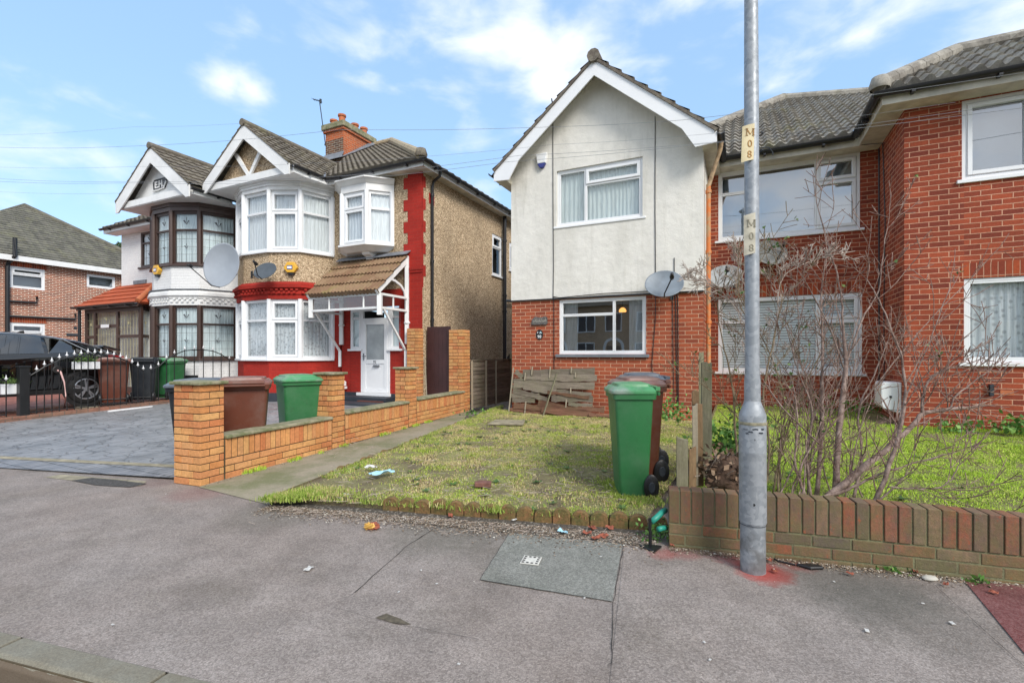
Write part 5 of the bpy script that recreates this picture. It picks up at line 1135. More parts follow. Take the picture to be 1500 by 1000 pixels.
# ---------------------------------------------------------------- brickwork laid brick by brick
def bricks(mb, fr, u0, u1, z0, courses, depth=.1025, L_=.215, h=.065, j=.010, sold=False, start=0, d0=0, zf=None):
    rn = random.Random(int(u0*99+z0*77)+3)
    if sold:
        n = max(1, round((u1-u0)/(h+j))); w = (u1-u0)/n
        for i in range(n):
            o = rn.uniform(-.002, .003); zz = (zf(u0+w*(i+.5)) if zf else 0)
            mb.box(fr, u0+i*w+j/2, u0+(i+1)*w-j/2, -depth, d0+o, z0+zz+j/2, z0+zz+L_+rn.uniform(-.003, .003))
        return
    for c in range(courses):
        z = z0+c*(h+j); u = u0-(L_+j)*(.5 if (c+start) % 2 else 0)
        while u < u1-.01:
            a, b = max(u0, u)+j/2, min(u1, u+L_+j)-j/2
            if b-a > .02:
                o = rn.uniform(-.003, .003); zz = (zf((a+b)/2) if zf else 0); mb.box(fr, a, b, -depth, d0+o, z+zz+j/2, z+zz+h+j/2)
            u += L_+j
def pier(root, fr, u0, w, dpt, z0, n, cap=True, name='pier', capx=.035):
    m = MB(); j = .010; h = .065; b = .1025; rn = random.Random(int(u0*71))
    for c in range(n):
        z = z0+c*.075+j/2; Bx = lambda a0, a1, d0, d1: m.box(fr, u0+a0, u0+a1, -d1, -d0+rn.uniform(0, .002), z, z+h)
        if c % 2 == 0:
            x = 0
            while x < w-.02: e = min(w, x+.215); Bx(x, e, 0, b); x = e+j
            y = b+j
            while y < dpt-.02: e = min(dpt, y+.215); Bx(w-b, w, y, e); Bx(0, b, y, e); y = e+j
        else:
            y = 0
            while y < dpt-.02: e = min(dpt, y+.215); Bx(w-b, w, y, e); Bx(0, b, y, e); y = e+j
            x = b+j
            while x < w-b-.02: e = min(w-b-j, x+.215); Bx(x, e, 0, b); x = e+j
    p = m.build(name, YBRICK, root, bevel=.003)
    m = MB(); m.box(fr, u0+.008, u0+w-.008, -dpt+.008, -.008, z0, z0+n*.075); m.build('mortar_core', MORTAR, p)
    if cap:
        m = MB(); zt = z0+n*.075; m.prism([fr.P(u0-capx, capx, zt), fr.P(u0+w+capx, capx, zt), fr.P(u0+w+capx, -dpt-capx, zt), fr.P(u0-capx, -dpt-capx, zt)], UP*.035); m.build('cap_stone', CONCM, p, bevel=.01)
    return p
def yellow_wall():
    root = empty('garden_wall', C0, 'low orange brick garden wall with soldier band, three piers and stone coping', 'wall')
    pw = .39; zz = lambda t: .013*t
    for t, w, n in ((0, pw, 14), (1.97, .30, 14), (3.96, .30, 14)):
        fr = Fr(C0+NS*t-ES*w, ES); pier(root, fr, 0, w, .25 if t else .27, zz(t)-.0+(.002 if t else 0), n)
    fs = Fr(C0, NS)
    secs = ((.28, 1.96), (2.23, 3.95), (4.22, 6.24))
    m = MB(); mo = MB(); cp = MB()
    for k, (t0, t1) in enumerate(secs):
        zb = zz(t0) if k else 0; zb = (.0, .037, .06)[k]
        bricks(m, fs, t0+.01, t1-.01, zb+.002, 3, start=k); bricks(m, fs, t0+.01, t1-.01, zb+.229, 1, sold=True)
        mo.box(fs, t0, t1, -.19, -.009, zb-.05, zb+.44)
        cp.prism([fs.P(t0+.005, .028, zb+.45), fs.P(t0+.005, .028, zb+.478), fs.P(t0+.005, .0, zb+.49), fs.P(t0+.005, -.22, zb+.49), fs.P(t0+.005, -.22, zb+.45)], NS*(t1-t0-.01))
    m.build('brick_face', YBRICK, root, bevel=.003); mo.build('mortar_core', MORTAR, root); cp.build('coping', CONCM, root, bevel=.008)
    fb = Fr(H(-7.05, 9.2), eH); a_ = empty('gate_pier', H(-6.85, 9.0, .1), 'tall orange brick gate pier against the red house corner', 'gate pier', 'tall orange gate piers'); pier(a_, Fr(H(-7.03, 9.0), eH), 0, .34, .18, .1, 25, cap=False, name='brick_shaft')
    b_ = empty('gate_pier', H(-5.85, 9.25, .1), 'tall orange brick gate pier beside the slatted fence panel', 'gate pier', 'tall orange gate piers'); pier(b_, Fr(H(-6.03, 9.25), eH), 0, .36, .34, .06, 25, cap=False, name='brick_shaft')
    g = empty('side_gate', H(-6.35, 9.3, .1), 'dark brown solid side gate between the two tall orange brick piers', 'gate'); f = HF(9.32); m = MB()
    for i in range(6): x0 = -6.69+i*.108; m.box(f, x0+.001, x0+.107, -.03, 0, .1, 2.02)
    m.build('gate_boards', plain('dark_brown_boards', L(.055, .02, .02), .5, var=.3, sc=3), g, bevel=.003); m = MB(); m.box(f, -6.71, -6.02, -.06, -.031, 1.6, 1.7); m.box(f, -6.71, -6.02, -.06, -.031, .4, .5); m.build('rail', BROWNF, g)
yellow_wall()
def low_wall():
    fr = Fr(lw0, lwd); L0 = 5.2
    root = empty('low_garden_wall', lw0, 'low mossy old brick garden wall with bricks on end along the top', 'wall')
    m = MB(); zf = lambda u: -.0; sag = lambda u: .01*math.sin(u*1.7)
    bricks(m, fr, 0, L0, -.055, 3, depth=.11, zf=sag); bricks(m, fr, 0, L0, .172, 1, depth=.125, sold=True, d0=.004, zf=sag, L_=.235, h=.067)
    m.build('brick_face', MBRICK, root, bevel=.004)
    m = MB(); m.box(fr, .005, L0, -.118, -.004, -.1, .400); m.build('mortar_core', MORTARM, root)
low_wall()

# ---------------------------------------------------------------- wheelie bins
def bin_proto():
    root = empty('wheelie_bin', (0, 0, 0)); W, D_, Hh = .56, .60, .98; lv = []
    def ring(w, d0, d1, z, r=.05, n=4):
        pts = []
        for cx, cy, a0 in ((w/2-r, d1-r, 0), (-w/2+r, d1-r, 90), (-w/2+r, d0+r, 180), (w/2-r, d0+r, 270)):
            for k in range(n+1): a = R(a0+90*k/n); pts.append(Vector((cx+r*math.cos(a), cy+r*math.sin(a), z)))
        return pts
    def loft(m, rs):
        n = len(rs[0]); i = len(m.v)
        for r in rs: m.v += r
        for k in range(len(rs)-1):
            for j in range(n): m.f.append([i+k*n+j, i+k*n+(j+1) % n, i+(k+1)*n+(j+1) % n, i+(k+1)*n+j]); m.m.append(0)
        m.f.append([i+j for j in reversed(range(n))]); m.m.append(0); m.f.append([i+(len(rs)-1)*n+j for j in range(n)]); m.m.append(0)
    m = MB(); loft(m, [ring(.42, -.20, .22, .03, .06), ring(.44, -.215, .235, .10, .05), ring(.55, -.30, .29, .90, .045), ring(.55, -.30, .29, .905, .045), ring(.60, -.33, .33, .91, .05), ring(.605, -.335, .335, .965, .05)])
    body = m.build('body', BLACKP, root, auto=35)
    m = MB(); loft(m, [ring(.615, -.35, .32, .955, .06), ring(.63, -.36, .33, .965, .06), ring(.63, -.36, .33, .985, .06), ring(.55, -.30, .29, 1.02, .06), ring(.50, -.26, .26, 1.022, .05), ring(.48, -.24, .25, 1.045, .05), ring(.3, -.12, .2, 1.055, .05)])
    m.box(Fr(Vector((0, 0, 0)), Vector((1, 0, 0))), -.24, .24, -.40, -.33, .985, 1.02)
    m.build('lid', BLACKP, root, auto=35)
    m = MB(); m.tube([(-.25, .38, .96), (.25, .38, .96)], .018, 8)
    for x in (-.22, 0, .22): m.bar((x, .31, .95), (x, .385, .965), .03)
    m.build('handle', BLACKP, root)
    for x in (-.235, .235):
        m = MB(); m.lathe(Vector((x, .265, .115)), [(0, -.025), (.095, -.025), (.115, -.012), (.115, .012), (.095, .025), (0, .025)], 24, axis=Vector((1, 0, 0))); w = m.build('wheel', BLACKP, root, auto=35)
        m = MB(); m.lathe(Vector((x, .265, .115)), [(.0, -.028), (.045, -.03), (.05, -.026), (.05, .026), (.045, .03), (0, .028)], 16, axis=Vector((1, 0, 0))); m.build('hub', PLINTH, w)
    m = MB(); m.tube([(-.25, .255, .10), (.25, .255, .10)], .01, 6); m.build('axle', BLACKM, root)
    return root
def binmat(name, c, worn=.3):
    m = NM(name); cc = m.mix(m.math('MULTIPLY', m.ramp(m.noise(3, 6, .7), ((.45, 0), (.7, 1))), worn), c, L(.30, .33, .30)); cc = m.mix(m.ramp(m.noise(22, 7, .85, vec=m.map((1, 1, .4))), ((.60, 0), (.78, .35))), cc, L(.2, .2, .17)); cc = m.mix(m.ramp(m.noise(7, 6, .8), ((.55, 0), (.75, .4))), cc, L(.03, .03, .02)); m.bump(m.noise(140, 3), .12, .002); m.fin(cc, .42, spec=.4); return m.m
BGREEN = binmat('green_plastic', L(.028, .15, .05), .10); BGLID = binmat('faded_green_plastic', L(.07, .27, .11), .9); BBROWN = binmat('brown_plastic', L(.12, .034, .018), .12); BBLID = binmat('faded_brown_plastic', L(.20, .09, .07), .4); BBLACK = binmat('charcoal_plastic', L(.012, .015, .02), .05); BKLID = binmat('grey_blue_plastic', L(.10, .12, .15), .5)
proto = bin_proto(); used = [False]
def place_bin(p, rz, body, lid, label, sc=(1, 1, 1), group='wheelie bins'):
    o = proto if not used[0] else copy_tree(proto); used[0] = True
    if 'group' in o: pass
    o.location = p; o.rotation_euler = (0, 0, R(rz)); o.scale = sc; tag(o, label, 'bin', group)
    for ch in o.children:
        k = ch.name.split('.')[0]
        if k in ('body', 'lid', 'handle'):
            ch.data = ch.data.copy(); ch.data.materials[0] = {'body': body, 'lid': lid, 'handle': body}[k]
    bpy.context.view_layer.update(); return o
S1 = (.76, .58, .99)
q = Vector((1.10, 4.46, z98(1.1, 4.46)-.02))
place_bin(q, -92, BGREEN, BGLID, 'green bin standing in front of the brown one on the patchy lawn', S1)
place_bin(q+Vector((.19, .47, .02)), -84, BBROWN, BBLID, 'brown bin mostly hidden behind the green bin on the patchy lawn', (.76, .70, 1.0))
place_bin(q+Vector((.37, .98, .03)), -95, BBLACK, BKLID, 'dark bin with grey lid at the back of the lawn bins', (.76, .70, 1.01))
def bp(x, Z, z=0): return Vector(((x-750)/FPX*Z, Z, z))
place_bin(bp(437, 6.95, .03), 38, BGREEN, BGLID, 'green bin behind the orange wall next to its second pier', (.92, .9, 1.0))
_g = bpy.data.objects[len(bpy.data.objects)-1] if False else None
place_bin(bp(358, 5.98, .02), 205, BBROWN, BBLID, 'brown bin behind the orange wall near its first pier', (.98, .9, 1.02))
place_bin(bp(296, 5.95, .02), 15, BBLACK, BKLID, 'black bin with pale grey lid tucked behind the first orange pier', (1, .9, 1.0))
def b94(x, a): b = B(x, a); return H(a, b, .23)
place_bin(b94(166, -13.4), 222, BBROWN, BBLID, 'brown bin behind the spear topped railings beside the car', (1.05, .9, 1.02))
place_bin(b94(213, -13.3), 205, BBLACK, BBLACK, 'black bin behind the railings between brown and green bins', (.95, .9, 1.02))
place_bin(b94(248, -13.5), 170, BGREEN, BGLID, 'green bin behind the railings in front of the brown bay window', (.95, .9, 1.0))

# ---------------------------------------------------------------- railings on the boundary between the two drives
RA = -12.9; WHITEM = plain('white_painted_spear', L(.75, .75, .76), .4)
def railing(tips, label, ext=()):
    pts = []
    for x, y in tips: b = B(x, RA); pts.append((b, Zab(y, RA, b)))
    pts = sorted(list(pts)+list(ext))
    zb = lambda b: .06+.028*(b-1.5)
    root = empty('iron_railing', H(RA, pts[0][0], zb(pts[0][0])), label, 'railing', 'spear topped railings')
    m = MB(); m.tube([H(RA, b, z-.13) for b, z in pts], .013, 6); m.build('top_rail', BLACKM, root)
    m = MB(); m.tube([H(RA, b, zb(b)+.06) for b, z in pts], .013, 6); m.build('bottom_rail', BLACKM, root)
    for b, z in pts:
        m = MB(); m.tube([H(RA, b, zb(b)), H(RA, b, z-.09)], .0105, 6); br = m.build('bar', BLACKM, root)
        m = MB(); m.lathe(H(RA, b, z-.11), [(.004, 0), (.014, .010), (.006, .022), (.031, .034), (.011, .055), (.012, .064), (.0, .12)], 6); m.build('finial', WHITEM, br)
    return root
t1 = [(42, 541.6), (53.6, 535), (65, 528), (76, 523), (87, 518), (98, 515), (109, 513), (119, 512), (129, 510), (139, 510.5), (148, 511), (157.6, 512), (167, 514), (176.5, 516.5), (185, 520), (193.6, 525), (202, 530), (210, 535)]
railing(t1, 'arched black railing panel with white spear tips in front of the black car')
t2 = [(221, 534), (232, 529), (244, 519), (255.5, 512), (270.7, 506), (284.6, 505), (298, 505), (312, 507), (324, 512), (336, 520)]
railing(t2, 'arched black railing panel with white spear tips ending at the red bay')
railing([(9, 549)], 'black railing panel left of the black square post', ext=[(B(9, RA)-.16*k, 1.0+.05*k) for k in range(1, 12)])
b = B(26.5, RA); r_ = empty('railing_post', H(RA, b, .1), 'black square metal post between two railing panels', 'post'); m = MB(); m.box(HF(b), RA-.075, RA+.075, -.15, 0, .05, Zab(536, RA, b)-.03); m.box(HF(b), RA-.09, RA+.09, -.165, .015, Zab(536, RA, b)-.03, Zab(536, RA, b)); m.build('shaft', BLACKM, r_, bevel=.006)
PLANTM = NM('small_leaves'); _c = PLANTM.ramp(PLANTM.g.outputs['Random Per Island'], ((0, L(.035, .08, .015)), (.5, L(.07, .14, .025)), (1, L(.14, .2, .05)))); PLANTM = PLANTM.fin(_c, .7)
FLOWM = plain('small_flowers', L(.55, .35, .08), .8)
def leaves(mb, c, spread, n, s, rn, up=.4):
    for _ in range(n):
        p = Vector(c)+Vector((rn.gauss(0, spread[0]), rn.gauss(0, spread[1]), abs(rn.gauss(0, spread[2])))); d = Vector((rn.gauss(0, 1), rn.gauss(0, 1), rn.gauss(up, .7))).normalized(); x = d.orthogonal().normalized(); x = (x*math.cos(rn.random()*6)+d.cross(x)*math.sin(rn.random()*6)).normalized()
        l = s*rn.uniform(.6, 1.4); w = l*.32; mb.face([p, p+d*l*.5+x*w, p+d*l, p+d*l*.5-x*w])
rn = random.Random(5)
for x0, x1, y0, y1, lab in ((110, 147, 541, 530, 'white trough planter on the railings left of the brown bin'), (2, 42, 578, 563, 'white trough planter low beside the square railing post')):
    a_ = RA-.14; u0, u1 = B(x0, a_), B(x1, a_); z0, z1 = Zab(y0, a_, u0), Zab(y1, a_, u0); r_ = empty('planter', H(a_, u0, z0), lab, 'planter', 'white trough planters'); m = MB(); m.box(HR(a_), u0, u1, -.16, 0, z0, z1); m.build('trough', UPVC, r_, bevel=.01)
    m = MB(); leaves(m, H(a_-.08, (u0+u1)/2, z1), (.06, (u1-u0)*.25, .07), 160, .05, rn); m.build('plants', PLANTM, r_, fixn=False)

# ---------------------------------------------------------------- the car
CARP = bpy.data.materials.new('black_car_paint'); CARP.use_nodes = True; _b = CARP.node_tree.nodes['Principled BSDF']; _b.inputs['Base Color'].default_value = L(.003, .0035, .004); _b.inputs['Roughness'].default_value = .06; _b.inputs['Coat Weight'].default_value = 1; _b.inputs['Coat Roughness'].default_value = .04
ALLOY = plain('alloy_metal', L(.5, .52, .55), .3, .8); TYRE = plain('tyre_rubber', L(.012), .8); REDL = plain('red_lamp_lens', L(.35, .01, .015), .25); TRIM = plain('black_trim', L(.012), .6)
def car():
    ac, zg_ = -14.45, .24; br = 6.47; Lc = 4.5
    # local frame: u along the car from the rear (0) to the front (Lc); v half width to the right (+a); z up
    root = empty('parked_car', H(ac, br-Lc/2, zg_), 'black coupe style sport utility car parked behind the railings', 'car')
    P = lambda u, v, z: H(ac+v, br-u, zg_+z)
    st = [  # u, sill z, belt z, roof z, half width at sill, belt, roof
        (0.00, .45, .80, .95, .70, .74, .62), (.04, .36, .88, 1.12, .80, .84, .62), (.12, .30, .92, 1.20, .86, .90, .62), (.35, .28, .96, 1.27, .90, .925, .60), (.60, .27, .98, 1.36, .91, .93, .60), (.95, .26, .985, 1.46, .905, .925, .60), (1.35, .25, .975, 1.535, .90, .915, .61),
        (1.9, .24, .955, 1.58, .90, .91, .615), (2.4, .24, .94, 1.575, .90, .91, .61), (2.85, .24, .925, 1.49, .90, .91, .58), (3.15, .25, .915, 1.33, .90, .91, .56), (3.45, .25, .91, 1.10, .91, .915, .60), (3.7, .25, .90, .96, .90, .90, .62), (4.1, .27, .82, .87, .87, .86, .60), (4.35, .32, .68, .74, .80, .78, .55), (4.5, .42, .58, .62, .66, .66, .5)]
    st = [(u, s_, b_+(.13 if .3 < u < 3.3 else .07 if u < 3.3 else .03), r_+.035, ws, wb, wr) for u, s_, b_, r_, ws, wb, wr in st]
    n = 17; m = MB(); rows = []
    for u, s_, b_, r_, ws, wb, wr in st:
        pts = [(0, s_), (ws*.75, s_), (ws*.97, s_+.03), (ws, s_+.12), (wb*1.0, (s_+b_)/2), (wb*1.005, b_-.10), (wb, b_-.02), (wb*.965, b_+.02), (wb*.93+wr*.07, b_+.03), (wb*.55+wr*.45, b_+(r_-b_)*.5), (wr*1.0+(wb-wr)*.08, b_+(r_-b_)*.9), (wr*.92, r_-.02 if r_-b_ > .1 else r_), (wr*.5, r_+.01), (0, r_+.015)]
        rows.append([P(u, v, z) for v, z in pts]+[P(u, -v, z) for v, z in reversed(pts[1:-1])])
    k = len(rows[0]); i = len(m.v)
    for r in rows: m.v += r
    for a in range(len(rows)-1):
        for j in range(k): m.f.append([i+a*k+j, i+a*k+(j+1) % k, i+(a+1)*k+(j+1) % k, i+(a+1)*k+j]); m.m.append(0)
    m.f.append([i+j for j in range(k)]); m.m.append(0); m.f.append([i+(len(rows)-1)*k+j for j in range(k)]); m.m.append(0)
    body = m.build('body', CARP, root, smooth=True); md = body.modifiers.new('sub', 'SUBSURF'); md.levels = 1; md.render_levels = 1
    def side(u, t):  # point on the side glass surface; t 0 belt .. 1 roof
        for (u0, s0, b0, r0, ws0, wb0, wr0), (u1, s1, b1, r1, ws1, wb1, wr1) in zip(st, st[1:]):
            if u0 <= u <= u1:
                f = (u-u0)/(u1-u0); b_ = b0+(b1-b0)*f; r_ = r0+(r1-r0)*f; wb = wb0+(wb1-wb0)*f; wr = wr0+(wr1-wr0)*f
                return wb*(1-t)*.965+(wr+(wb-wr)*.08)*t, b_+.03+(r_-b_)*.9*t
        return .6, 1
    def pane(nm, outline, mt, off=.018):
        m = MB(); N_ = 6
        for s_ in (1,):
            pts = [(u, t) for u, t in outline]; top = [];
            V3 = [P(u, side(u, t)[0]+off, side(u, t)[1]) for u, t in pts]; m.prism(V3, H(-.02, 0)-H(0, 0))
        return m.build(nm, mt, root)
    pane('side_window', [(.82, .12), (1.45, .06), (1.45, .84), (1.2, .80), (.95, .55)], CARGLASS); pane('side_window', [(1.52, .06), (2.30, .06), (2.30, .88), (1.85, .92), (1.52, .88)], CARGLASS); pane('side_window', [(2.38, .06), (3.2, .06), (3.05, .45), (2.75, .85), (2.38, .88)], CARGLASS)
    m = MB(); pr = [P(u, side(u, t)[0]+.022, side(u, t)[1]) for u, t in ((.66, .0), (.85, .42), (1.12, .86), (1.6, .97), (2.4, .98), (2.9, .9), (3.2, .5))]; m.tube(pr, .012, 6); m.build('window_trim', LEAD, root)
    m = MB(); m.face([P(.10, -.56, 1.18), P(.10, .56, 1.18), P(.85, .5, 1.46), P(.85, -.5, 1.46)]); m.build('rear_window', CARGLASS, root, fixn=False)
    for u in (.80, 3.62):
        c = P(u, .83, .345); ax = eH; m = MB(); m.lathe(c, [(0, -.1), (.30, -.1), (.335, -.06), (.345, 0), (.335, .07), (.30, .095), (.24, .095), (.235, .06), (0, .06)], 36, axis=ax); w = m.build('wheel', TYRE, root, auto=40)
        m = MB(); x = Vector((0, 0, 1)); y = ax.cross(x)
        for k_ in range(5):
            for da in (-.13, .13):
                an = 2*math.pi*k_/5+da; d_ = x*math.cos(an)+y*math.sin(an); m.bar(c+ax*.085+d_*.03, c+ax*.09+d_*.225, .03, .02, up=ax)
        m.lathe(c, [(.215, .07), (.24, .07), (.24, .097), (.225, .1), (.215, .097)], 36, axis=ax); m.lathe(c, [(0, .1), (.05, .1), (.05, .08)], 16, axis=ax); m.build('rim', ALLOY, w)
        m = MB(); m.lathe(P(u, .80, .36), [(.37, -.02), (.43, .10), (.445, .118), (.40, .125), (.36, .118), (.345, -.02)], 36, axis=ax); m.build('wheel_arch', TRIM, root, auto=40)
        m = MB(); m.lathe(P(u, .84, .36), [(0, .0), (.385, .0), (.385, -.1)], 30, axis=ax); m.build('wheel_well', TRIM, root)
    m = MB(); m.hexa([P(0.02, .45, 1.0), P(.0, .80, .98), P(.42, .945, 1.02), P(.40, .9, 1.04), P(.02, .45, 1.10), P(.0, .80, 1.09), P(.40, .945, 1.12), P(.38, .9, 1.13)]); m.build('tail_lamp', REDL, root, bevel=.01)
    m = MB(); m.hexa([P(-.02, -.6, 1.22), P(-.02, .6, 1.22), P(.35, .62, 1.31), P(.35, -.62, 1.31), P(-.02, -.6, 1.25), P(-.02, .6, 1.25), P(.35, .62, 1.36), P(.35, -.62, 1.36)]); m.build('spoiler', CARP, root, bevel=.01)
    m = MB(); m.hexa([P(.9, .89, .26), P(3.4, .89, .26), P(3.4, .93, .26), P(.9, .93, .26), P(.9, .9, .36), P(3.4, .9, .36), P(3.4, .935, .36), P(.9, .935, .36)]); m.build('sill_trim', TRIM, root)
    m = MB(); m.prism([P(1.55, 0, 1.59), P(1.72, .0, 1.59), P(1.62, 0, 1.65), P(1.56, 0, 1.66)], H(.04, 0)-H(0, 0)); m.build('roof_fin', CARP, root)
    m = MB(); m.lathe(P(1.32, .925, .80), [(0, 0), (.075, 0), (.085, .012), (.07, .02), (0, .012)], 18, axis=eH); m.build('charge_flap', TRIM, root)
    for u in (1.47, 2.36): 
        m = MB(); m.tube([P(u, .935, .42), P(u+.0, .94, .7), P(u, .93, .95)], .004, 4); m.build('door_gap', TRIM, root)
    m = MB(); c0 = P(1.32, .95, .78); e = gp(94, 598, .10); m.tube([c0, c0+eH*.12+UP*-.03, c0+eH*.28-UP*.25, c0+eH*.35-UP*.55, e+UP*.02, e+eH*.1-H(0, .2)+H(0, 0)], [.018, .018, .014, .012, .011, .011], 8)
    cb = m.build('charging_cable', plain('red_white_cable', L(.72, .45, .42), .4), None, org=c0); tag(cb, 'red and white charging cable hanging from the black car', 'cable')
car()
# ---------------------------------------------------------------- timber: fences, leaning panel, broken boards
def woodmat(name, c1, c2, green=.3, vert=False):
    m = NM(name); sc = (1, 1, .12) if vert else (.35, .35, 5)
    g = m.noise(9 if not vert else 30, 6, .7, vec=m.map(sc)); ri = m.g.outputs['Random Per Island']
    c = m.ramp(g, ((.3, c1), (.7, c2))); c = m.mix(.7, c, m.ramp(ri, ((0, .65), (1, 1.25))), 'MULTIPLY')
    c = m.mix(m.math('MULTIPLY', m.ramp(m.noise(3, 6, .75), ((.45, 0), (.65, 1))), green), c, L(.16, .17, .08))
    c = m.mix(.6, c, m.ramp(m.noise(40, 4, .8), ((.3, .7), (.7, 1.2))), 'MULTIPLY')
    m.bump(g, .7, .01); return m.fin(c, .95, spec=.15)
WGREY = woodmat('weathered_grey_wood', L(.13, .105, .08), L(.28, .235, .185), .35); WRED = woodmat('reddish_rotten_wood', L(.10, .045, .03), L(.26, .14, .09), .25)
WPOST = woodmat('grey_green_post', L(.17, .15, .10), L(.30, .28, .19), .45, True); WPALE = woodmat('pale_batten', L(.30, .26, .19), L(.42, .36, .27), .1, True); WBROWN = woodmat('brown_board', L(.16, .10, .055), L(.30, .19, .11), .2, True)
def board(mb, p, q, w, t, nrm, rn, wob=.012, n=10):     # a sawn board with wavering edges from p to q, face normal nrm
    p, q = Vector(p), Vector(q); nrm = Vector(nrm).normalized(); s = (q-p).cross(nrm).normalized(); up = []; dn = []
    if s.z < 0: s = -s
    for k in range(n+1):
        c = p+(q-p)*(k/n); up.append(c+s*(w/2+rn.uniform(-wob, wob))); dn.append(c-s*(w/2+rn.uniform(-wob, wob)))
    i = len(mb.v)
    for a, b in zip(up, dn): mb.v += [a, b, b-nrm*t, a-nrm*t]
    for k in range(n):
        for j in range(4): mb.f.append([i+k*4+j, i+k*4+(j+1) % 4, i+k*4+4+(j+1) % 4, i+k*4+4+j]); mb.m.append(0)
    mb.f.append([i, i+1, i+2, i+3]); mb.m.append(0); j = i+n*4; mb.f.append([j+3, j+2, j+1, j]); mb.m.append(0)
rn = random.Random(11)
# overlapping panel between the two side passages
fa = Vector((-.97, 11.10, 0)); hN = H(0, 1)-H(0, 0); ff = Fr(fa, hN); Lf = 2.15
root = empty('lapped_fence', fa+UP*.1, 'weathered lapped board fence panel between the orange gate pier and the narrow house', 'fence')
m = MB()
for k in range(11): board(m, ff.P(.05, .01+.0, .17+.098*k), ff.P(Lf, .01, .17+.098*k), .118, .012, ff.n+UP*.16, rn, .008, 14)
m.build('lapped_boards', WGREY, root)
for u in (.04, .72, 1.25): m = MB(); m.bar(ff.P(u, .03, .08), ff.P(u-.02, .035, 1.22), .045, .02); m.build('batten', WPALE, root)
m = MB(); m.bar(ff.P(0, .01, 1.235), ff.P(Lf, .01, 1.235), .05, .03); m.build('capping', WGREY, root)
fp_ = empty('fence_post', ff.P(Lf+.02, .05, .1), 'grey green timber post at the far end of the passage fence', 'post'); m = MB(); m.box(ff, Lf-.03, Lf+.07, -.01, .09, .05, 1.42); m.build('shaft', WPOST, fp_, bevel=.01)
root = empty('lapped_fence', ff.P(Lf+.1, 0, .1), 'lapped fence panel in shadow beyond the grey green passage post', 'fence'); m = MB()
for k in range(11): board(m, ff.P(Lf+.1, .0, .17+.1*k), ff.P(Lf+1.9, .0, .17+.1*k), .118, .012, ff.n+UP*.16, rn, .008, 10)
m.build('lapped_boards', WGREY, root); m = MB(); m.lathe(ff.P(Lf+.35, -.1, 1.28), [(.0, -.1), (.14, -.08), (.17, 0), (.1, .1), (0, .12)], 12); tag(m.build('covered_meter', BLACKP, None, org=ff.P(Lf+.35, -.1, 1.28), smooth=True), 'dark round lump resting on top of the far passage fence', 'cover')
# broken panel leaning on the narrow house
fl = HF(8.86); a0, a1 = A(748, 8.86), A(872, 8.86); root = empty('leaning_fence_panel', H((a0+a1)/2, 8.86, .18), 'broken slatted fence panel leaning on the brick under the window', 'fence')
def Lp(u, z, d=0): t = (z-.18)/.9; return H(a0+(a1-a0)*u, 8.80+.22*t-d, z)
m = MB()
for (u0, z0, u1, z1, w, d) in ((.02, 1.02, .12, .90, .10, .0), (.12, .98, .97, 1.04, .14, .005), (.14, .89, .40, .90, .08, .01), (.35, .90, 1.0, .92, .13, .015), (.0, .82, .55, .83, .10, .0), (.02, .75, .98, .77, .14, .015), (.0, .70, .12, .70, .08, .0), (.15, .72, .55, .62, .12, .025), (.02, .63, .45, .48, .09, .02), (.25, .66, .95, .58, .13, .0), (.0, .53, .35, .54, .1, .01), (.50, .50, .97, .52, .12, .01), (.02, .44, .30, .44, .09, .0), (.70, .40, .97, .41, .07, .0)):
    board(m, Lp(u0, z0, d), Lp(u1, z1, d), w, .014, nH+UP*.2, rn, .012, 9)
m.build('grey_slats', WGREY, root)
m = MB()
for (u0, z0, u1, z1, w, d) in ((.05, .33, .6, .28, .12, .02), (.35, .40, .95, .24, .13, .03), (.40, .28, 1.02, .20, .12, .04), (.0, .25, .5, .22, .08, .0), (.45, .62, .93, .55, .06, .03), (.55, .31, 1.1, .33, .10, .0)):
    board(m, Lp(u0, z0, d), Lp(u1, z1, d), w, .014, nH+UP*.2, rn, .014, 9)
m.build('rotten_slats', WRED, root)
for u, z0, z1 in ((.0, .18, 1.10), (.24, .95, 1.12), (.46, .90, 1.12), (.16, .84, 1.0), (.71, 1.0, 1.12), (.76, .92, 1.02), (.72, .62, .72), (.68, .34, .5), (.2, .26, .42), (.2, .16, .25)): m = MB(); m.bar(Lp(u, z0, .03), Lp(u+.0, z1, .03), .022, .015); m.build('batten', WPALE, root)
m = MB(); m.bar(H(A(797, 8.7), 8.62, .16), H(A(813, 8.7), 8.80, 1.0), .045, .02); tag(m.build('loose_batten', WPOST, None, org=H(A(797, 8.7), 8.62, .16)), 'thin grey batten propped diagonally against the broken leaning panel', 'batten')
m = MB(); c = H(A(905, 8.6), 8.75, .22); board(m, H(A(862, 8.7), 8.72, .24), H(A(905, 8.8), 8.85, .22), .09, .05, UP+nH*.4, rn, .02); tag(m.build('rotten_log', WRED, None, org=c), 'reddish rotten timber on the grass at the wall foot', 'log')
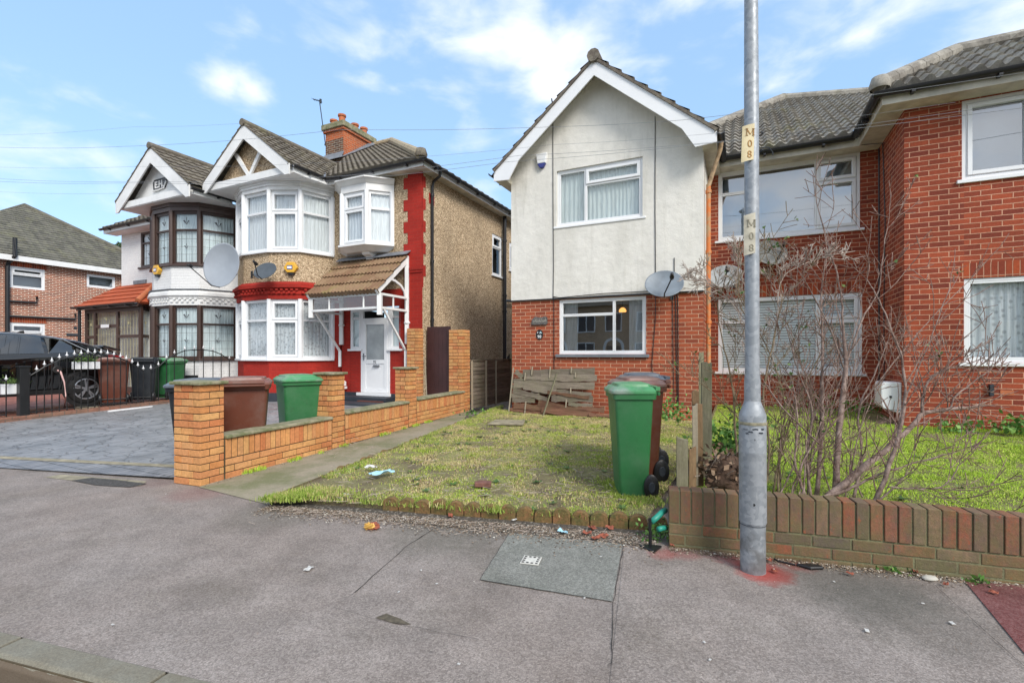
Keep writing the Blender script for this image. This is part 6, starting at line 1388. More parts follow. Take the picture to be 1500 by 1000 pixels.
# boundary remains between the lawns
def stump(x0, x1, yt, yb, Z, mat, label, name='broken_fence_board', th=.03, slant=0, lean=0, cat='fence board'):
    p0, p1 = pz(x0, yb, Z), pz(x1, yb, Z); q0, q1 = pz(x0+lean, yt+max(0, slant), Z), pz(x1+lean, yt+max(0, -slant), Z); o = Vector(((p0.x+p1.x)/2, Z, p0.z)); m = MB(); f = Vector((.18, th, 0))
    jag = [q1+(q0-q1)*t+UP*rn.uniform(-.012, .012) for t in (0, .25, .5, .75, 1)]
    m.prism([p0, p1]+jag, Vector((th*.3, th, 0))); return tag(m.build(name, mat, None, org=o, bevel=.004), label, cat)
stump(991, 1008, 640, 722, 3.82, WPOST, 'short grey fence stump with slanting top behind the low wall end', slant=-6, th=.05)
stump(1009, 1020, 655, 722, 3.9, WBROWN, 'short brown splintered board between the grey stump and tall split board', slant=4)
stump(1015, 1023, 592, 712, 4.0, WPALE, 'pale split board standing upright beside the brown splintered board', slant=3, lean=-1)
stump(1022, 1031, 590, 712, 4.05, WBROWN, 'tall orange brown board leaning beside the pale split board', slant=-3, lean=-2)
stump(1028, 1043, 530, 700, 4.35, WPOST, 'tall square grey green post below the orange downpipe', name='fence_post', th=.09, cat='post', slant=2)
stump(1024, 1031, 516, 600, 6.2, WPOST, 'thin far post half hidden behind the tall grey green post', name='fence_post', th=.07, cat='post')
stump(1014, 1024, 572, 598, 4.1, WBROWN, 'dark rotten lump of wood on top of the pale split board', name='rotten_wood', th=.07, cat='wood')

# ---------------------------------------------------------------- edging stones round the patchy lawn
def edging(p, d, w, h, label, group):
    f = Fr(p, d); m = MB(); n = 8; pts = [f.P(-w/2+.003, 0, -.03), f.P(w/2-.003, 0, -.03)]
    for k in range(n+1): a = math.pi*k/n; pts.append(f.P(math.cos(a)*(w/2-.003), 0, p.z+h-.06+math.sin(a)*.06))
    m.prism(pts, -f.n*.06); return tag(m.build('edging_stone', EDGE, None, org=p, bevel=.006), label, 'edging stone', group)
e0, e1 = Vector((-1.14, 4.19, 0)), Vector((1.22, 3.66, 0)); ed = (e1-e0); Le = ed.length; ed.normalize(); n = int(Le/.150)
for k in range(n):
    j = .012*noise.noise(Vector((k*.7, 0, 0)))
    edging(e0+ed*(.075+.15*k)+Vector((0, j, 0)), (ed+Vector((0, rn.uniform(-.05, .05), 0))).normalized(), .148, .122+rn.uniform(-.008, .008), 'round topped mossy edging stone along the pavement side of the patchy lawn', 'edging stones along the pavement')
s0 = EL0+(EL1-EL0)*.10; sd = (EL1-EL0).normalized(); n = int((EL1-s0).length*.86/.15)
for k in range(n):
    p = s0+sd*(.075+.15*k); p.z = zpath(p.x, p.y); edging(p, (sd+Vector((rn.uniform(-.06, .06), 0, 0))).normalized(), .148, .095+rn.uniform(-.02, .012), 'round topped edging stone along the concrete path side of the patchy lawn', 'edging stones along the path')

# ---------------------------------------------------------------- lamp post
lpz = 3.035; lb = Vector(((1103-750)/FPX*lpz, lpz, 0)); tx = Vector((-.0033, 0, 1))
root = empty('lamp_post', lb, 'galvanised street lamp column with cream number plates on its shaft', 'lamp post')
def lz(y): return CAMH+(519-y)/FPX*lpz
m = MB(); m.lathe(lb, [(.074, -.05), (.074, .31), (.0795, .312), (.0795, lz(662)), (.0802, lz(661)), (.0795, lz(660)), (.0795, lz(610)), (.0775, lz(606)), (.050, lz(589)), (.047, lz(586))], 40, axis=tx); m.build('base', GALV, root, auto=30)
m = MB(); m.lathe(lb, [(.048, lz(589)), (.0475, lz(560)), (.0425, lz(540)), (.0425, 3.0), (.040, 3.6), (.036, 6.0)], 32, axis=tx); m.build('shaft', GALV, root, auto=30)
m = MB(); m.lathe(lb, [(.0805, lz(621)), (.082, lz(620)), (.082, lz(617.5)), (.0805, lz(616.5))], 40, axis=tx); m.build('band', plain('old_tape', L(.33, .30, .2), .8, var=.5, sc=30), root, smooth=True)
m = MB(); m.lathe(lb, [(.0805, lz(766)), (.0815, lz(765.5)), (.0805, lz(765))], 40, axis=tx); m.build('seam', PLINTH, root)
cd_ = (Vector((0, 0, 0))-lb); cd_.z = 0; cd_.normalize()
for y in (641, 734):
    m = MB(); c = lb+UP*lz(y)+cd_*.0797+Vector((.004, 0, 0)); m.lathe(c, [(.0, .002), (.009, .002), (.011, 0)], 14, axis=cd_); m.build('lock_hole', BLACKP, root)
m = MB()
for k, (x, y, w) in enumerate(((1094, 627, 8), (1106, 626, 9), (1100, 630, 6), (1113, 631, 7), (1096, 632.5, 5), (1115, 626, 4))):
    an = math.asin(max(-1, min(1, (x-1103)/18.4))); base = cd_; t = Vector((-cd_.y, cd_.x, 0)); 
    if t.x < 0: t = -t
    for s_ in range(4): a_ = an+(s_-1.5)*w/18.4/5; c = lb+(base*math.cos(a_)+t*math.sin(a_))*.0805+UP*lz(y+rn.uniform(-.5, .5)); m.bar(c-UP*.004, c+UP*.004, .010, .0015, up=base)
m.build('marker_scrawl', PLINTH, root)
PLATE = plain('cream_plate', L(.66, .56, .34), .6, var=.2, sc=12); PLATE2 = plain('dull_cream_plate', L(.48, .45, .36), .7, var=.35, sc=14); PLT = plain('brown_lettering', L(.36, .19, .05), .7, var=.2); PLT2 = plain('faded_lettering', L(.25, .23, .17), .8)
def plate(x0, x1, y0, y1, mat, lm, glyphs, lean, rnd=False):
    f = Fr(lb+Vector((0, -.048, 0)), Vector((1, -.0, 0))); o = lb.x
    w0, w1 = (x0-750)/FPX*2.98-o, (x1-750)/FPX*2.98-o; z0, z1 = CAMH+(519-y1)/FPX*2.98, CAMH+(519-y0)/FPX*2.98; m = MB(); sk = (z1-z0)*lean; n = 8
    for k in range(n):     # slightly curled strip
        a, b = w0+(w1-w0)*k/n, w0+(w1-w0)*(k+1)/n; cv = lambda u: -.010*((u-(w0+w1)/2)/((w1-w0)/2))**2
        tz = lambda u: (u-w0)/(w1-w0)*.022; q = lambda u, d, z, s: f.P(u+s, cv(u)+d, z)
        m.hexa([q(a, 0, z0+tz(a), 0), q(b, 0, z0+tz(b), 0), q(b, -.002, z0+tz(b), 0), q(a, -.002, z0+tz(a), 0), q(a, 0, z1-.012+tz(a), sk), q(b, 0, z1-.012+tz(b), sk), q(b, -.002, z1-.012+tz(b), sk), q(a, -.002, z1-.012+tz(a), sk)])
    p = m.build('number_plate', mat, root)
    for k, (g, zf_, sz) in enumerate(glyphs):
        if g == 'M':
            u0_ = (w0+w1)/2+sk*.9+.002; zb_ = z0+(z1-z0)*zf_; hh = sz*.72; ww = .021; mm = MB(); cc = lambda u, z: f.P(u0_+u, .0015, zb_+z)
            for a_, b_, t_ in (((-ww, 0), (-ww, hh), .0045), ((ww, 0), (ww, hh), .009), ((-ww, hh), (0, .006), .008), ((ww, hh), (0, .006), .004)): mm.bar(cc(*a_), cc(*b_), t_, .002, up=f.n) if False else mm.hexa([cc(a_[0]-t_/2, a_[1]), cc(a_[0]+t_/2, a_[1]), cc(a_[0]+t_/2, a_[1])-f.n*.001, cc(a_[0]-t_/2, a_[1])-f.n*.001, cc(b_[0]-t_/2, b_[1]), cc(b_[0]+t_/2, b_[1]), cc(b_[0]+t_/2, b_[1])-f.n*.001, cc(b_[0]-t_/2, b_[1])-f.n*.001])
            for x_ in (-ww, ww):
                for z_ in (0, hh): mm.hexa([cc(x_-.009, z_-.001), cc(x_+.009, z_-.001), cc(x_+.009, z_-.001)-f.n*.001, cc(x_-.009, z_-.001)-f.n*.001, cc(x_-.009, z_+.002), cc(x_+.009, z_+.002), cc(x_+.009, z_+.002)-f.n*.001, cc(x_-.009, z_+.002)-f.n*.001])
            mm.build('letter', lm, p); continue
        text_mesh('letter', g, sz, lm, p, f, (w0+w1)/2+sk*(.9-.25*k)+.002, .0012, z0+(z1-z0)*zf_, .001, bold=.0002)
    return p
plate(1087.5, 1107.5, 181, 237, PLATE, PLT, (('M', .70, .058), ('0', .40, .062), ('8', .12, .062)), .035)
plate(1091.5, 1110.5, 312, 374, PLATE2, PLT2, (('M', .68, .060), ('0', .38, .064), ('8', .10, .064)), 0)
for y in (197, 222): m = MB(); m.tube([lb+Vector((.035, -.03, lz(y))), lb+Vector((.06, -.01, lz(y)+.005)), lb+Vector((.05, .03, lz(y)))], .0035, 5); m.build('cable_tie', PLINTH, root)
m = MB()
q = lb+Vector((.04, -.02, lz(218))); m.tube([q, q+Vector((.05, 0, .0)), q+Vector((.075, 0, -.03)), q+Vector((.075, 0, -.05))], .003, 5); m.build('cable_tie', PLINTH, root)
m = MB(); m.tube([lb+UP*5.98, lb+UP*6.1, lb+Vector((-.25, -.55, 6.35)), lb+Vector((-.35, -.8, 6.38))], .03, 10); m.build('bracket_arm', GALV, root)
m = MB(); c = lb+Vector((-.45, -1.0, 6.38)); m.lathe(c, [(0, .07), (.12, .05), (.16, 0), (.12, -.05), (0, -.07)], 16); m.build('lantern', GALV, root, smooth=True)

# ---------------------------------------------------------------- bare shrubs behind the low wall
def bark(name, c1, c2):
    m = NM(name); c = m.mix(m.ramp(m.noise(14, 6, .75), ((.35, 0), (.65, 1))), c1, c2); c = m.mix(.5, c, m.ramp(m.noise(60, 4, .8), ((.3, .6), (.7, 1.3))), 'MULTIPLY'); m.bump(m.noise(60, 4), .7, .006); return m.fin(c, .9, spec=.2)
BARK = bark('grey_brown_bark', L(.10, .060, .045), L(.38, .29, .25)); BARKL = bark('pale_lichened_bark', L(.25, .20, .16), L(.42, .36, .31)); TWIG = bark('reddish_twig', L(.11, .060, .045), L(.38, .27, .22)); TWIGP = bark('pale_twig', L(.36, .29, .24), L(.5, .42, .36)); TWIGG = bark('olive_twig', L(.10, .075, .04), L(.30, .23, .15))
def rv(rn): return Vector((rn.gauss(0, 1), rn.gauss(0, 1), rn.gauss(0, 1)))
def grow(m, p, d, L_, r, lv, rn, ends=None, up=.15, spread=.75, kids=(3, 5), wob=.16):
    n = max(3, int(L_/.055)); pts = [p.copy()]; q = p.copy(); dd = d.normalized(); st = L_/n
    for i in range(n): dd = (dd+rv(rn)*wob*.45+UP*up*.12).normalized(); q = q+dd*st; pts.append(q.copy())
    m.tube(pts, [max(.0026, r*(1-.6*i/n)) for i in range(n+1)], 5 if r > .006 else 4, cap=False)
    if lv > 0:
        for _ in range(rn.randint(*kids)):
            t = rn.uniform(.25, .97); i = min(n-1, int(t*n)); a = (pts[i+1]-pts[i]).normalized(); e = rv(rn); e = (e-a*e.dot(a)).normalized()
            grow(m, pts[i], a*(1-spread*.45)+e*spread, L_*rn.uniform(.35, .6), max(.0013, r*(1-.72*t)*.6), lv-1, rn, ends, up, spread, kids, wob)
    elif ends is not None: ends.append(pts[-1])
def limb(m, pl, n=8, sub=5, rn=None, kink=.006):
    P = [pz(x, y, Z) for x, y, Z, r in pl]; Rr = [max(.003, r*.72) for *_, r in pl]; out = []; rr = []
    for i in range(len(P)-1):
        p0 = P[max(0, i-1)]; p1 = P[i]; p2 = P[i+1]; p3 = P[min(len(P)-1, i+2)]
        for k in range(sub):
            t = k/sub; q = .5*((2*p1)+(p2-p0)*t+(2*p0-5*p1+4*p2-p3)*t*t+(3*p1-p0-3*p2+p3)*t**3); out.append(q+rv(rn)*kink*.4); rr.append(Rr[i]+(Rr[i+1]-Rr[i])*t)
    out.append(P[-1]); rr.append(Rr[-1]); m.tube(out, rr, n); return out, rr
def shrub(name, label, limbs, seeds, bm_, tm_, seed, kids=(3, 5), tw=(.25, .5), lv=2, every=3, org=None, leafn=0, twr=.5, spread=.8):
    rn_ = random.Random(seed); root = empty(name, org, label, 'shrub'); tws = MB(); ends = []
    for pl in limbs:
        m = MB(); out, rr = limb(m, pl, 8, rn=rn_); m.build('limb', bm_, root, smooth=True)
        for i in range(2, len(out), every):
            if rr[i] > .028 and rn_.random() < .6: continue
            a = (out[i]-out[i-1]).normalized(); e = rv(rn_); e = (e-a*e.dot(a)).normalized()
            grow(tws, out[i], a*.8+e*spread*.8+UP*.25, rn_.uniform(*tw), max(.0022, rr[i]*twr if rr[i] < .012 else .0055), lv, rn_, ends, .45, .62, kids)
        grow(tws, out[-1], (out[-1]-out[-2]), rn_.uniform(*tw), max(.002, rr[-1]*.8), lv, rn_, ends, .1, .7, kids)
    for (p, d, l, r) in seeds: grow(tws, p, d, l, r, 3, rn_, ends, .2, .6, kids)
    t = tws.build('twigs', tm_, root, fixn=False, smooth=True)
    if leafn:
        m = MB()
        for _ in range(leafn): c = rn_.choice(ends); leaves(m, c, (.008, .008, .008), 3, .028, rn_)
        m.build('leaves', PLANTM, root, fixn=False)
    return root
big = [
 [(1223, 726, 3.72, .034), (1228, 640, 3.78, .031), (1238, 545, 3.85, .025), (1235, 480, 3.86, .012), (1232, 430, 3.86, .009), (1212, 355, 3.88, .006), (1196, 296, 3.9, .003)],
 [(1237, 540, 3.85, .012), (1262, 470, 3.9, .009), (1287, 425, 3.95, .007), (1292, 380, 3.95, .005), (1300, 335, 4., .003)],
 [(1237, 540, 3.85, .010), (1215, 480, 3.8, .008), (1190, 430, 3.7, .006), (1172, 400, 3.65, .004)],
 [(1196, 728, 3.9, .026), (1203, 640, 4.0, .024), (1204, 560, 4.05, .020), (1205, 500, 4.1, .013), (1203, 430, 4.1, .009), (1210, 380, 4.15, .005)],
 [(1212, 728, 3.66, .045), (1240, 706, 3.68, .040), (1268, 682, 3.72, .036), (1305, 652, 3.76, .030), (1335, 625, 3.8, .026), (1350, 606, 3.82, .024), (1372, 602, 3.82, .021), (1412, 597, 3.83, .018)],
 [(1350, 606, 3.82, .018), (1353, 575, 3.84, .015), (1365, 552, 3.86, .011), (1388, 540, 3.88, .007), (1410, 538, 3.9, .004)],
 [(1392, 598, 3.83, .010), (1400, 580, 3.84, .009), (1425, 560, 3.86, .006), (1452, 540, 3.9, .003)],
 [(1388, 598, 3.83, .007), (1386, 575, 3.8, .005), (1384, 562, 3.8, .004)],
 [(1280, 742, 3.5, .024), (1300, 690, 3.5, .022), (1315, 640, 3.52, .019), (1326, 585, 3.55, .015), (1322, 530, 3.6, .011), (1308, 490, 3.62, .009), (1288, 440, 3.65, .006), (1270, 410, 3.7, .003)],
 [(1204, 728, 3.62, .022), (1240, 718, 3.6, .016), (1290, 694, 3.55, .010), (1345, 676, 3.5, .006), (1400, 662, 3.45, .003)],
 [(1285, 735, 3.45, .010), (1312, 712, 3.42, .008), (1330, 690, 3.4, .004)],
 [(1300, 712, 3.4, .007), (1350, 716, 3.35, .007), (1385, 710, 3.3, .006), (1400, 690, 3.3, .005), (1407, 672, 3.3, .003)],
 [(1180, 728, 3.7, .014), (1165, 680, 3.75, .012), (1168, 620, 3.8, .010), (1160, 560, 3.85, .007), (1135, 520, 3.9, .004)],
 [(1188, 728, 3.75, .016), (1182, 660, 3.8, .013), (1190, 600, 3.8, .010), (1168, 540, 3.8, .006), (1150, 470, 3.8, .004)],
 [(1250, 728, 3.9, .018), (1262, 670, 4.0, .015), (1258, 600, 4.05, .012), (1280, 550, 4.1, .008), (1300, 500, 4.15, .005)],
 [(1310, 640, 3.8, .010), (1330, 575, 3.9, .008), (1362, 500, 4.0, .006), (1392, 420, 4.05, .003)],
 [(1256, 600, 4.0, .009), (1310, 530, 4.1, .007), (1370, 460, 4.2, .004), (1430, 400, 4.25, .002)],
 [(1200, 650, 3.8, .010), (1150, 600, 3.7, .008), (1120, 560, 3.65, .005)],
]
_r = random.Random(44)
for k in range(15):
    x0 = _r.uniform(1135, 1290); Z0 = _r.uniform(3.65, 4.2); dx = _r.uniform(-70, 90); top = _r.uniform(430, 610); pl = []
    for t in (0, .3, .6, 1): pl.append((x0+dx*t**1.3+_r.uniform(-8, 8), 728-(728-top)*t, Z0+.2*t, .009*(1-.65*t)))
    big.append(pl)
shrub('bare_shrub', 'big leafless shrub with thick grey limbs rising behind the low brick wall', big, [], BARK, TWIG, 3, kids=(1, 3), tw=(.22, .55), lv=2, every=3, org=pz(1215, 728, 3.7), leafn=34)
sm = [
 [(1085, 722, 4.0, .016), (1078, 640, 4.1, .013), (1072, 560, 4.1, .010), (1058, 500, 4.15, .007), (1050, 440, 4.2, .004)],
 [(1120, 722, 3.9, .014), (1127, 650, 3.9, .012), (1118, 580, 3.85, .010), (1130, 510, 3.85, .008), (1145, 440, 3.85, .006), (1140, 400, 3.85, .004)],
 [(1140, 722, 3.9, .013), (1142, 650, 4.0, .011), (1150, 590, 4.0, .009), (1120, 500, 3.95, .006), (1085, 450, 3.9, .005), (1082, 400, 3.9, .004)],
 [(1110, 722, 4.1, .012), (1098, 640, 4.1, .010), (1060, 590, 4.15, .008), (1025, 560, 4.2, .004)],
 [(1132, 722, 4.0, .012), (1150, 640, 4.1, .010), (1180, 560, 4.1, .007), (1215, 500, 4.1, .004)],
]
shrub('bare_shrub', 'tangled fine twigged shrub round the lamp post with olive stems', sm, [], TWIGG, TWIGG, 8, kids=(2, 3), tw=(.22, .5), lv=2, every=2, org=pz(1115, 722, 4.0), leafn=60, spread=.9)
pc = [
 [(1128, 560, 3.9, .005), (1138, 470, 3.85, .005), (1145, 410, 3.85, .005), (1175, 388, 3.85, .004), (1210, 375, 3.9, .002)],
 [(1100, 560, 4.2, .005), (1085, 470, 4.1, .005), (1060, 430, 4.1, .005), (1038, 410, 4.1, .003), (1018, 412, 4.1, .002)],
 [(1085, 470, 4.1, .004), (1088, 420, 4.1, .004), (1084, 385, 4.1, .003), (1080, 372, 4.1, .002)],
]
shrub('pale_climber', 'pale whitish climber twigs tangled in front of the two dishes', pc, [], TWIGP, TWIGP, 21, kids=(3, 5), tw=(.12, .26), lv=2, every=1, org=pz(1110, 600, 4.0), spread=1.0, twr=.6)
# heap of roots and dead leaves
c = pz(1066, 706, 3.95); DEAD = NM('dead_leaves'); _c = DEAD.ramp(DEAD.g.outputs['Random Per Island'], ((0, L(.06, .035, .022)), (.5, L(.17, .10, .06)), (1, L(.34, .24, .16)))); DEAD = DEAD.fin(_c, .9)
root = empty('root_heap', c-UP*.1, 'heap of dead roots and leaves left of the lamp post behind the low wall', 'heap'); m = MB()
def blob(m, c, rx, ry, rz_, seed, n=18, amp=.3):
    def fn(u, v): a = u*2*math.pi; b = (v-.5)*math.pi; d = Vector((math.cos(a)*math.cos(b), math.sin(a)*math.cos(b), math.sin(b))); k = 1+amp*noise.noise(d*2.2+Vector((seed, 0, 0)))+amp*.5*noise.noise(d*6+Vector((seed, 5, 0))); return Vector(c)+Vector((d.x*rx, d.y*ry, d.z*rz_))*k
    m.grid(fn, n, n)
blob(m, c+UP*.03, .17, .14, .19, 3); m.build('soil_lump', bark('dark_root_soil', L(.045, .03, .022), L(.13, .08, .055)), root, smooth=True)
m = MB(); leaves(m, c+UP*.0, (.11, .08, .12), 420, .05, rn); m.build('dead_leaves', DEAD, root, fixn=False); m = MB()
for _ in range(60): d_ = rv(rn); d_.z = abs(d_.z); d_.y -= .5; grow(m, c+Vector((rn.gauss(0, .09), rn.gauss(0, .05), rn.uniform(-.05, .16))), d_, rn.uniform(.08, .2), .003, 0, rn)
m.build('roots', BARKL, root, fixn=False)

# ---------------------------------------------------------------- grass
def grassmat(name, greens, straw, k0, k1, sc):
    m = NM(name); ri = m.g.outputs['Random Per Island']; g = m.ramp(ri, tuple((i/(len(greens)-1), c) for i, c in enumerate(greens))); s = m.ramp(ri, tuple((i/(len(straw)-1), c) for i, c in enumerate(straw)))
    f = m.ramp(m.noise(sc, 5, .7), ((k0, 0), (k1, 1))); wn_ = m.n('ShaderNodeTexWhiteNoise'); m.l(ri, wn_.inputs['Vector']); f = m.math('GREATER_THAN', m.math('ADD', f, m.math('MULTIPLY', wn_.outputs['Value'], .9)), 1.0)
    return m.fin(m.mix(f, g, s), .75, spec=.25)
GR1 = grassmat('patchy_grass', [L(.17, .26, .03), L(.34, .44, .06), L(.48, .54, .11), L(.28, .38, .05)], [L(.62, .52, .25), L(.50, .38, .18), L(.70, .60, .34), L(.38, .25, .12)], .36, .64, 1.7)
GR2 = grassmat('lush_grass', [L(.20, .36, .025), L(.38, .56, .045), L(.48, .62, .08), L(.30, .48, .035), L(.54, .64, .12)], [L(.62, .58, .22), L(.52, .44, .18)], .50, .85, 2.0)
def blades(name, mat, pts, label, hmin, hmax, w, seed, hf=None, lean=.6):
    r = np.random.default_rng(seed); n = len(pts); pts = np.asarray(pts); h = r.uniform(hmin, hmax, n)*(hf if hf is not None else 1); az = r.uniform(0, 2*np.pi, n); ld = r.uniform(0, 2*np.pi, n); ln = np.abs(r.normal(0, lean, n))
    ww = w*r.uniform(.6, 1.4, n); ex = np.stack([np.cos(az), np.sin(az), np.zeros(n)], 1)*ww[:, None]*.5; dl = np.stack([np.cos(ld), np.sin(ld), np.zeros(n)], 1)
    mid = pts+np.stack([np.zeros(n), np.zeros(n), h*.55], 1)+dl*(ln*h*.25)[:, None]; tip = pts+np.stack([np.zeros(n), np.zeros(n), h*np.clip(1-.35*ln, .25, 1)], 1)+dl*(ln*h*.8)[:, None]
    V = np.stack([pts-ex, pts+ex, mid+ex*.8, mid-ex*.8, tip], 1).reshape(-1, 3); me = bpy.data.meshes.new(name); me.vertices.add(len(V)); me.vertices.foreach_set('co', V.ravel().astype(np.float32))
    b = np.arange(n)*5; lp_ = np.stack([b, b+1, b+2, b+3, b+3, b+2, b+4], 1).ravel(); me.loops.add(len(lp_)); me.loops.foreach_set('vertex_index', lp_.astype(np.int32)); me.polygons.add(2*n)
    ls = np.stack([np.arange(n)*7, np.arange(n)*7+4], 1).ravel(); me.polygons.foreach_set('loop_start', ls.astype(np.int32)); me.polygons.foreach_set('loop_total', np.tile([4, 3], n).astype(np.int32)); me.update(calc_edges=True); me.validate()
    me.materials.append(mat); o = bpy.data.objects.new(name, me); COL.objects.link(o); return tag(o, label, 'grass', kind='stuff')
def inpoly(x, y, P):
    c = False; j = len(P)-1
    for i in range(len(P)):
        if (P[i][1] > y) != (P[j][1] > y) and x < (P[j][0]-P[i][0])*(y-P[i][1])/(P[j][1]-P[i][1])+P[i][0]: c = not c
        j = i
    return c
def scatter(P, n, zf, dens, rn, amp=.0):
    out = []; x0, x1 = min(p[0] for p in P), max(p[0] for p in P); y0, y1 = min(p[1] for p in P), max(p[1] for p in P)
    while len(out) < n:
        x, y = rn.uniform(x0, x1), rn.uniform(y0, y1)
        if not inpoly(x, y, P): continue
        if rn.random() > dens(x, y): continue
        out.append((x, y, zf(x, y)+(amp*noise.noise(Vector((x*2.1, y*2.1, 3))) if amp else 0)-.004))
    return out
rg = random.Random(17)
def nz2(x, y, s, o=0): return noise.noise(Vector((x*s, y*s, o)))
def bare(x, y):      # the trodden muddy corner at the front left and other thin spots
    p = Vector((x, y, 0)); a = (p-gp(530, 700, .08)).length; t = max(0, 1-a/.95)
    return t
def dn98(x, y):
    k = .66+1.0*nz2(x, y, 1.5, 4)+.7*nz2(x, y, 4.5, 9)-1.05*bare(x, y); b = SH*x+CH*y
    if b > 8.3: k += .35
    return max(.03, min(1, k))
P98 = [tuple(p) for p in L98]; pts = scatter(P98, 130000, z98, dn98, rg, .02)
blades('grass', GR1, pts, 'thin patchy green and straw coloured grass of the front lawn', .010, .036, .0055, 1, lean=1.5, hf=np.array([.45+1.1*max(0, .5+nz2(p[0], p[1], 3.2, 8)+.5*nz2(p[0], p[1], 9, 3)) for p in pts]))
fr_ = []
for _ in range(3000):      # tufts along the front edge and left corner
    t = rg.random(); p = Vector((-2.15, 4.38, 0)).lerp(Vector((1.05, 3.70, 0)), t); 
    if nz2(t*14, 0, 1, 2)+.35 < rg.random()*.7 and t > .33: continue
    q = p+Vector((rg.gauss(0, .03), abs(rg.gauss(0, .10)), 0)); fr_.append((q.x, q.y, z98(q.x, q.y)-.01))
for _ in range(5200):
    p = EL0.lerp(EL1, rg.random()**1.7*.95); q = p+Vector((abs(rg.gauss(.03, .07)), rg.gauss(0, .05), 0))
    if nz2(q.x*2, q.y*2, 1, 7) > .02: fr_.append((q.x, q.y, z98(q.x, q.y)-.01))
for cx, cy, n_, sp in ((470, 722, 2600, .13), (430, 728, 1600, .08), (650, 738, 700, .07), (940, 735, 900, .09), (730, 745, 500, .06), (915, 728, 500, .05), (405, 730, 700, .06)):
    c_ = gp(cx, cy, .08)
    for _ in range(n_): fr_.append((c_.x+rg.gauss(0, sp), c_.y+rg.gauss(0, sp*.6), .07))
GR3 = grassmat('edge_grass', [L(.12, .20, .03), L(.27, .37, .05), L(.38, .46, .10), L(.20, .30, .04), L(.46, .50, .16)], [L(.58, .50, .24), L(.44, .34, .16)], .42, .75, 5)
blades('grass_tufts', GR3, fr_, 'long bright green tufts of grass along the lawn edges', .02, .07, .006, 2, lean=.8)
PR = [tuple(p) for p in LR]; PR = [PR[0], tuple(lw0+lwd*5+lwn*.12)[:2], tuple(H(6, 8.9))[:2], tuple(H(1.9, 8.92))[:2], tuple(H(1.75, 10.35))[:2], tuple(H(-.4, 10.35))[:2]]
dnR = lambda x, y: max(.1, min(1, .75+.5*nz2(x, y, 2.2, 1)))*(1 if y < 6.5 else .75)
ptr = scatter(PR, 190000, zR, dnR, rg, .015)
blades('grass', GR2, ptr, 'lush green lawn behind the low mossy wall', .012, .038, .005, 3, lean=1.7, hf=np.array([.5+1.1*max(0, .5+nz2(p[0], p[1], 2.6, 8)+.5*nz2(p[0], p[1], 8, 3)) for p in ptr]))
wk = []
def along(p, q, n_, zz_, sp, thr=.1, side=1):
    p, q = Vector(p), Vector(q); d_ = (q-p); nrm = Vector((-d_.y, d_.x, 0)).normalized()
    for _ in range(n_):
        t = rg.random(); c_ = p+d_*t+nrm*side*abs(rg.gauss(0, sp))
        if nz2(c_.x*1.6, c_.y*1.6, 2, 5) > thr: wk.append((c_.x, c_.y, zz_(c_.x, c_.y)))
along(Wt(.3, .0), Wt(6.2, .0), 3800, zpath, .04, .12, -1); along(H(-4.35, 9.05), H(-.65, 9.05), 1500, z98, .05, .0, -1); along(H(1.95, 8.85), H(6, 8.85), 2500, zR, .08, -.3, -1)
blades('grass_tufts', GR2, wk, 'small green weeds and grass along the wall feet', .02, .07, .006, 4, lean=.9)
m = MB()
for _ in range(150):
    P_ = P98 if _ % 2 else PR; q = scatter(P_, 1, z98 if _ % 2 else zR, lambda x, y: 1, rg, .02)[0]; c_ = Vector(q)+UP*.012
    for k in range(7): a_ = 6.28*k/7+rg.random(); d_ = Vector((math.cos(a_), math.sin(a_), .35)); l_ = rg.uniform(.03, .065); s_ = Vector((-d_.y, d_.x, 0))*l_*.28; m.face([c_, c_+d_*l_*.55+s_, c_+d_*l_, c_+d_*l_*.55-s_])
tag(m.build('lawn_weeds', GR3 if False else PLANTM, None, fixn=False), 'low broad leaved weeds dotted through both lawns', 'weeds', kind='stuff')
# leafy weeds, each a plant of its own
LEAFD = NM('weed_leaves'); _c = LEAFD.ramp(LEAFD.g.outputs['Random Per Island'], ((0, L(.05, .13, .02)), (.5, L(.10, .24, .04)), (1, L(.20, .36, .07)))); LEAFD = LEAFD.fin(_c, .6)
for p, sp, n_, s_, lab in ((pz(1066, 660, 4.7), (.16, .12, .13), 520, .055, 'bushy green weed between the fence boards and the lamp post'), (pz(985, 612, 7.2), (.16, .1, .14), 240, .06, 'green weed at the wall foot right of the bins'), (gp(1020, 802)+UP*.01, (.07, .02, .015), 60, .025, 'small weed in the gap under the left end of the low wall'),
                           (gp(1316, 838)+UP*.01, (.05, .03, .02), 60, .035, 'small green weed on the pavement below the middle of the low wall'), (gp(1434, 854)+UP*.01, (.035, .02, .02), 40, .035, 'small green weed on the dark red asphalt'), (gp(962, 790)+UP*.03, (.06, .05, .06), 160, .03, 'green weed around the teal hose at the low wall end'),
                           (pz(705, 610, 10.3), (.25, .1, .08), 200, .06, 'low weeds at the foot of the passage fence'), (pz(1285, 600, 8.3), (.9, .25, .10), 500, .06, 'dark green leafy growth in the recess of the red brick block'), (pz(1490, 632, 6.3), (.2, .15, .10), 220, .07, 'green weed at the wall foot on the right edge'),
                           (pz(1395, 630, 6.6), (.12, .1, .08), 160, .05, 'tuft of green weed against the projecting wing')):
    m = MB(); leaves(m, p-UP*.03, sp, n_, s_, rn, .8); tag(m.build('weed', LEAFD, None, fixn=False, org=p-UP*.03), lab, 'weed')

